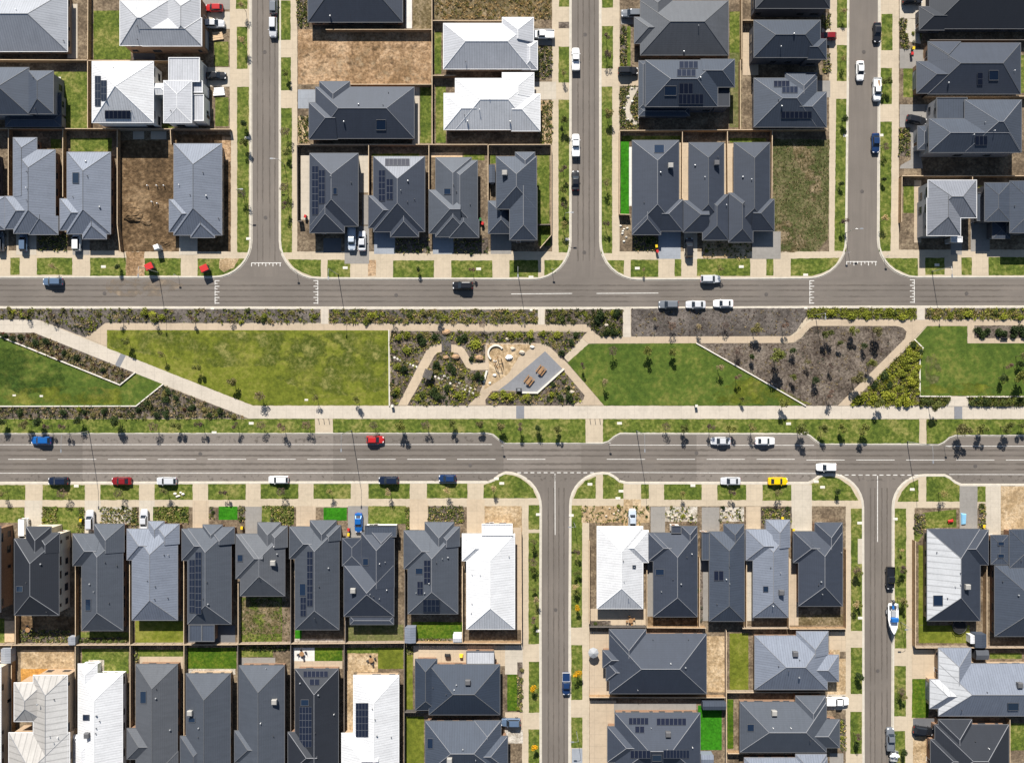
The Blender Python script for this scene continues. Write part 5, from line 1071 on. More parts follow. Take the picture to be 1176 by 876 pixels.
def car_meshes(kind):
    if kind in CARMESH: return CARMESH[kind]
    c = CAR[kind]; L, W = c['L']/2, c['W']/2; bz, rz = c['belt'], c['roof']; g0, g1, g2, g3 = c['g']
    parts = []
    b = MB(); secs = []
    st = [(-L, .70, c['tail']-.32), (-L+.06, .86, c['tail']-.08), (-L+.3, .95, c['tail']), (g0+.02, .985, bz), (0, 1.0, bz), (g3, .985, bz-.01), (L-.75, .96, c['hood']-.03), (L-.3, .88, c['hood']-.1), (L-.05, .72, c['hood']-.25), (L, .55, c['hood']-.4)]
    st.sort()
    for x, k, zt in st:
        hw = W*k; lo = .24 if abs(x) < L-.2 else .32
        secs.append([(x, -hw*.92, lo), (x, -hw, .5), (x, -hw*.985, zt-.16), (x, -hw*.86, zt-.02), (x, 0, zt+.015), (x, hw*.86, zt-.02), (x, hw*.985, zt-.16), (x, hw, .5), (x, hw*.92, lo)][::1])
    loft(b, [list(reversed(s)) for s in secs])
    # cabin shell in body colour
    hb, ht = W*.86, W*.68
    base = [(g0, -hb*.93, bz-.03), (g3, -hb*.93, bz-.03), (g3, hb*.93, bz-.03), (g0, hb*.93, bz-.03)]
    top = [(g1, -ht, rz-.05), (g2, -ht, rz-.05), (g2, ht, rz-.05), (g1, ht, rz-.05)]
    b.hexa(base, top)
    if kind == 'ute':                                              # open tray sides
        pass
    parts.append(('body', b.mesh('body', 'car_paint_white', smooth=False), None, True))
    r = MB()
    ring = lambda k, z, e: [(g1-e+.02, -ht*k, z), (g1-e+.16, -ht*k-.02, z), (g2+e-.16, -ht*k-.02, z), (g2+e, -ht*k*.86, z), (g2+e+.02, 0, z), (g2+e, ht*k*.86, z), (g2+e-.16, ht*k+.02, z), (g1-e+.16, ht*k+.02, z), (g1-e+.02, ht*k, z)]
    loft(r, [ring(1.0, rz-.06, .05), ring(1.0, rz-.02, .04), ring(.85, rz+.015, -.06)])
    parts.append(('roof', r.mesh('roof', 'car_paint_white'), None, True))
    def pane(nm, q, k=.9):
        ctr = Vector((0, 0, 0))
        for p in q: ctr += Vector(p)
        ctr /= 4; q = [ctr+(Vector(p)-ctr)*k for p in q]
        n = (q[1]-q[0]).cross(q[2]-q[1]).normalized()
        m = MB(); m.hexa([p-n*.02 for p in q], [p+n*.022 for p in q]); parts.append((nm, m.mesh(nm, 'glass'), None, False))
    pane('windscreen', [base[1], base[2], top[2], top[1]]); pane('rear_window', [base[3], base[0], top[0], top[3]], .84)
    if kind == 'van':
        g = [(1.3, 0), (1.9, 0)]
        pane('side_window', [(1.0, -hb*.93, bz), (1.85, -hb*.93, bz), (1.28, -ht, rz-.1), (1.0, -ht, rz-.1)]); pane('side_window', [(1.85, hb*.93, bz), (1.0, hb*.93, bz), (1.0, ht, rz-.1), (1.28, ht, rz-.1)])
    else:
        pane('side_window', [base[0], base[1], top[1], top[0]]); pane('side_window', [base[2], base[3], top[3], top[2]])
    wr = .35 if kind in ('suv', 'ute', 'van') else .32
    for sx in (L*.62, -L*.6):
        for sy in (-1, 1):
            m = MB(); y0 = sy*(W-.2); y1 = sy*(W+.015)
            m.tube((sx, y0, wr), (sx, y1, wr), wr, n=16)
            k = MB(); k.tube((sx, y1-sy*.02, wr), (sx, y1+sy*.012, wr), wr*.62, n=12)
            parts.append(('wheel', m.mesh('tyre', 'rubber'), ('rim', k.mesh('rim', 'rim')), False))
    for sy in (-1, 1):
        m = MB(); m.hexa([(L-.36, sy*W*.62-.2, c['hood']-.3), (L-.12, sy*W*.55-.16, c['hood']-.3), (L-.12, sy*W*.55+.16, c['hood']-.3), (L-.36, sy*W*.62+.2, c['hood']-.3)], [(L-.36, sy*W*.62-.2, c['hood']-.1), (L-.12, sy*W*.55-.14, c['hood']-.16), (L-.12, sy*W*.55+.14, c['hood']-.16), (L-.36, sy*W*.62+.2, c['hood']-.1)])
        parts.append(('headlight', m.mesh('headlight', 'lamp_clear'), None, False))
        m = MB(); m.box(-L-.005, -L+.16, sy*W*.62-.15, sy*W*.62+.15, c['tail']-.3, c['tail']-.12); parts.append(('tail_light', m.mesh('tail_light', 'lamp_red'), None, False))
        m = MB(); m.box(g3-.32, g3-.2, sy*(W+.02)-.1, sy*(W+.02)+.1, bz-.02, bz+.12); parts.append(('mirror', m.mesh('mirror', 'car_paint_white'), None, True))
    if kind == 'ute':
        m = MB(); x0, x1, z0, z1 = -L-.02, g0-.06, .86, 1.22; y = W*.97
        m.box(x0, x1, -y, y, z0, z0+.08)
        m.box(x0, x0+.06, -y, y, z0+.08, z1); m.box(x1-.06, x1, -y, y, z0+.08, z1); m.box(x0+.062, x1-.062, -y, -y+.06, z0+.08, z1-.003); m.box(x0+.062, x1-.062, y-.06, y, z0+.08, z1-.003)
        parts.append(('tray', m.mesh('tray', 'car_paint_white'), None, True))
        k = MB(); k.box(x0+.07, x1-.07, -y+.07, y-.07, z0+.09, z0+.13); parts.append(('tray_floor', k.mesh('tray_floor', 'steel_dark'), None, False))
    CARMESH[kind] = parts
    return parts
def car(label, px, py, face, kind, paint, z=0.0, group=None, name=None, cat=None):
    """face: heading in degrees on the photo, 0 = right, 90 = up"""
    nm = name or {'sedan': 'sedan', 'hatch': 'hatchback', 'suv': 'suv', 'wagon': 'wagon', 'ute': 'pickup', 'van': 'van'}[kind]
    p = P(px, py, .7); root = empty(nm, (p.x, p.y, z), R(face), label, cat or {'ute': 'pickup', 'van': 'van'}.get(kind, 'car'), group)
    root.scale = (1.07, 1.07, 1.05)
    for n, me, sub, pt in car_meshes(kind):
        o = link(n, me, root)
        if pt:
            o.material_slots[0].link = 'OBJECT'; o.material_slots[0].material = CARMAT[paint]
        if sub: link(sub[0], sub[1], o)
    return root
def cart(t, x, y): return T(t, x, y)
ZL = Z_PAD+.02
CARS = [
 ('dark red hatchback half hidden under the eave at the top left', ('A1', 965, 38), 180, 'hatch', 'red', ZL),
 ('silver suv on the drive of the pale street house, top left', ('A1', 968, 110), 0, 'suv', 'silver', ZL),
 ('black sedan on the drive of the white pyramid house', ('A1', 975, 343), 0, 'sedan', 'black', ZL),
 ('grey suv at the top edge parked just north of a silver suv', ('A2', 95, 20), 90, 'suv', 'grey', 0),
 ('silver suv parked at the kerb beside a bare dirt lot', ('A2', 93, 125), -90, 'suv', 'silver', 0),
 ('dark slate suv beside the brown tile house at the top', ('A3', 567, 64), 180, 'suv', 'grey', ZL),
 ('white pickup on the drive of the upper white house', ('A3', 170, 158), 180, 'ute', 'white', ZL),
 ('white pickup with dark tray parked at the kerb opposite the upper white house', ('A3', 318, 268), 90, 'ute', 'white', 0),
 ('black suv on the tan drive of the navy tall house', ('A3', 553, 322), 0, 'suv', 'black', ZL),
 ('white pickup parked at the kerb directly above a black sedan', ('A3', 318, 655), 90, 'ute', 'white', 0),
 ('black sedan parked at the kerb right behind a white pickup', ('B3', 317, 225), 90, 'sedan', 'black', 0),
 ('black suv nosed under the garage eave of the middle dark house', ('B3', 828, 528), 90, 'suv', 'black', ZL),
 ('dark red hatchback tucked against the navy house with no solar panels', ('A4', 290, 165), 180, 'hatch', 'darkred', ZL),
 ('black sedan parked at the kerb near the curved garden path', ('A4', 515, 148), -90, 'sedan', 'black', 0),
 ('white sedan driving in the middle of the northern side street', ('A4', 438, 320), -90, 'sedan', 'white', 0),
 ('white pickup with a timber loaded tray parked opposite the bin drive', ('A4', 513, 405), -90, 'ute', 'white', 0),
 ('dark blue sedan parked at the kerb opposite the dry grass lot', ('A4', 508, 645), -90, 'sedan', 'darkblue', 0),
 ('black suv parked at an angle on the grey drive of the terrace house', ('A4', 690, 543), -12, 'suv', 'black', ZL),
 ('black suv cut by the top edge on the pale drive', ('A4', 672, 2), 0, 'suv', 'black', ZL),
 ('dark grey suv on the drive at the left edge of the view', ('B1', 3, 500), 90, 'suv', 'grey', ZL),
 ('slate blue wagon on the drive beside the steel house with two northern hips', ('B1', 108, 500), 90, 'wagon', 'slateblue', ZL),
 ('white suv on the drive of the light steel house with one skylight', ('B1', 348, 498), 90, 'suv', 'white', ZL),
 ('slate blue wagon parked on the road at the far left', ('B1', 238, 680), 180, 'wagon', 'slateblue', 0),
 ('white pickup on the grey drive, left of a white sedan', ('B2', 448, 490), -90, 'ute', 'paleblue', ZL),
 ('white sedan on the grey drive, right of a white pickup', ('B2', 494, 497), 90, 'sedan', 'silver', ZL),
 ('black suv alone on the road below the stepped hip house', ('B2', 945, 698), 180, 'suv', 'black', 0),
 ('dark grey suv, left one of three cars parked beside the mulch bed', ('C3', 735, 117), 180, 'suv', 'grey', 0),
 ('silver sedan, middle one of three cars parked beside the mulch bed', ('C3', 858, 117), 180, 'sedan', 'silver', 0),
 ('white sedan, right one of three cars parked beside the mulch bed', ('C3', 982, 112), 180, 'sedan', 'white', 0),
 ('white silver wagon parked on the north kerb below the middle dark house', ('B3', 925, 668), 0, 'wagon', 'silver', 0),
 ('bright blue wagon parked beside the park at the far left', ('D1', 185, 100), 180, 'wagon', 'blue', 0),
 ('navy suv parked on the boulevard left of the dark red sedan', ('D1', 263, 283), 180, 'suv', 'navy', 0),
 ('dark red sedan parked on the boulevard between a navy and a white car', ('D1', 547, 283), 180, 'sedan', 'darkred', 0),
 ('white wagon parked on the boulevard right of the dark red sedan', ('D1', 750, 283), 180, 'wagon', 'silver', 0),
 ('white suv on the drive beside yellow lidded bins', ('D1', 408, 458), 90, 'suv', 'silver', ZL),
 ('silver sedan on the drive of the steel boulevard house', ('D1', 650, 454), 90, 'sedan', 'silver', ZL),
 ('large white van under the eave of the black tall house', ('D1', 113, 500), -90, 'van', 'white', ZL),
 ('white wagon with a pale canopy roof parked on the boulevard', ('D2', 117, 277), 180, 'wagon', 'white', 0),
 ('navy suv parked on the boulevard opposite the red hatchback', ('D2', 612, 280), 180, 'suv', 'navy', 0),
 ('small blue hatchback parked on the boulevard', ('D2', 877, 271), 180, 'hatch', 'darkblue', 0),
 ('bright red hatchback parked on the park side of the boulevard', ('D2', 553, 97), 0, 'hatch', 'red', 0),
 ('bright blue sedan on the drive of the white parapet house', ('D2', 478, 470), -90, 'sedan', 'blue', ZL),
 ('silver sedan parked beside the park, left of a white sedan', ('D3', 970, 103), 180, 'sedan', 'silver', 0),
 ('white sedan parked beside the park, right of a silver sedan', ('D4', 10, 103), 0, 'sedan', 'white', 0),
 ('silver grey sedan parked on the boulevard left of the yellow sedan', ('D3', 1015, 283), 180, 'sedan', 'silver', 0),
 ('silver sedan on the sandy drive of the white wide house', ('D3', 573, 452), 90, 'sedan', 'paleblue', ZL),
 ('bright yellow sedan parked on the boulevard', ('D4', 68, 284), 0, 'sedan', 'yellow', 0),
 ('white suv driving on the boulevard near the eastern junction', ('D4', 285, 221), 180, 'suv', 'white', 0),
 ('black pickup parked in front of the white boat', ('E4', 573, 288), -90, 'ute', 'black', 0),
 ('slate blue suv on a drive west of a side street near the bottom', ('F3', 25, 465), 180, 'suv', 'slateblue', ZL),
 ('navy pickup with a pale steel tray parked on the side street', ('F3', 275, 292), -90, 'ute', 'darkblue', 0),
 ('white pickup parked across the footpath in front of the steel court house drive', ('F4', 335, 370), 0, 'ute', 'white', ZL),
 ('black suv at a slight angle on the dark drive', ('F4', 720, 502), -8, 'suv', 'black', ZL),
 ('grey pickup parked at the kerb near the bottom edge', ('F4', 573, 540), 90, 'ute', 'grey', 0)]
for lab, (t, x, y), a, k, c, z in CARS:
    px, py = T(t, x, y); o = car(lab, px, py, a, k, c, z)
    if 'pale steel tray' in lab:
        for ch in o.children:
            if ch.name.startswith('tray'): ch.material_slots[0].link = 'OBJECT'; ch.material_slots[0].material = CARMAT['silver']
    if 'timber loaded' in lab:
        m = MB()
        for i in range(6): m.obox(Vector((-1.6+.05*i, -.55+.22*i)), (1, .03*(i-3)), 1.7, .16, 1.0, 1.08+.03*i)
        w = m.build('timber_load', 'timber'); w.location = o.location; w.rotation_euler = o.rotation_euler
        tag(w, 'stack of brown timber lying in the tray of the white pickup', 'timber')
# boat on its trailer behind the black pickup
bx, by = T('E4', 580, 462); p = P(bx, by, .8)
tr = empty('boat_trailer', (p.x, p.y, 0), R(-90), 'galvanised boat trailer under the white boat on the side street', 'trailer')
tr.scale = (1.3, 1.15, 1)
m = MB(); m.tube((-2.2, -.8, .5), (2.0, -.5, .5), .06); m.tube((-2.2, .8, .5), (2.0, .5, .5), .06); m.tube((2.0, -.5, .5), (3.4, 0, .5), .06); m.tube((2.0, .5, .5), (3.4, 0, .5), .06); m.tube((-1.2, -.8, .5), (-1.2, .8, .5), .05); m.build('frame', 'steel', tr, (0, 0, 0))
for sy in (-1, 1):
    m = MB(); m.tube((-.9, sy*.95, .3), (-.9, sy*1.13, .3), .3, n=14); w = m.build('wheel', 'rubber', tr, (0, 0, 0)); k = MB(); k.tube((-.9, sy*1.12, .3), (-.9, sy*1.14, .3), .17, n=12); k.build('rim', 'rim', w, (0, 0, 0))
    m = MB(); m.box(-1.25, -.55, sy*1.05-.13, sy*1.05+.13, .62, .66); m.build('mudguard', 'steel', tr, (0, 0, 0))
bo = empty('boat', (p.x, p.y, .55), R(-90), 'white motor boat with a blue canopy on a trailer behind the black pickup', 'boat')
bo.scale = (1.35, 1.25, 1.1)
m = MB(); secs = []
for x, hw, z0, z1 in ((-2.6, 1.0, .25, 1.0), (-1.2, 1.08, .1, 1.0), (.4, 1.05, .1, 1.05), (1.6, .8, .2, 1.15), (2.5, .4, .5, 1.28), (3.0, .06, .95, 1.38)):
    secs.append([(x, 0, z0), (x, hw*.75, z0+.25), (x, hw, z1), (x, hw*.86, z1+.02), (x, hw*.8, z1-.3 if x < 1.6 else z1), (x, 0, z1-.32 if x < 1.6 else z1+.06), (x, -hw*.8, z1-.3 if x < 1.6 else z1), (x, -hw*.86, z1+.02), (x, -hw, z1), (x, -hw*.75, z0+.25)])
loft(m, secs); m.build('hull', 'white_plastic', bo, (0, 0, 0))
m = MB(); m.box(-1.3, -.2, -.45, .45, .7, 1.3); m.build('console', 'grey_plastic', bo, (0, 0, 0))
m = MB(); m.hexa([(-.15, -.75, 1.35), (.75, -.7, 1.35), (.75, .7, 1.35), (-.15, .75, 1.35)], [(-.05, -.65, 2.0), (.6, -.6, 1.95), (.6, .6, 1.95), (-.05, .65, 2.0)]); m.build('canopy', 'plastic_blue', bo, (0, 0, 0))
for sy in (-.5, 0, .45):
    m = MB(); m.box(-2.2, -1.6, sy-.2, sy+.2, .7, 1.02); m.build('seat', 'steel_dark' if sy else 'plastic_blue', bo, (0, 0, 0))
m = MB(); m.blob((-3.0, 0, 1.15), (.4, .28, .4), 4, 8, 6, rough=.05); m.tube((-3.0, 0, 1.1), (-3.05, 0, .1), .12); m.build('outboard_motor', 'steel_dark', bo, (0, 0, 0))
m = MB()
for sy in (-1, 1): m.tube((1.5, sy*.75, 1.2), (1.9, sy*.62, 1.55), .025); m.tube((1.9, sy*.62, 1.55), (2.9, 0, 1.75), .025)
m.build('bow_rail', 'steel', bo, (0, 0, 0))
# loaded box trailer at the bottom edge
p = P(*T('F4', 590, 618), .8)
tb = empty('box_trailer', (p.x, p.y, 0), R(84), 'box trailer piled with pale rubbish behind the grey pickup', 'trailer')
m = MB(); m.box(-1.3, 1.3, -.9, .9, .55, .62); m.box(-1.3, 1.3, -.9, -.85, .62, 1.1); m.box(-1.3, 1.3, .85, .9, .62, 1.1); m.box(-1.3, -1.25, -.85, .85, .62, 1.1); m.box(1.25, 1.3, -.85, .85, .62, 1.1); m.build('tub', 'steel', tb, (0, 0, 0))
m = MB(); m.tube((1.3, -.4, .5), (2.4, 0, .5), .05); m.tube((1.3, .4, .5), (2.4, 0, .5), .05); m.build('drawbar', 'steel', tb, (0, 0, 0))
for sy in (-1, 1): m = MB(); m.tube((0, sy*.92, .32), (0, sy*1.1, .32), .32, n=14); m.build('wheel', 'rubber', tb, (0, 0, 0))
m = MB()
for i in range(9): m.blob((fr.uniform(-1, 1), fr.uniform(-.6, .6), 1.0+fr.uniform(0, .3)), (.4, .35, .25), i, 6, 4, rough=.3)
lo = m.build('rubbish_pile', 'white_plastic', None, (p.x, p.y, 0)) if False else None
me = m.mesh('rubbish_pile', 'white_plastic'); lo = link('rubbish_pile', me, None, (p.x, p.y, 0)); tag(lo, 'heap of white wrapped rubbish filling the box trailer', 'rubbish')
# ------------------------------------------------------------------ plants
vr = random.Random(77)
def leaf(mb, c, size, rd, up=.3, mi=0):
    n = Vector((rd.gauss(0, 1), rd.gauss(0, 1), rd.gauss(0, 1)+up)).normalized()
    u = n.orthogonal().normalized(); u = Matrix.Rotation(rd.uniform(0, 6.28), 3, n) @ u; w = n.cross(u)
    a, b = size*rd.uniform(.7, 1.2), size*rd.uniform(.35, .6)
    mb.face([c-u*a, c+w*b-u*a*.1, c+u*a, c-w*b-u*a*.1], None, mi)
def crown(n, lobes, size, seed, up=.3, shell=.45):
    rd = random.Random(seed); mb = MB()
    wts = [l[1]**2 for l in lobes]
    for _ in range(n):
        (c, r, fz) = rd.choices(lobes, wts)[0]
        d = Vector((rd.gauss(0, 1), rd.gauss(0, 1), rd.gauss(0, 1))).normalized()
        rr = r*(shell+(1-shell)*rd.random()**.6)*rd.uniform(.85, 1.1)
        leaf(mb, Vector(c)+Vector((d.x*rr, d.y*rr, d.z*rr*fz)), size, rd, up)
    return mb
def trunk_mesh(h, r, tips, seed):
    rd = random.Random(seed); mb = MB(); base = Vector((0, 0, 0)); mid = Vector((rd.uniform(-.06, .06), rd.uniform(-.06, .06), h*.5))
    mb.tube(base, mid, r, r*.72, 7); fork = mid+Vector((0, 0, h*.12)); mb.tube(mid, fork, r*.72, r*.6, 7)
    for t in tips:
        t = Vector(t); k = fork+(t-fork)*.55+Vector((rd.uniform(-.08, .08), rd.uniform(-.08, .08), .1))
        mb.tube(fork, k, r*.45, r*.28, 5); mb.tube(k, t, r*.28, r*.08, 5)
        for _ in range(2):
            q = t+Vector((rd.uniform(-.35, .35), rd.uniform(-.35, .35), rd.uniform(-.1, .35))); mb.tube(k, q, r*.16, r*.05, 4)
    return mb
TREES = {}
def tree_proto(kind, v):
    key = (kind, v)
    if key in TREES: return TREES[key]
    rd = random.Random(kind+str(v))
    if kind == 'bare':
        tips = [(rd.uniform(-.7, .7), rd.uniform(-.7, .7), rd.uniform(1.9, 2.7)) for _ in range(6)]
        lobes = [((t[0], t[1], t[2]), .45, .9) for t in tips]; n, sz, mt, h, r = 260, .13, ('leaf_purple', 'leaf_dry', 'tree_olive')[v % 3], 1.8, .06
    elif kind == 'yellow':
        tips = [(rd.uniform(-.6, .6), rd.uniform(-.6, .6), rd.uniform(1.9, 2.6)) for _ in range(6)]
        lobes = [((t[0], t[1], t[2]), .5, .8) for t in tips]; n, sz, mt, h, r = 340, .15, 'leaf_yellow', 1.8, .06
    elif kind == 'dark':
        tips = [(rd.uniform(-.4, .4), rd.uniform(-.4, .4), rd.uniform(1.6, 2.5)) for _ in range(5)]
        lobes = [((t[0], t[1], t[2]-.2), .6, 1.1) for t in tips]; n, sz, mt, h, r = 480, .15, 'leaf_dark', 1.4, .07
    else:
        tips = [(rd.uniform(-.65, .65), rd.uniform(-.65, .65), rd.uniform(1.8, 2.8)) for _ in range(6)]
        lobes = [((t[0], t[1], t[2]), rd.uniform(.42, .62), .85) for t in tips]; n, sz, mt, h, r = 620, .15, ('tree_green', 'tree_olive', 'tree_green')[v % 3], 1.8, .06
    t = trunk_mesh(h, r, tips, v).mesh('trunk', 'bark'); c = crown(n, lobes, sz, v*7+1).mesh('crown', mt)
    TREES[key] = (t, c); return TREES[key]
ntree = [0]
def tree(px, py, s, kind, label, group=None):
    p = P(px, py, 1.6); v = vr.randrange(4); t, c = tree_proto(kind, v)
    root = empty('tree', (p.x, p.y, Z_PAD), vr.uniform(0, 6.28), label, 'tree', group); s *= 1.12; root.scale = (s*vr.uniform(.9, 1.1), s*vr.uniform(.9, 1.1), s)
    link('trunk', t, root); link('crown', c, root); ntree[0] += 1
    return root
LOOK = {'bare': 'bare twigged', 'yellow': 'golden yellow', 'dark': 'dark green', 'leafy': 'leafy green'}
def row(where, items, group, s=1.0, axis=0):
    """items (px, py, kind[, scale]); labels count from the left (or top)"""
    items = sorted(items, key=lambda q: q[axis]); n = len(items)
    ab = ('left', 'right') if axis == 0 else ('top', 'bottom')
    for i, q in enumerate(items):
        tree(q[0], q[1], s*(q[3] if len(q) > 3 else 1)*vr.uniform(.9, 1.12), q[2], (LOOK[q[2]]+' young tree '+where+', '+(nth(i, n, *ab) if n > 1 else 'the only one')), group)
def TT(t, *q): return [(*T(t, a[0], a[1]), a[2], *(a[3:])) for a in q]
B, L_, K, Y = 'bare', 'leafy', 'dark', 'yellow'
g = 'young trees on the grass strip beside the boulevard'
row('on the park side boulevard grass, western stretch', TT('D1', (12, 15, K), (123, 28, L_), (175, 18, K, 1.1), (218, 35, B), (292, 35, B), (355, 10, K, 1.1), (525, 15, K, 1.3), (697, 35, B), (800, 35, L_), (905, 30, B), (1062, 32, B))+TT('D2', (40, 30, B), (137, 35, B), (250, 30, B)), g)
row('on the park side boulevard grass, middle stretch', TT('D2', (545, 30, B), (665, 32, L_, 1.1), (785, 30, B), (903, 28, L_, .9), (1022, 30, L_), (1113, 38, L_))+TT('D3', (65, 40, B), (150, 45, K), (240, 50, L_)), g)
row('on the park side boulevard grass, eastern stretch', TT('D3', (725, 38, B), (806, 42, L_), (920, 35, B), (1013, 45, L_), (1108, 38, B))+TT('D4', (160, 45, L_, 1.2), (265, 42, L_, 1.1), (352, 45, L_), (447, 50, L_, 1.1)), g)
row('on the park side boulevard grass, far east', TT('D4', (888, 45, L_, 1.5), (980, 45, L_, 1.25), (1085, 42, L_, 1.2), (1165, 30, L_)), g)
row('on the house side boulevard verge, western stretch', TT('D1', (15, 335, B), (287, 335, B), (537, 338, B), (745, 330, B), (1012, 335, B))+TT('D2', (130, 330, B), (350, 332, B), (617, 325, B), (875, 330, B), (1080, 318, B)), 'young trees on the house side verge of the boulevard', .95)
row('on the house side boulevard verge, eastern stretch', TT('D3', (795, 338, B), (1018, 335, B))+TT('D4', (65, 335, B), (337, 330, K, .8), (805, 340, B, 1.1)), 'young trees on the house side verge of the boulevard', .95)
row('in the narrow bed below the northern road', TT('C1', (115, 160, B), (232, 170, B), (540, 175, B), (697, 175, B), (865, 178, B), (1035, 170, B))+TT('C2', (625, 180, B), (835, 170, L_), (1038, 205, B)), 'small trees in the bed along the northern road', .8)
row('on the northern road verge, house side', TT('B1', (245, 620, B), (527, 612, K, .8))+TT('B2', (745, 625, K, .8), (990, 630, B))+TT('B3', (628, 625, B, .7), (967, 620, B)), 'young trees on the verge of the northern road', .85)
for where, its in (('on the verge west of northwest side street', TT('A1', (1098, 40, B), (1095, 200, B), (1098, 560, K))+TT('B1', (1098, 290, B), (1100, 60, L_))),
                   ('on the verge beside the bare dirt lot', TT('A2', (148, 330, L_, .8), (148, 600, B))+TT('B2', (150, 260, B), (152, 340, B), (148, 100, L_, .7))),
                   ('on the verge below the upper white house', TT('A3', (265, 330, B, .8), (265, 545, L_, 1.0), (258, 580, K, .7))+TT('B3', (263, 180, B), (262, 268, L_, .8), (265, 340, B), (262, 430, B))),
                   ('on the verge beside the navy tall house', TT('A3', (458, 170, B), (458, 250, B), (460, 520, L_))+TT('B3', (458, 240, B), (455, 425, B))),
                   ('on the verge beside the dry grass lot street', TT('A4', (358, 50, B), (360, 270, B), (368, 540, K, .9))+TT('B4', (355, 240, K, .8), (357, 410, B))),
                   ('on the verge east of northeast side street', TT('A4', (550, 375, L_))+TT('B4', (545, 75, B), (546, 220, K, .7), (540, 405, B))),
                   ('on the verge beside the bright white corner house', TT('E3', (128, 120, B), (127, 155, L_, .6), (127, 215, B), (130, 260, L_, .6), (131, 345, L_, .6), (132, 380, B), (130, 470, B))+TT('F3', (127, 312, Y, .9), (130, 570, Y, .9))),
                   ('on the verge beside the white wide house', TT('E3', (322, 170, B), (325, 265, L_, .7), (322, 325, B), (325, 350, L_, .7), (325, 420, Y, .8))+TT('F3', (323, 240, Y, 1.15))),
                   ('on the verge beside the navy corner house', TT('E4', (420, 250, B), (430, 262, L_, .8), (420, 398, B), (435, 400, L_, .8))+TT('F4', (432, 258, K, 1.1), (420, 525, B), (424, 565, K, .8))),
                   ('on the verge beside the zinc roofed houses', TT('E4', (622, 160, B, .6), (620, 242, B), (638, 256, L_, .7), (618, 385, B), (636, 400, L_, .8))+TT('F4', (617, 320, B), (630, 345, L_, .8), (635, 600, K, 1.0)))):
    row(where, its, 'young trees on the side street verges', .95, axis=1)
row('on the large yellow green lawn', TT('C1', (570, 282, L_), (730, 342, B), (892, 402, L_), (1048, 468, L_, .9), (1170, 528, B))+TT('C2', (37, 528, B), (285, 535, B), (470, 540, L_, .9)), 'young trees on the park lawns', 1.0)
row('on the dark green middle lawn', TT('C3', (483, 322, B, 1.1), (642, 330, L_, 1.15), (748, 328, L_, .95), (350, 390, B), (440, 470, B, 1.1), (960, 392, B), (1042, 440, B), (1066, 540, L_, .7)), 'young trees on the park lawns', .9)
row('on the eastern park lawn and its path edge', TT('C4', (90, 555, L_), (1155, 350, B), (1100, 395, B), (1156, 385, K, .9), (1078, 445, K, .9), (1150, 450, L_, 1.3), (515, 560, L_), (760, 575, L_, 1.2)), 'young trees on the park lawns', 1.05)
row('in the wide bare mulch bed', TT('C4', (280, 248, L_, 1.35), (405, 235, L_, 1.2), (506, 240, L_, 1.5), (340, 290, L_, .8), (452, 302, K, .9), (52, 345, L_, 1.9), (133, 325, K, .9), (476, 378, L_, 1.2), (408, 446, L_, 1.4), (135, 440, L_, .9), (232, 455, K, .95), (198, 372, B, .9), (303, 390, B, .9), (290, 520, B, 1.1))+TT('C3', (1045, 322, B), (1112, 350, K, 1.0)), 'trees in the wide mulch bed', .9)
row('in the mulch bed beside three parked cars', TT('C3', (675, 185, B, .7), (748, 215, B, .9), (862, 222, B, .9), (990, 212, B, .9), (1118, 225, L_, 1.1))+TT('C4', (92, 210, B)), 'small trees in the bare mulch bed', .95)

# ---- shrubs: leafy mounds, one mesh each
SHR = {}
def shrub_proto(kind, v):
    key = (kind, v)
    if key in SHR: return SHR[key]
    rd = random.Random(kind+'s'+str(v)); mt = {'round': 'leaf_dark', 'lime': 'leaf_lime', 'olive': 'leaf_olive', 'grey': 'leaf_grey', 'red': 'leaf_red', 'green': 'leaf_green'}[kind]
    lobes = [((0, 0, .5), .62, .85)]+[((rd.uniform(-.5, .5), rd.uniform(-.5, .5), rd.uniform(.3, .65)), rd.uniform(.3, .48), .85) for _ in range(5)]
    SHR[key] = crown(260 if kind != 'grey' else 150, lobes, .17, v*3+5, .5, .6).mesh('shrub', mt); return SHR[key]
SNAME = {'round': 'dark green rounded', 'lime': 'lime green', 'olive': 'olive green', 'grey': 'pale grey leaved', 'red': 'reddish leaved', 'green': 'mid green'}
def shrubs(where, items, group):
    by = {}
    for q in items: by.setdefault(q[2], []).append(q)
    for k, qs in by.items():
        qs.sort(key=lambda q: (q[0], q[1])); n = len(qs)
        for i, q in enumerate(qs):
            s = q[3]; p = P(q[0], q[1], .4); o = link('shrub', shrub_proto(k, vr.randrange(4)), None, (p.x, p.y, Z_PAD-.05))
            o.scale = (s*vr.uniform(.9, 1.15), s*vr.uniform(.9, 1.15), s*vr.uniform(.75, 1.0)); o.rotation_euler = (0, 0, vr.uniform(0, 6.28))
            tag(o, SNAME[k]+' shrub '+where+(', '+nth(i, n) if n > 1 else ''), 'shrub', group)
def inpoly(x, y, poly):
    r = False; n = len(poly)
    for i in range(n):
        x1, y1 = poly[i]; x2, y2 = poly[(i+1) % n]
        if (y1 > y) != (y2 > y) and x < (x2-x1)*(y-y1)/(y2-y1)+x1: r = not r
    return r
def free(x, y): return not any(b[0] <= x <= b[2] and b[1] <= y <= b[3] and inpoly(x, y, q) for b, q in SOLID)
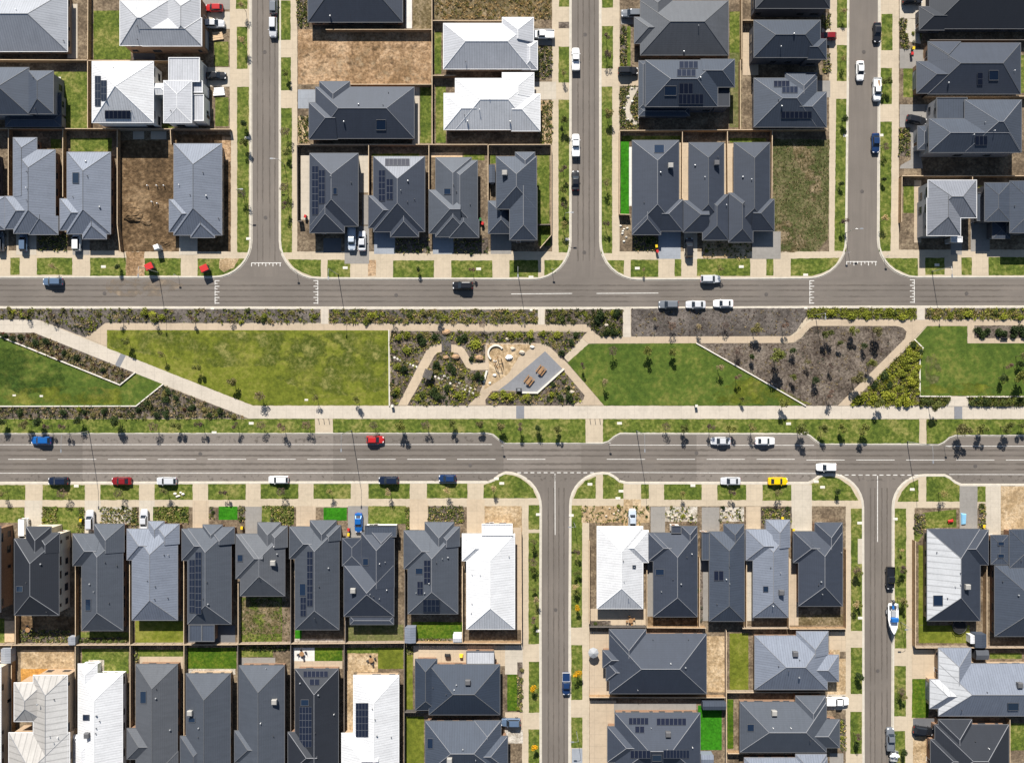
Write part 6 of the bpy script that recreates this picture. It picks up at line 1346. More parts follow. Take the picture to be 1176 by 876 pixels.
def scatter(poly, n, gap, rd, margin=1.0, test=True):
    xs = [p[0] for p in poly]; ys = [p[1] for p in poly]; out = []
    for _ in range(n*30):
        if len(out) >= n: break
        x, y = rd.uniform(min(xs), max(xs)), rd.uniform(min(ys), max(ys))
        if not (-8 < x < 1184 and -8 < y < 884): continue
        if not inpoly(x, y, poly): continue
        if test and not all(free(x+dx, y+dy) for dx, dy in ((-margin, 0), (margin, 0), (0, margin), (0, -margin))): continue
        if gap and any((x-a)**2+(y-b)**2 < gap*gap for a, b in out): continue
        out.append((x, y))
    return out
def ssc(t, kind, *q): return [(*T(t, a[0], a[1]), kind, a[2] if len(a) > 2 else 1.0) for a in q]
def smart(where, poly, spec, group, seed):
    """spec {kind: (count, size)} scattered in a bed, each plant a thing"""
    rd = random.Random(seed); its = []; taken = []
    for k, (n, s) in spec.items():
        n = max(1, round(n*.34)); s *= 1.02
        for x, y in scatter(poly, n, 3.2*s, rd, 2.2*s): its.append((x, y, k, s*rd.uniform(.75, 1.2)))
    return its
gP = 'shrubs in the park beds'
shrubs('in the diagonal bed west of the shared path', ssc('C1', 'round', (160, 285, 1.15), (207, 280, 1.15), (93, 262), (58, 272), (20, 258), (290, 335, 1.15), (345, 353, 1.15), (462, 410, 1.0))+smart('', TP('C1', (0, 243), (155, 243), (608, 422), (543, 475), (0, 262)), {'olive': (10, .8), 'red': (6, .7)}, gP, 1), gP)
shrubs('in the dark planting bed below the west lawn', ssc('C1', 'round', (755, 505, 1.1), (748, 545, 1.3), (790, 535), (865, 580, 1.2), (748, 610, 1.2), (942, 615, 1.1), (990, 595, 1.1), (622, 590, 1.1), (705, 612, 1.1), (660, 560, 1.2), (470, 595, 1.1), (380, 600, .9), (90, 600, 1.2), (285, 600, 1.2))+smart('', TP('C1', (0, 580), (615, 578), (735, 485), (1100, 622), (0, 626)), {'olive': (18, .8), 'red': (10, .6), 'lime': (6, .7)}, gP, 2), gP)
shrubs('in the playground garden', ssc('C2', 'round', (755, 265, 1.4), (765, 285, 1.4), (820, 262, 1.2), (955, 262, 1.3), (935, 275, 1.2), (680, 408, 1.5), (828, 392, 1.2), (890, 392, 1.2), (905, 412, 1.3), (822, 500, 1.2), (875, 490, 1.3), (835, 530, 1.4), (815, 520, 1.2), (1010, 435, 1.3), (1035, 450, 1.2), (985, 360, 1.0), (640, 520, 1.1))+ssc('C2', 'lime', (1000, 290, 1.7), (660, 265, 1.3), (700, 255, 1.2), (690, 320, 1.3), (655, 400, 1.3), (740, 540, 1.2), (930, 520, 1.3), (655, 500, 1.2), (1160, 250, 1.3), (1130, 525, 1.3), (1085, 530, 1.2))+ssc('C3', 'lime', (25, 530, 1.4), (60, 250, 1.2), (110, 250, 1.2), (170, 250, 1.2), (230, 255, 1.2), (100, 535, 1.2), (210, 520, 1.1))+ssc('C3', 'round', (255, 335, 1.2), (298, 285, 1.1), (320, 250, 1.1), (290, 535, 1.3), (250, 535, 1.1), (215, 475, 1.0), (285, 490, .9))+smart('', [T('C2', 622, 240), T('C3', 350, 243), T('C3', 262, 345), T('C3', 340, 560), T('C2', 622, 566)], {'olive': (26, .9), 'green': (22, .9)}, gP, 3), 'shrubs in the playground garden')
shrubs('in the square bed above the middle lawn', ssc('C3', 'round', (427, 165, 1.6), (415, 190, 1.4), (500, 155, 1.3), (490, 240, 1.3), (455, 245, 1.1))+smart('', TP('C3', (190, 142), (525, 142), (525, 255), (440, 252), (375, 200), (190, 200)), {'olive': (14, .9), 'green': (10, 1.0), 'lime': (6, .9)}, gP, 4), gP)
shrubs('in the lime coloured bed beside the eastern lawn', ssc('C4', 'round', (545, 435, 1.5), (570, 478, 1.2), (500, 482, 1.2), (675, 300, 1.2), (710, 325, 1.0))+ssc('C4', 'lime', *[(vr.uniform(x-12, x+12), y, vr.uniform(1.1, 1.6)) for x, y in ((425, 545), (460, 525), (500, 540), (540, 520), (580, 530), (610, 500), (640, 540), (665, 470), (690, 465), (620, 430), (640, 400), (630, 370), (660, 360), (650, 335), (690, 355), (690, 400), (680, 430), (600, 555), (660, 555))]), gP)
shrubs('in the hedge bed by the right bench', ssc('C4', 'round', (968, 235, 1.4), (990, 252, 1.3), (1010, 238, 1.2), (1062, 240, 1.5), (1088, 246, 1.2), (1130, 228, 1.4), (1128, 255, 1.2), (1160, 228, 1.4), (1172, 255, 1.2)), gP)
shrubs('in the strip beds below the eastern lawn', ssc('C4', 'green', *[(x, vr.uniform(545, 560), vr.uniform(1.0, 1.4)) for x in (725, 755, 790, 825, 940, 975, 1010, 1045, 1080, 1110, 1140, 1168)])+ssc('C4', 'round', *[(x, vr.uniform(540, 565), 1.1) for x in (742, 960, 995, 1150)]), gP)
for nm, poly, sp in (('in the western bed south of the northern road', TP('C1', (0, 138), (600, 138), (560, 195), (470, 196), (400, 240), (190, 182), (0, 180)), {'olive': (12, .8), 'lime': (6, .9)}),
                     ('in the lime patch below the northern road', TP('C1', (560, 138), (790, 138), (790, 196), (560, 196)), {'lime': (12, 1.15)}),
                     ('in the bed left of first crossing', [T('C1', 800, 138), T('C1', 1176, 138), T('C2', 300, 140), T('C2', 300, 196), T('C1', 800, 196)], {'olive': (10, .8), 'lime': (9, .9), 'green': (5, .8)}),
                     ('in the long bed right of first crossing', [T('C2', 350, 142), T('C2', 1176, 143), T('C3', 140, 143), T('C3', 140, 200), T('C2', 350, 198)], {'lime': (16, 1.0), 'olive': (18, .9), 'green': (8, .9)}),
                     ('in the lime bed right of three cars', TP('C4', (205, 137), (560, 137), (560, 180), (205, 165)), {'lime': (16, 1.15), 'olive': (6, .8)}),
                     ('in the short bed by the eastern crossing', TP('C4', (575, 137), (688, 137), (688, 178), (575, 178)), {'lime': (7, 1.1), 'green': (3, .9)}),
                     ('in the bed at the far right roadside', TP('C4', (735, 137), (1176, 137), (1176, 178), (735, 178)), {'lime': (11, 1.1), 'olive': (8, .9), 'green': (5, .9)})):
    shrubs(nm, smart('', poly, sp, gP, len(nm)), gP)
# ---- strappy ground cover between the shrubs: nobody could count it
def cover(label, poly, n, mats, size=.33, seed=1, margin=1.2):
    rd = random.Random(seed); mb = MB()
    for x, y in scatter(poly, n, 0, rd, margin):
        p = P(x, y); p.z = Z_PAD; s = size*rd.uniform(.6, 1.5); mi = rd.choices(range(len(mats)), [m[1] for m in mats])[0]
        for k in range(9):
            a = rd.uniform(0, 6.28); e = rd.uniform(.35, 1.2); d = Vector((math.cos(a)*math.cos(e), math.sin(a)*math.cos(e), math.sin(e))); w = Vector((-math.sin(a), math.cos(a), 0))*s*.16
            q = p+d*s*1.1; q2 = p+d*s*1.7-Vector((0, 0, s*.25))
            mb.face([p-w*.6, p+w*.6, q+w, q2, q-w], None, mi)
    o = mb.build('ground_cover', [m[0] for m in mats], None, P(*poly[0])); tag(o, label, 'plants', None, 'stuff'); return o
GL = [('leaf_lime', 3), ('leaf_olive', 3), ('leaf_dry', 2), ('leaf_dark', 1)]
cover('olive and straw coloured tufts filling the diagonal bed by the west lawn', TP('C1', (0, 245), (155, 245), (606, 424), (543, 474), (0, 260)), 478, [('leaf_olive', 4), ('leaf_dry', 4), ('leaf_red', 1), ('leaf_dark', 1)], seed=1)
cover('mixed dark and straw tufts in the bed below the west lawn', TP('C1', (0, 578), (615, 576), (735, 482), (1116, 627), (0, 628)), 741, [('leaf_olive', 4), ('leaf_dry', 3), ('leaf_dark', 2), ('leaf_grey', 1)], seed=2)
cover('dense low planting across the playground garden', [T('C2', 622, 238), T('C3', 365, 241), T('C3', 265, 350), T('C3', 352, 560), T('C2', 622, 568)], 1425, [('leaf_lime', 3), ('leaf_olive', 4), ('leaf_dark', 3), ('leaf_dry', 1)], seed=3)
cover('low plants in the square bed left of the cross path', TP('C3', (182, 140), (528, 140), (528, 258), (435, 258), (370, 204), (182, 204)), 344, [('leaf_olive', 4), ('leaf_dark', 3), ('leaf_lime', 2)], seed=4)
cover('sparse tufts in the western bed below the northern road', [T('C1', 0, 136), T('C1', 1176, 138), T('C2', 306, 138), T('C2', 306, 199), T('C1', 475, 199), T('C1', 390, 255), T('C1', 180, 186), T('C1', 0, 184)], 518, GL, seed=5)
cover('lime and olive tufts in the long bed below the northern road', [T('C2', 347, 140), T('C3', 146, 142), T('C3', 146, 202), T('C2', 347, 200)], 729, GL, seed=6)
cover('bright lime tufts in the bed right of the three parked cars', TP('C4', (202, 135), (690, 135), (690, 180), (202, 172)), 547, [('leaf_lime', 6), ('leaf_olive', 2)], seed=7)
cover('lime tufts in the far right bed below the northern road', TP('C4', (731, 135), (1180, 135), (1180, 180), (731, 180)), 478, GL, seed=8)
cover('bright lime strap plants in the diagonal bed by the eastern lawn', TP('C4', (390, 569), (680, 280), (712, 314), (700, 345), (701, 569)), 883, [('leaf_lime', 5), ('leaf_olive', 2), ('leaf_dark', 1)], .4, seed=9)
cover('green strap plants in the strips below the eastern lawn', TP('C4', (705, 535), (1180, 535), (1180, 573), (705, 570)), 798, [('leaf_green', 3), ('leaf_olive', 3), ('leaf_lime', 1)], .4, seed=10)
cover('dry litter and small tufts over the bare mulch beds', [T('C3', 570, 138), T('C4', 195, 140), T('C4', 640, 240), T('C4', 340, 565), T('C4', 195, 565), T('C3', 870, 295), T('C4', 100, 295), T('C4', 100, 255), T('C3', 570, 255)], 950, [('leaf_dry', 3), ('leaf_purple', 3), ('leaf_grey', 1)], .2, seed=11)
cover('weeds scattered over the dry grass lot', TP('B4', (48, 45), (298, 45), (290, 490), (240, 540), (48, 540)), 1800, [('leaf_olive', 4), ('leaf_green', 2), ('leaf_dry', 3)], .13, seed=12)
cover('weeds and rough grass in the scruffy back yard', [T('E1', 1086, 378), T('E2', 165, 378), T('E2', 165, 575), T('E1', 1086, 575)], 400, [('leaf_olive', 3), ('leaf_green', 5), ('leaf_dry', 3)], .17, seed=13, margin=0)
cover('scrubby weeds over the top edge dirt lot', [(500, -6), (632, -6), (632, 22), (500, 22)], 627, [('leaf_olive', 2), ('leaf_dry', 4), ('leaf_grey', 1)], .28, seed=14, margin=0)
# ---- small garden plants in front and back yards
def nearest(x, y):
    p = P(x, y, 0); return min(NICK, key=lambda n: (n[0]-p.x)**2+(n[1]-p.y)**2)[2]
def onhouse(x, y):
    p = P(x, y, .5)
    return any(r.wb[0]-.3 < p.x < r.wb[1]+.3 and r.wb[2]-.3 < p.y < r.wb[3]+.3 for n in NICK for r in n[3])
grd = random.Random(9); per = {}
gm = {i: MB() for i in range(1)}
for t, r in BEDS:
    poly = rectpoly(TR(t, *r)); ar = abs((r[2]-r[0])*(r[3]-r[1]))/3.92**2
    n = max(1, min(3, int(ar/80)))
    cx, cy = sum(p[0] for p in poly)/4, sum(p[1] for p in poly)/4
    pts = [q for q in scatter(poly, n, 3.5, grd, 0, False) if not onhouse(*q)]
    for x, y in pts: per.setdefault(nearest(cx, cy), []).append((x, y, grd.choice(('olive', 'green', 'round', 'grey', 'lime', 'green')), grd.uniform(.4, .75)))
    tp = [q for q in scatter(poly, int(ar/(14 if t == 'D3' or r[0] in (905, 890, 645) else 4)), 0, grd, .3, True) if not onhouse(*q)]
    for x, y in tp:
        p = P(x, y); p.z = Z_PAD
        for k in range(6):
            a = grd.uniform(0, 6.28); d = Vector((math.cos(a), math.sin(a), grd.uniform(.5, 1.6))).normalized(); s = grd.uniform(.2, .45); w = Vector((-math.sin(a), math.cos(a), 0))*s*.2
            gm[0].face([p-w, p+w, p+d*s+w, p+d*s*1.4, p+d*s-w], None, grd.choice((0, 1, 1, 1, 3, 3, 2)))
o = gm[0].build('garden_tufts', ['leaf_olive', 'leaf_green', 'leaf_dry', 'leaf_dark']); tag(o, 'low tufts and bedding plants in the front and back garden beds', 'plants', None, 'stuff')
for nick, its in per.items():
    shrubs('in the garden of the '+nick, its, 'garden shrubs')
# clipped hedge balls behind the small skylight house
shrubs('in the hedge behind the small skylight house', ssc('E1', 'green', *[(362+i*27, 572, .8) for i in range(8)]), 'clipped hedge balls')
shrubs('along the rear fence of the cooler house', ssc('F2', 'round', *[(10+i*22, 136, .7) for i in range(7)]), 'rear fence screen plants')
# ------------------------------------------------------------------ street furniture, park furniture, yard things
def lamp(label, px, py, h, arm, r=.09, group='street lamps'):
    p = P(px, py); root = empty('street_lamp', (p.x, p.y, Z_PAD), 0, label, 'street lamp', group)
    m = MB(); m.tube((0, 0, 0), (0, 0, h), r, r*.55, 10); m.build('pole', 'steel', root); m = MB(); m.tube((0, 0, 0), (0, 0, .5), r*1.7, r*1.5, 10); m.build('base', 'steel_dark', root)
    a = Vector((arm[0], arm[1], 0)); L = a.length; d = a/L
    m = MB(); m.tube((0, 0, h-.05), d*L*.5+Vector((0, 0, h+.2)), r*.5, r*.45, 8); m.tube(d*L*.5+Vector((0, 0, h+.2)), a+Vector((0, 0, h+.22)), r*.45, r*.4, 8); m.build('arm', 'steel', root)
    m = MB(); m.obox(Vector((a.x, a.y))+Vector((d.x, d.y))*.3, (d.x, d.y), .8, .3, h+.14, h+.26); hd = m.build('lamp_head', 'steel', root)
    m = MB(); m.obox(Vector((a.x, a.y))+Vector((d.x, d.y))*.3, (d.x, d.y), .55, .2, h+.11, h+.139); m.build('lens', 'lamp_clear', hd)
for lab, x, y, h, a in (('tall street lamp over the boulevard near the bright blue wagon', 102.3, 495.3, 11.5, (0, -3.6)), ('tall street lamp over the boulevard left of the red hatchback', 404, 494.5, 11.5, (0, -3.6)),
                        ('tall street lamp over the boulevard right of the middle junction', 731, 495, 11.5, (0, -3.6)), ('tall street lamp over the boulevard by the eastern junction', 1041.5, 507, 11.5, (0, -3.6)),
                        ('street lamp beside the red roofed site toilet on the northern road', 182, 313, 10, (0, -2)), ('street lamp by the verge below the solar corner house', 388.5, 315.5, 10, (0, -2)), ('street lamp below the tall slate house', 594.5, 312, 8.5, (0, -2)), ('street lamp below the flat dark house', 1070, 312, 8.5, (0, -2)),
                        ('park lamp in the lime bed right of the three parked cars', 936, 362, 6, (0, -.9))):
    lamp(lab, x, y, h, a)
for lab, x, y, a in (('short street lamp by the corner of the steel house standing alone', 280, 224, (1.2, 0)), ('short street lamp opposite the dry grass lot', 970.5, 268, (1.2, 0)), ('short street lamp on the verge by the white wide house', 659, 600, (-1.2, 0)), ('short street lamp on the verge by the bottom solar house', 662, 839, (-1.2, 0)), ('short street lamp on the verge right of the white boat', 1034, 714, (-1.2, 0)), ('short street lamp on the verge by the bare dirt lot', 327, 190, (-1.2, 0)), ('short street lamp on the verge near two white pickups', 648, 250, (1.2, 0))):
    lamp(lab, x, y, 5.5, a, .07)
def sign(label, px, py, rz=0, plate=(.6, .45), mat='frame_white'):
    p = P(px, py); root = empty('street_sign', (p.x, p.y, Z_PAD), R(rz), label, 'sign', 'street signs'); m = MB(); m.tube((0, 0, 0), (0, 0, 2.4), .04, n=8); m.build('post', 'steel', root)
    m = MB(); m.box(-plate[0]/2, plate[0]/2, .045, .065, 2.4-plate[1], 2.35); m.build('plate', mat, root)
for lab, x, y in (('small sign post on the kerb build out left of the middle junction', 577, 511), ('small sign post on the kerb build out right of the middle junction', 699, 508), ('small sign post at the park kerb near the eastern junction', 1084, 512), ('small sign post at the corner west of the dry grass lot street', 970, 292), ('small sign post on the corner of the silver tall house', 1015, 296), ('small sign post below the bare earth lot drive', 205, 317), ('small sign post on the corner below the solar corner house', 341, 312), ('small sign post on the corner below the tall slate house', 634, 311)):
    sign(lab, x, y)
# bollards across the two main park paths
for t, pts, wh in (('C2', (298, 321, 344), 'western'), ('C3', (382, 404, 426), 'middle')):
    for i, x in enumerate(pts):
        p = P(*T(t, x, 632)); m = MB(); m.lathe((p.x, p.y, Z_PAD), [(.07, 0), (.07, 1.0), (.05, 1.06)], 10); tag(m.build('bollard', 'steel_dark', None, (p.x, p.y, Z_PAD)), ('left', 'middle', 'right')[i]+' dark bollard of three on the '+wh+' cross path', 'bollard', 'path bollards')
# picnic tables on the grey plaza
for t, x, y, lab in (('C3', 162, 412, 'timber picnic table on the grey plaza, upper right of two'), ('C3', 108, 458, 'timber picnic table on the grey plaza, lower left of two')):
    p = P(*T(t, x, y)); root = empty('picnic_table', (p.x, p.y, Z_PAD+.02), R(52), lab, 'picnic table', 'picnic tables')
    m = MB()
    for k in range(5): m.box(-1.1, 1.1, -.42+k*.17, -.42+k*.17+.15, .71, .75)
    m.build('table_top', 'timber', root)
    for s in (-1, 1):
        m = MB(); m.box(-1.1, 1.1, s*.85-.16, s*.85-.01, .42, .46); m.box(-1.1, 1.1, s*.85+.01, s*.85+.16, .42, .46); m.build('bench_seat', 'timber', root)
        m = MB(); m.tube((s*.75, -.85, 0), (s*.75, -.85, .42), .04); m.tube((s*.75, .85, 0), (s*.75, .85, .42), .04); m.tube((s*.75, -.9, .4), (s*.75, .9, .4), .035); m.tube((s*.75, -.25, 0), (s*.75, -.25, .7), .05); m.tube((s*.75, .25, 0), (s*.75, .25, .7), .05); m.build('leg', 'steel_dark', root)
p = P(*T('C3', 62, 500)); root = empty('barbecue', (p.x, p.y, Z_PAD+.02), 0, 'dark park barbecue unit at the lower corner of the plaza', 'barbecue')
m = MB(); m.box(-.7, .7, -.4, .4, 0, .86); m.build('cabinet', 'timber_grey', root); m = MB(); m.box(-.75, .75, -.45, .45, .86, .92); m.build('bench_top', 'steel_dark', root); m = MB(); m.box(-.35, .35, -.25, .25, .921, .95); m.build('hotplate', 'steel', root)
# deck crossing, cubby, stepping stones, boulders
p = P(*T('C2', 873, 288)); root = empty('boardwalk', (p.x, p.y, Z_PAD), R(90), 'dark timber boardwalk crossing the playground garden', 'boardwalk')
m = MB()
for k in range(15): m.box(-2.1+k*.28, -2.1+k*.28+.25, -1.2, 1.2, .16, .22)
m.build('deck_boards', 'timber_grey', root)
for s in (-1, 1): m = MB(); m.box(-2.15, 2.15, s*1.1-.06, s*1.1+.06, .02, .158); m.build('bearer', 'timber', root)
p = P(*T('C2', 793, 430)); root = empty('cubby_house', (p.x, p.y, Z_PAD), R(-20), 'small dark timber cubby in the playground garden', 'cubby house')
m = MB()
for sx in (-.9, .9):
    for sy in (-.9, .9): m.tube((sx, sy, 0), (sx, sy, 1.7), .07)
m.build('frame', 'timber', root); m = MB()
for k in range(9): m.box(-1.1+k*.245, -1.1+k*.245+.2, -1.15, 1.15, 1.7, 1.76)
m.build('slat_roof', 'timber_grey', root); m = MB(); m.box(-.88, .88, .84, .88, .1, 1.2); m.build('wall', 'timber_grey', root)
stones = [(T('C2', 640+i*14, 355+i*6), 'left trail') for i in range(8)]+[(T('C2', 826+i*17, 432+i*7.5), 'right trail') for i in range(11)]
cnt = {}
for (x, y), tr_ in stones:
    i = cnt.get(tr_, 0); cnt[tr_] = i+1; p = P(x, y)
    for sgn in ((-1, 1) if tr_ == 'right trail' else (0,)):
        m = MB(); m.lathe((p.x+sgn*.22, p.y+sgn*.5, Z_PAD), [(.3, 0), (.32, .08), (.28, .11)], 8)
        tag(m.build('stepping_stone', 'concrete_edge', None, (p.x+sgn*.22, p.y+sgn*.5, Z_PAD)), 'pale stepping stone in the playground '+tr_+', '+nth(i, 8 if tr_ == 'left trail' else 11)+(' of the upper line' if sgn == 1 else ' of the lower line' if sgn == -1 else ''), 'stepping stone', 'playground stepping stones')
rocks = [('C2', 872, 243, 1.1, 'rock_rust', 'rust coloured boulder at the top end of the boardwalk'), ('C2', 870, 355, .8, 'rock_rust', 'rust coloured boulder just below the boardwalk, left'), ('C2', 914, 352, 1.1, 'rock_rust', 'rust coloured boulder just below the boardwalk, right'), ('C2', 1022, 358, 1.1, 'rock_rust', 'rust coloured boulder beside the kinked playground path'),
         ('C3', 18, 354, .95, 'white_plastic', 'smooth white play boulder in the sand pit, the largest'), ('C3', 36, 316, .7, 'rock', 'pale boulder in the sand pit, upper left'), ('C3', 76, 332, .8, 'rock', 'tan boulder in the middle of the sand pit'), ('C3', 122, 308, .65, 'concrete_edge', 'white boulder in the sand pit, upper right'), ('C3', 12, 272, .6, 'rock', 'pale boulder on the top rim of the sand pit, left'), ('C3', 60, 268, .6, 'rock', 'pale boulder on the top rim of the sand pit, right'),
         ('C2', 1092, 370, .5, 'concrete_edge', 'small white boulder under the climbing frame'), ('C2', 1090, 435, .55, 'concrete_edge', 'small white boulder at the lower sand pit edge'), ('C2', 1068, 470, .45, 'concrete_edge', 'small white boulder at the lowest tip of the sand pit'), ('C3', 200, 525, .5, 'rock', 'pale boulder in the bed below the plaza'), ('C3', 300, 510, .7, 'rock', 'pale flat boulder at the right of the bed below the plaza'), ('C3', 455, 210, .6, 'rock', 'pale boulder in the square bed left of the cross path')]
for i, (t, x, y, r, mt, lab) in enumerate(rocks):
    p = P(*T(t, x, y)); m = MB(); m.blob((p.x, p.y, Z_PAD+r*.2), (r, r*.72, r*.5), i, 9, 6, rough=.14); tag(m.build('boulder', mt, None, (p.x, p.y, Z_PAD)), lab, 'boulder', 'playground boulders')
# curved bench round the young tree and climbing frame
p = P(*T('C2', 1096, 335)); m = MB()
for k in range(14):
    a0, a1 = R(35+k*14), R(35+(k+1)*14); q = lambda a, r, z: (p.x+r*math.cos(a), p.y+r*math.sin(a), z)
    m.hexa([q(a0, 1.75, Z_PAD), q(a0, 2.2, Z_PAD), q(a1, 2.2, Z_PAD), q(a1, 1.75, Z_PAD)], [q(a0, 1.75, Z_PAD+.45), q(a0, 2.2, Z_PAD+.45), q(a1, 2.2, Z_PAD+.45), q(a1, 1.75, Z_PAD+.45)])
tag(m.build('curved_bench', 'concrete_edge', None, (p.x, p.y, Z_PAD)), 'pale curved seating wall around a dry mound in the sand pit', 'bench')
root = empty('climbing_frame', (p.x+.6, p.y-2.4, Z_PAD), 0, 'timber log climbing frame in the sand pit beside the curved seat', 'climbing frame')
m = MB()
for i in range(7): a = i*.9; m.tube((math.cos(a)*1.1, math.sin(a)*1.6, 0), (math.cos(a)*.9+.2, math.sin(a)*1.3, 1.6+.2*(i % 3)), .09, .07)
m.build('log_post', 'timber', root); m = MB()
for i in range(6): a = i*.9; b_ = (i+1)*.9; m.tube((math.cos(a)*.98+.1, math.sin(a)*1.4, 1.1), (math.cos(b_)*.98+.1, math.sin(b_)*1.4, 1.35), .06)
m.build('log_rail', 'timber', root)
p = P(*T('C2', 1048, 440)); m = MB(); m.obox((p.x, p.y), (.28, 1), 3.2, .5, Z_PAD, Z_PAD+.45); tag(m.build('bench', 'concrete_edge', None, (p.x, p.y, Z_PAD)), 'straight white bench at the left side of the sand pit', 'bench')
p = P(*T('C4', 1080, 272)); root = empty('park_bench', (p.x, p.y, Z_PAD), 0, 'dark park bench beside the hedge bed at the right edge', 'bench')
m = MB(); m.box(-.9, .9, -.25, .2, .42, .47); m.build('seat', 'timber_grey', root); m = MB(); m.box(-.9, .9, .22, .27, .5, .85); m.build('backrest', 'timber_grey', root)
for s in (-.7, .7): m = MB(); m.box(s-.04, s+.04, -.22, .2, 0, .418); m.build('leg', 'steel_dark', root)
for t, x, y, lab in (('C2', 632, 572, 'left black park bin on the shared path by the playground path'), ('C3', 857, 572, 'black park bin on the shared path below the middle lawn')):
    p = P(*T(t, x, y)); root = empty('park_bin', (p.x, p.y, Z_PAD), 0, lab, 'bin', 'park bins'); m = MB(); m.box(-.3, .3, -.3, .3, 0, 1.05); m.build('cabinet', 'steel_dark', root); m = MB(); m.box(-.34, .34, -.34, .34, 1.05, 1.1); m.build('cover', 'concrete_edge', root)
# pit lids and pillar boxes on the verges
pits = [('D1', 345, 305), ('D1', 965, 65), ('D2', 1122, 293), ('D2', 1048, 60), ('D2', 1098, 272), ('D3', 382, 297), ('D3', 522, 328), ('D3', 508, 360), ('D3', 845, 303), ('D3', 515, 23), ('D4', 268, 310), ('D4', 240, 285), ('D4', 672, 320), ('D4', 785, 25), ('D4', 115, 25), ('D4', 193, 68), ('B1', 467, 613), ('B1', 1120, 487), ('B2', 418, 618), ('B2', 1018, 623), ('B3', 595, 620), ('B3', 1063, 613), ('B3', 117, 660), ('B3', 282, 490), ('B4', 192, 650), ('B4', 783, 605), ('C1', 957, 135), ('C3', 118, 142), ('C4', 192, 133), ('D2', 497, 18), ('D2', 1000, 20), ('D1', 1132, 23), ('E3', 150, 525), ('E4', 438, 467), ('E4', 435, 40), ('E4', 595, 22), ('A1', 1113, 622), ('A4', 372, 612), ('A4', 531, 610), ('D3', 150, 433), ('D3', 298, 437), ('C1', 188, 528), ('C1', 66, 525), ('C3', 735, 515), ('C3', 483, 518), ('C2', 243, 545)]
pits.sort(key=lambda q: T(q[0], q[1], q[2]))
seen = {}
for t, x, y in pits:
    px, py = T(t, x, y); p = P(px, py); w = .55 if t[0] != 'C' else .4
    nk = nearest(px, py) if t[0] != 'C' else 'park beds'
    i = seen.get(nk, 0); seen[nk] = i+1
    m = MB(); m.box(p.x-w*1.1, p.x+w*1.1, p.y-w*.6, p.y+w*.6, Z_PAD, Z_PAD+.035); m.box(p.x-w*.9, p.x+w*.9, p.y-w*.45, p.y+w*.45, Z_PAD+.035, Z_PAD+.045)
    tag(m.build('service_pit', 'concrete_edge', None, (p.x, p.y, Z_PAD)), 'pale service pit lid nearest the '+nk+(', '+ORD[i]+' from left' if i else ''), 'pit lid', 'service pit lids')
# wheelie bins
def bin_(label, px, py, lid, rz=0):
    p = P(px, py, .5); root = empty('wheelie_bin', (p.x, p.y, Z_PAD+.01), R(rz), label, 'bin', 'wheelie bins'); m = MB(); m.hexa([(-.22, -.25, .08), (.22, -.25, .08), (.22, .25, .08), (-.22, .25, .08)], [(-.29, -.36, 1.0), (.29, -.36, 1.0), (.29, .36, 1.0), (-.29, .36, 1.0)]); m.build('tub', 'fence_dark', root)
    m = MB(); m.hexa([(-.31, -.39, 1.0), (.31, -.39, 1.0), (.31, .39, 1.0), (-.31, .39, 1.0)], [(-.29, -.36, 1.06), (.29, -.36, 1.06), (.27, .33, 1.1), (-.27, .33, 1.1)]); m.build('lid', 'plastic_'+lid, root)
    for s in (-.24, .24): m = MB(); m.tube((s-.03, .26, .1), (s+.03, .26, .1), .1, n=10); m.build('wheel', 'rubber', root)
for lab, t, x, y, lid in (('yellow lidded bin on the drive of the bin drive house', 'A4', 674, 222, 'yellow'), ('red lidded bin on the drive of the bin drive house', 'A4', 668, 246, 'red'), ('yellow lidded bin on the turf house garden front', 'B3', 680, 522, 'yellow'), ('red lidded bin on the turf house garden front', 'B3', 684, 545, 'red'), ('red lidded bin beside the stepped hip house', 'B2', 1036, 420, 'red'), ('green lidded bin beside the stepped hip house', 'B2', 1026, 402, 'green'),
                          ('yellow lidded bin beside the left white suv of the boulevard drives', 'D1', 369, 458, 'yellow'), ('yellow lidded bin beside the turf patch of the long solar house', 'D1', 1092, 492, 'yellow'), ('yellow lidded bin left of the bright blue sedan', 'D2', 434, 522, 'yellow'), ('red lidded bin left of the bright blue sedan', 'D2', 434, 500, 'red'), ('yellow lidded bin in front of the blue steel house', 'D4', 85, 450, 'yellow'), ('yellow lidded bin beside the navy corner house drive', 'D4', 135, 503, 'yellow'), ('yellow lidded bin on the drive left of the twin skylight house', 'D4', 990, 485, 'yellow'), ('red lidded bin by the solar corner house side path', 'B2', 240, 388, 'red')):
    px, py = T(t, x, y); bin_(lab, px, py, lid, grd.uniform(-20, 20))
# site toilets
def toilet(label, t, x, y, mat, rz):
    p = P(*T(t, x, y), 2.2); root = empty('portable_toilet', (p.x, p.y, Z_PAD), R(rz), label, 'portable toilet'); m = MB(); m.box(-.62, .62, -.62, .62, 0, 2.1); m.build('cabin', mat, root); m = MB(); m.hexa([(-.68, -.68, 2.1), (.68, -.68, 2.1), (.68, .68, 2.1), (-.68, .68, 2.1)], [(-.5, -.5, 2.35), (.5, -.5, 2.35), (.5, .5, 2.35), (-.5, .5, 2.35)]); m.build('roof', 'white_plastic' if mat == 'grey_plastic' else mat, root)
    m = MB(); m.box(-.35, .35, -.66, -.622, .1, 1.9); d_ = m.build('door', 'grey_plastic', root); m = MB(); m.box(.22, .28, -.7, -.662, 1.0, 1.15); m.build('handle', 'steel', d_)
toilet('white roofed site toilet at the front of the excavated lot', 'B1', 703, 525, 'grey_plastic', 20)
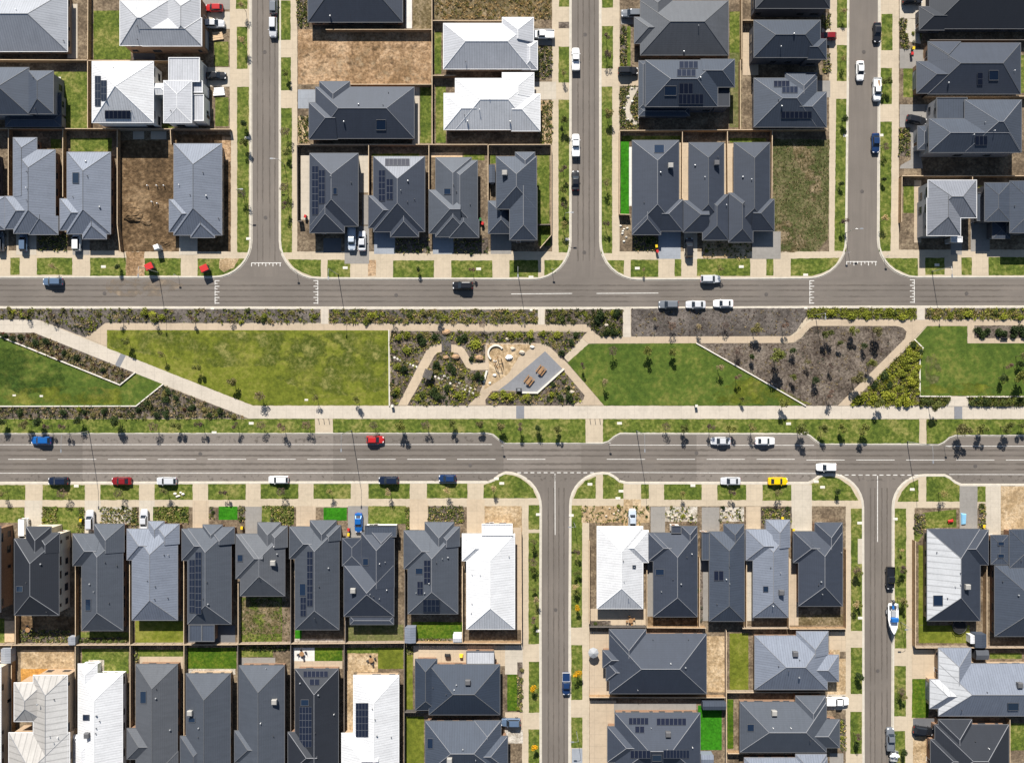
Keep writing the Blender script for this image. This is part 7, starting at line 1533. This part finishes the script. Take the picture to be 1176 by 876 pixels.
def skip(label, t, x, y, rz):
    p = P(*T(t, x, y), 1.8); root = empty('temporary_sign', (p.x, p.y, Z_PAD), R(rz), label, 'sale sign') ; return root
for lab, t, x, y, rz in (('red site box at the verge drive of the excavated lot', 'B1', 670, 612, 25), ('red site box on the corner verge of the steel house', 'B1', 918, 620, 25)):
    p = P(*T(t, x, y), 2.0); root = empty('site_box', (p.x, p.y, Z_PAD), R(rz), lab, 'site box', 'red site boxes')
    for sx in (-.85, .85):
        for sy in (-.7, .7): m = MB(); m.tube((sx, sy, 0), (sx, sy, .5), .06); m.build('leg', 'steel_dark', root)
    m = MB(); m.box(-.9, .9, -.75, .75, .5, 1.95); m.build('body', 'steel_dark', root); m = MB(); m.hexa([(-1.0, -.85, 1.95), (1.0, -.85, 1.95), (1.0, .85, 1.95), (-1.0, .85, 1.95)], [(-.9, -.75, 2.08), (.9, -.75, 2.08), (.9, .75, 2.08), (-.9, .75, 2.08)]); m.build('lid', 'plastic_red', root)
# garden sheds
def shed(label, t, r, h, mat, rz=0):
    x0, y0, x1, y1 = TR(t, *r); a = P(x0, y1, h); b = P(x1, y0, h); c = (a+b)/2; c.z = Z_PAD; w, d = (b.x-a.x)/2, (b.y-a.y)/2
    root = empty('garden_shed', c, 0, label, 'shed', 'garden sheds'); m = MB(); m.box(-w+.06, w-.06, -d+.06, d-.06, 0, h-.05); m.build('wall', mat, root)
    m = MB()
    if w > d: P_ = [(-w, -d, h), (w, -d, h), (w, d, h), (-w, d, h)]; t_ = [(-w, 0, h+d*.25), (w, 0, h+d*.25)]; add_uvface(m, [Vector(q) for q in (P_[0], P_[1], t_[1], t_[0])], (1, 0), (0, 1)); add_uvface(m, [Vector(q) for q in (P_[2], P_[3], t_[0], t_[1])], (1, 0), (0, 1)); m.face([P_[3], P_[0], t_[0]]); m.face([P_[1], P_[2], t_[1]])
    else: P_ = [(-w, -d, h), (w, -d, h), (w, d, h), (-w, d, h)]; t_ = [(0, -d, h+w*.25), (0, d, h+w*.25)]; add_uvface(m, [Vector(q) for q in (P_[1], P_[2], t_[1], t_[0])], (0, 1), (1, 0)); add_uvface(m, [Vector(q) for q in (P_[3], P_[0], t_[0], t_[1])], (0, 1), (1, 0)); m.face([P_[0], P_[1], t_[0]]); m.face([P_[2], P_[3], t_[1]])
    m.build('roof', mat if mat.startswith('roof') else 'roof_pale', root); m = MB(); m.box(-min(.5, w*.5), min(.5, w*.5), -d+.02, -d+.055, .05, min(1.9, h-.2)); m.build('door', 'grey_plastic', root)
for a in (('small white shed in the corner of the black tall house yard', 'E1', (308, 552, 340, 588), 2.0, 'roof_pale'), ('white shed at the far left behind the orange sand yard', 'F1', (5, 135, 50, 200), 2.1, 'roof_pale'), ('blue grey shed against the black fence of the mixed solar house', 'E2', (685, 510, 735, 580), 2.1, 'roof_steel'), ('small white shed behind the mixed solar house, in the lawn corner', 'E2', (903, 540, 942, 576), 1.9, 'roof_white'),
          ('charcoal shed beside the fence east of the trampoline', 'E4', (955, 540, 1006, 600), 2.2, 'roof_slate'), ('small white shed next to the charcoal shed by the trampoline', 'E4', (933, 545, 954, 582), 1.9, 'roof_white'), ('two tone dark shed at the head of the artificial turf yard', 'F3', (890, 375, 995, 410), 2.2, 'roof_slate'), ('grey rounded shed beside the lawn strip at the right edge', 'E4', (958, 612, 1015, 655), 2.0, 'roof_grey'), ('grey garden shed at the foot of the artificial turf yard', 'F3', (882, 612, 938, 650), 2.1, 'roof_steel'), ('narrow grey shed beside the tall slate house', 'B2', (1064, 155, 1092, 235), 2.2, 'roof_slate')):
    shed(*a)
# trampoline
p = P(*T('E4', 885, 505), .8); root = empty('trampoline', (p.x, p.y, Z_PAD), 0, 'round black trampoline behind the striped zinc house', 'trampoline')
m = MB(); m.lathe((0, 0, .78), [(1.55, 0), (1.55, .03)], 24); m.build('mat', 'rubber', root)
m = MB()
for k in range(24): a0, a1 = 2*math.pi*k/24, 2*math.pi*(k+1)/24; m.tube((1.75*math.cos(a0), 1.75*math.sin(a0), .84), (1.75*math.cos(a1), 1.75*math.sin(a1), .84), .09, n=6)
m.build('ring', 'steel_dark', root)
for k in range(6): a0 = 2*math.pi*k/6; m = MB(); m.tube((1.75*math.cos(a0), 1.75*math.sin(a0), 0), (1.75*math.cos(a0), 1.75*math.sin(a0), 2.4), .04); m.build('leg', 'steel_dark', root)
# umbrellas and outdoor settings
def umbrella(label, t, x, y, r, mat):
    p = P(*T(t, x, y), 2.2); root = empty('garden_umbrella', (p.x, p.y, Z_PAD), 0, label, 'umbrella'); m = MB(); m.tube((0, 0, 0), (0, 0, 2.5), .04); m.build('pole', 'steel_dark', root); m = MB(); n = 8
    for k in range(n):
        a0, a1 = 2*math.pi*k/n, 2*math.pi*(k+1)/n; A = Vector((r*math.cos(a0), r*math.sin(a0), 2.0)); Bq = Vector((r*math.cos(a1), r*math.sin(a1), 2.0)); m.face([A, Bq, Vector((0, 0, 2.55))]); m.face([A-Vector((0, 0, .12)), Bq-Vector((0, 0, .12)), Bq, A])
    m.build('canopy', mat, root)
umbrella('round grey garden umbrella on the sandy front yard of the long navy house', 'F3', 398, 155, 1.35, 'grey_plastic')
def setting(label, t, x, y, n, mat='timber'):
    p = P(*T(t, x, y), .5); root = empty('outdoor_table', (p.x, p.y, Z_PAD+.02), grd.uniform(-.2, .2), label, 'table'); m = MB(); m.lathe((0, 0, .7), [(.6, 0), (.62, .03), (.6, .05)], 16); m.build('table_top', mat, root)
    m = MB(); m.tube((0, 0, 0), (0, 0, .7), .06); m.build('pedestal', 'steel_dark', root); return p
def chair(label, x, y, rz, mat):
    root = empty('outdoor_chair', (x, y, Z_PAD+.02), rz, label, 'chair', 'outdoor chairs'); m = MB(); m.box(-.25, .25, -.25, .25, .4, .45); m.build('seat', mat, root); m = MB(); m.box(-.25, .25, .21, .26, .46, .9); m.build('backrest', mat, root)
    for sx in (-.2, .2):
        for sy in (-.2, .2): m = MB(); m.tube((sx, sy, 0), (sx, sy, .4), .02, n=6); m.build('leg', 'steel_dark', root)
for lab, t, x, y, nk in (('round dark table on the white paved square behind the round table house', 'F2', 223, 157, 'round table house'), ('round table on the pale terrace south of the white wide house', 'E3', 565, 478, 'white wide house'), ('round table in the sandy yard behind the white solar house', 'F2', 535, 185, 'white solar house'), ('round table on the paved terrace beside the navy red car house', 'A3', 1120, 195, 'navy red car house'), ('round table in the dark yard behind the black tall house', 'E1', 128, 520, 'black tall house')):
    p = setting(lab, t, x, y, 4)
    for i, nm in enumerate(('right', 'upper', 'left', 'lower')):
        a = i*math.pi/2+.3; chair(nm+' chair at the round table of the '+nk, p.x+math.cos(a)*.95, p.y+math.sin(a)*.95, a-math.pi/2, 'steel_dark' if nk != 'white wide house' else 'timber')
# barbecues and odd yard things
for lab, t, x, y, mt in (('black covered barbecue on the pale patio of the patio house', 'F2', 878, 165, 'rubber'), ('dark barbecue in the navy solar yard', 'A4', 30, 285, 'steel_dark')):
    p = P(*T(t, x, y), .6); root = empty('garden_barbecue', (p.x, p.y, Z_PAD+.02), 0, lab, 'barbecue'); m = MB(); m.box(-.7, .7, -.3, .3, .25, .9); m.build('cabinet', mt, root); m = MB(); m.hexa([(-.55, -.3, .9), (.55, -.3, .9), (.55, .3, .9), (-.55, .3, .9)], [(-.5, -.15, 1.15), (.5, -.15, 1.15), (.5, .2, 1.15), (-.5, .2, 1.15)]); m.build('hood', mt, root)
    for s in (-.55, .55): m = MB(); m.tube((s, -.3, .12), (s, .3, .12), .12, n=10); m.build('wheel', 'rubber', root)
p = P(*T('F2', 940, 168), .5); m = MB(); m.hexa([(p.x-.5, p.y-.4, Z_PAD+.02), (p.x+.5, p.y-.4, Z_PAD+.02), (p.x+.5, p.y+.4, Z_PAD+.02), (p.x-.5, p.y+.4, Z_PAD+.02)], [(p.x-.4, p.y-.25, Z_PAD+.9), (p.x+.3, p.y-.25, Z_PAD+.9), (p.x+.3, p.y+.25, Z_PAD+.7), (p.x-.4, p.y+.25, Z_PAD+.7)]); tag(m.build('toy_car', 'plastic_yellow', None, (p.x, p.y, Z_PAD)), 'yellow plastic toy on the pale patio beside the black barbecue', 'toy')
p = P(*T('A1', 262, 372), .3); m = MB(); m.lathe((p.x, p.y, Z_PAD+.03), [(.7, 0), (.8, .3), (.72, .3), (.62, .06)], 18); tag(m.build('paddling_pool', 'plastic_skyblue', None, (p.x, p.y, Z_PAD)), 'small blue paddling pool on the white slab by the west lawn', 'pool')
patch('slab', 'pavers_white', TR('A1', 243, 348, 275, 402))
p = P(*T('D4', 905, 452), .3); m = MB(); m.hexa([(p.x-.6, p.y-1.6, Z_PAD+.05), (p.x+.6, p.y-1.5, Z_PAD+.05), (p.x+.7, p.y+1.2, Z_PAD+.05), (p.x-.7, p.y+1.4, Z_PAD+.05)], [(p.x-.45, p.y-1.4, Z_PAD+.35), (p.x+.4, p.y-1.3, Z_PAD+.35), (p.x+.5, p.y+1.0, Z_PAD+.4), (p.x-.5, p.y+1.1, Z_PAD+.4)]); tag(m.build('covered_dinghy', 'plastic_skyblue', None, (p.x, p.y, Z_PAD)), 'pale blue covered dinghy lying on the grey drive', 'dinghy')
p = P(*T('D4', 843, 462), .2); m = MB(); m.blob((p.x, p.y, Z_PAD+.35), (.75, .35, .3), 3, 9, 6, rough=.12); m.tube((p.x-.5, p.y-.5, Z_PAD+.2), (p.x+.5, p.y+.5, Z_PAD+.45), .16); tag(m.build('inflatable', 'plastic_red', None, (p.x, p.y, Z_PAD)), 'red inflatable toy on the front lawn of the striped zinc house', 'toy')
# stacked timber and pallets by the top left drives
for lab, t, x, y, rz, mt in (('stack of raw timber boards on the drive under the silver suv', 'A1', 978, 163, 8, 'timber_pale'), ('white stacked panels beside the black sedan drive', 'A1', 985, 413, 4, 'frame_white')):
    p = P(*T(t, x, y), .4); root = empty('board_stack', (p.x, p.y, Z_PAD+.02), R(rz), lab, 'board stack'); m = MB()
    for k in range(4): m.box(-1.5+.12*k, 1.5-.05*k, -1.0+.52*k, -.54+.52*k, .12, .3+.04*(k % 2))
    m.build('boards', mt, root)
    for s in (-1, 1): m = MB(); m.box(s*.9-.06, s*.9+.06, -1.0, 1.0, 0, .118); m.build('bearer', 'timber', root)
# survey pipes in the dug lot, spoil heaps
for i, (x, y) in enumerate(((668, 250), (710, 250), (742, 250), (688, 323), (712, 330))):
    p = P(*T('B1', x, y)); m = MB(); m.lathe((p.x, p.y, Z_PAD), [(.13, 0), (.13, .75), (.09, .76)], 10); tag(m.build('drain_riser', 'white_plastic', None, (p.x, p.y, Z_PAD)), 'white drain riser in the excavated lot, '+('upper row '+('left', 'middle', 'right')[i] if i < 3 else 'lower row '+('left', 'right')[i-3]), 'pipe', 'drain risers')
for i, (x, y, r, rz_, lab) in enumerate(((600, 385, 2.6, .9, 'largest dark soil heap in the excavated lot'), (660, 410, 1.6, .5, 'small soil heap at the middle of the excavated lot'), (745, 505, 1.5, .5, 'soil heap near the front of the excavated lot'), (590, 350, 2.2, .6, 'upper soil heap at the left of the excavated lot'))):
    p = P(*T('B1', x, y)); m = MB(); m.blob((p.x, p.y, Z_PAD-.1), (r, r*.75, rz_), i+40, 16, 8, rough=.14); tag(m.build('soil_heap', 'dirt_dark', None, (p.x, p.y, Z_PAD)), lab, 'soil heap', 'soil heaps')
# garden rocks along the front beds
for t, pts, nk, mt in (('D3', [(735+i*16, 440+(i % 2)*6) for i in range(8)], 'dark neighbour house', 'rock'), ('D3', [(975+i*20, 412+(i % 2)*5) for i in range(5)], 'two tone house', 'rock'), ('B3', [(520, 430), (535, 445), (528, 465), (545, 480), (535, 500), (530, 455), (550, 440)], 'turf house', 'concrete_edge'), ('D1', [(790, 340), (808, 350), (826, 342), (815, 335), (800, 352)], 'steel boulevard house verge', 'concrete_edge'), ('D3', [(470, 405), (490, 430), (455, 440), (510, 415)], 'white wide house', 'rock'), ('A3', [(553, 438), (537, 490), (550, 540), (570, 400), (573, 460)], 'navy tall house', 'concrete_edge')):
    for i, (x, y) in enumerate(sorted(pts)):
        p = P(*T(t, x, y)); r = grd.uniform(.28, .45); m = MB(); m.blob((p.x, p.y, Z_PAD+.1), (r, r*.8, r*.6), i, 7, 5, rough=.18); tag(m.build('garden_rock', mt, None, (p.x, p.y, Z_PAD)), 'pale rock in the front garden of the '+nk+', '+nth(i, len(pts)), 'rock', 'garden rocks')

# manhole covers in the roads
for i, (x, y, lab) in enumerate(((304, 60, 'round manhole cover in the north western side street, upper'), (305, 250, 'round manhole cover in the north western side street, lower'), (672, 40, 'round manhole cover near the white pickups, upper'), (671, 290, 'round manhole cover at the mouth of the middle northern street'), (992, 60, 'round manhole cover behind the driving white sedan'), (990, 220, 'round manhole cover beside the dry grass lot street lamp'), (120, 337, 'round manhole cover on the northern road, far left'), (455, 339, 'round manhole cover on the northern road left of the black suv'), (880, 338, 'round manhole cover on the northern road right of three parked cars'), (1110, 337, 'round manhole cover on the northern road, far right'), (230, 521, 'round manhole cover on the boulevard right of the white wagon'), (540, 534, 'round manhole cover on the boulevard near the small blue hatchback'), (800, 520, 'round manhole cover on the boulevard above the silver grey sedan'), (1120, 535, 'round manhole cover on the boulevard, far right'), (638, 700, 'round manhole cover in the southern middle street'), (1008, 770, 'round manhole cover in the south eastern street below the boat'))):
    p = P(x, y); m = MB(); m.lathe((p.x, p.y, .002), [(.48, 0), (.48, .028)], 20); tag(m.build('manhole_cover', 'asphalt_dark', None, (p.x, p.y, 0)), lab, 'manhole cover', 'manhole covers')
flush_patches()
# ------------------------------------------------------------------ daylight and camera
w = bpy.data.worlds.new('World'); scene.world = w; w.use_nodes = True
nt = w.node_tree; bg = nt.nodes['Background']
sky = nt.nodes.new('ShaderNodeTexSky'); sky.sky_type = 'NISHITA'; sky.sun_disc = False
sky.sun_elevation = R(36.5); sky.sun_rotation = R(-9); sky.air_density = 1.0; sky.dust_density = .6; sky.ozone_density = 1
nt.links.new(sky.outputs[0], bg.inputs[0]); bg.inputs[1].default_value = .052
sl = bpy.data.lights.new('sun', 'SUN'); sl.energy = 5; sl.angle = R(.53); sl.color = (1, .95, .875)
so = bpy.data.objects.new('sun', sl); COL.objects.link(so)
d = Vector((.158*math.cos(R(36.5)), -.987*math.cos(R(36.5)), -math.sin(R(36.5))))
so.rotation_euler = d.to_track_quat('-Z', 'Y').to_euler(); so.location = (0, 0, 120)
cam = bpy.data.cameras.new('camera'); co = bpy.data.objects.new('camera', cam); COL.objects.link(co)
co.location = (0, 0, CAMH); co.rotation_euler = (0, 0, 0)
cam.sensor_width = 36; cam.lens = 36*CAMH/(1176*PX); cam.clip_end = 3000; cam.clip_start = 1
scene.camera = co
vs = scene.view_settings; vs.view_transform = 'Standard'; vs.look = 'None'; vs.gamma = 1; vs.use_curve_mapping = False; vs.exposure = .75
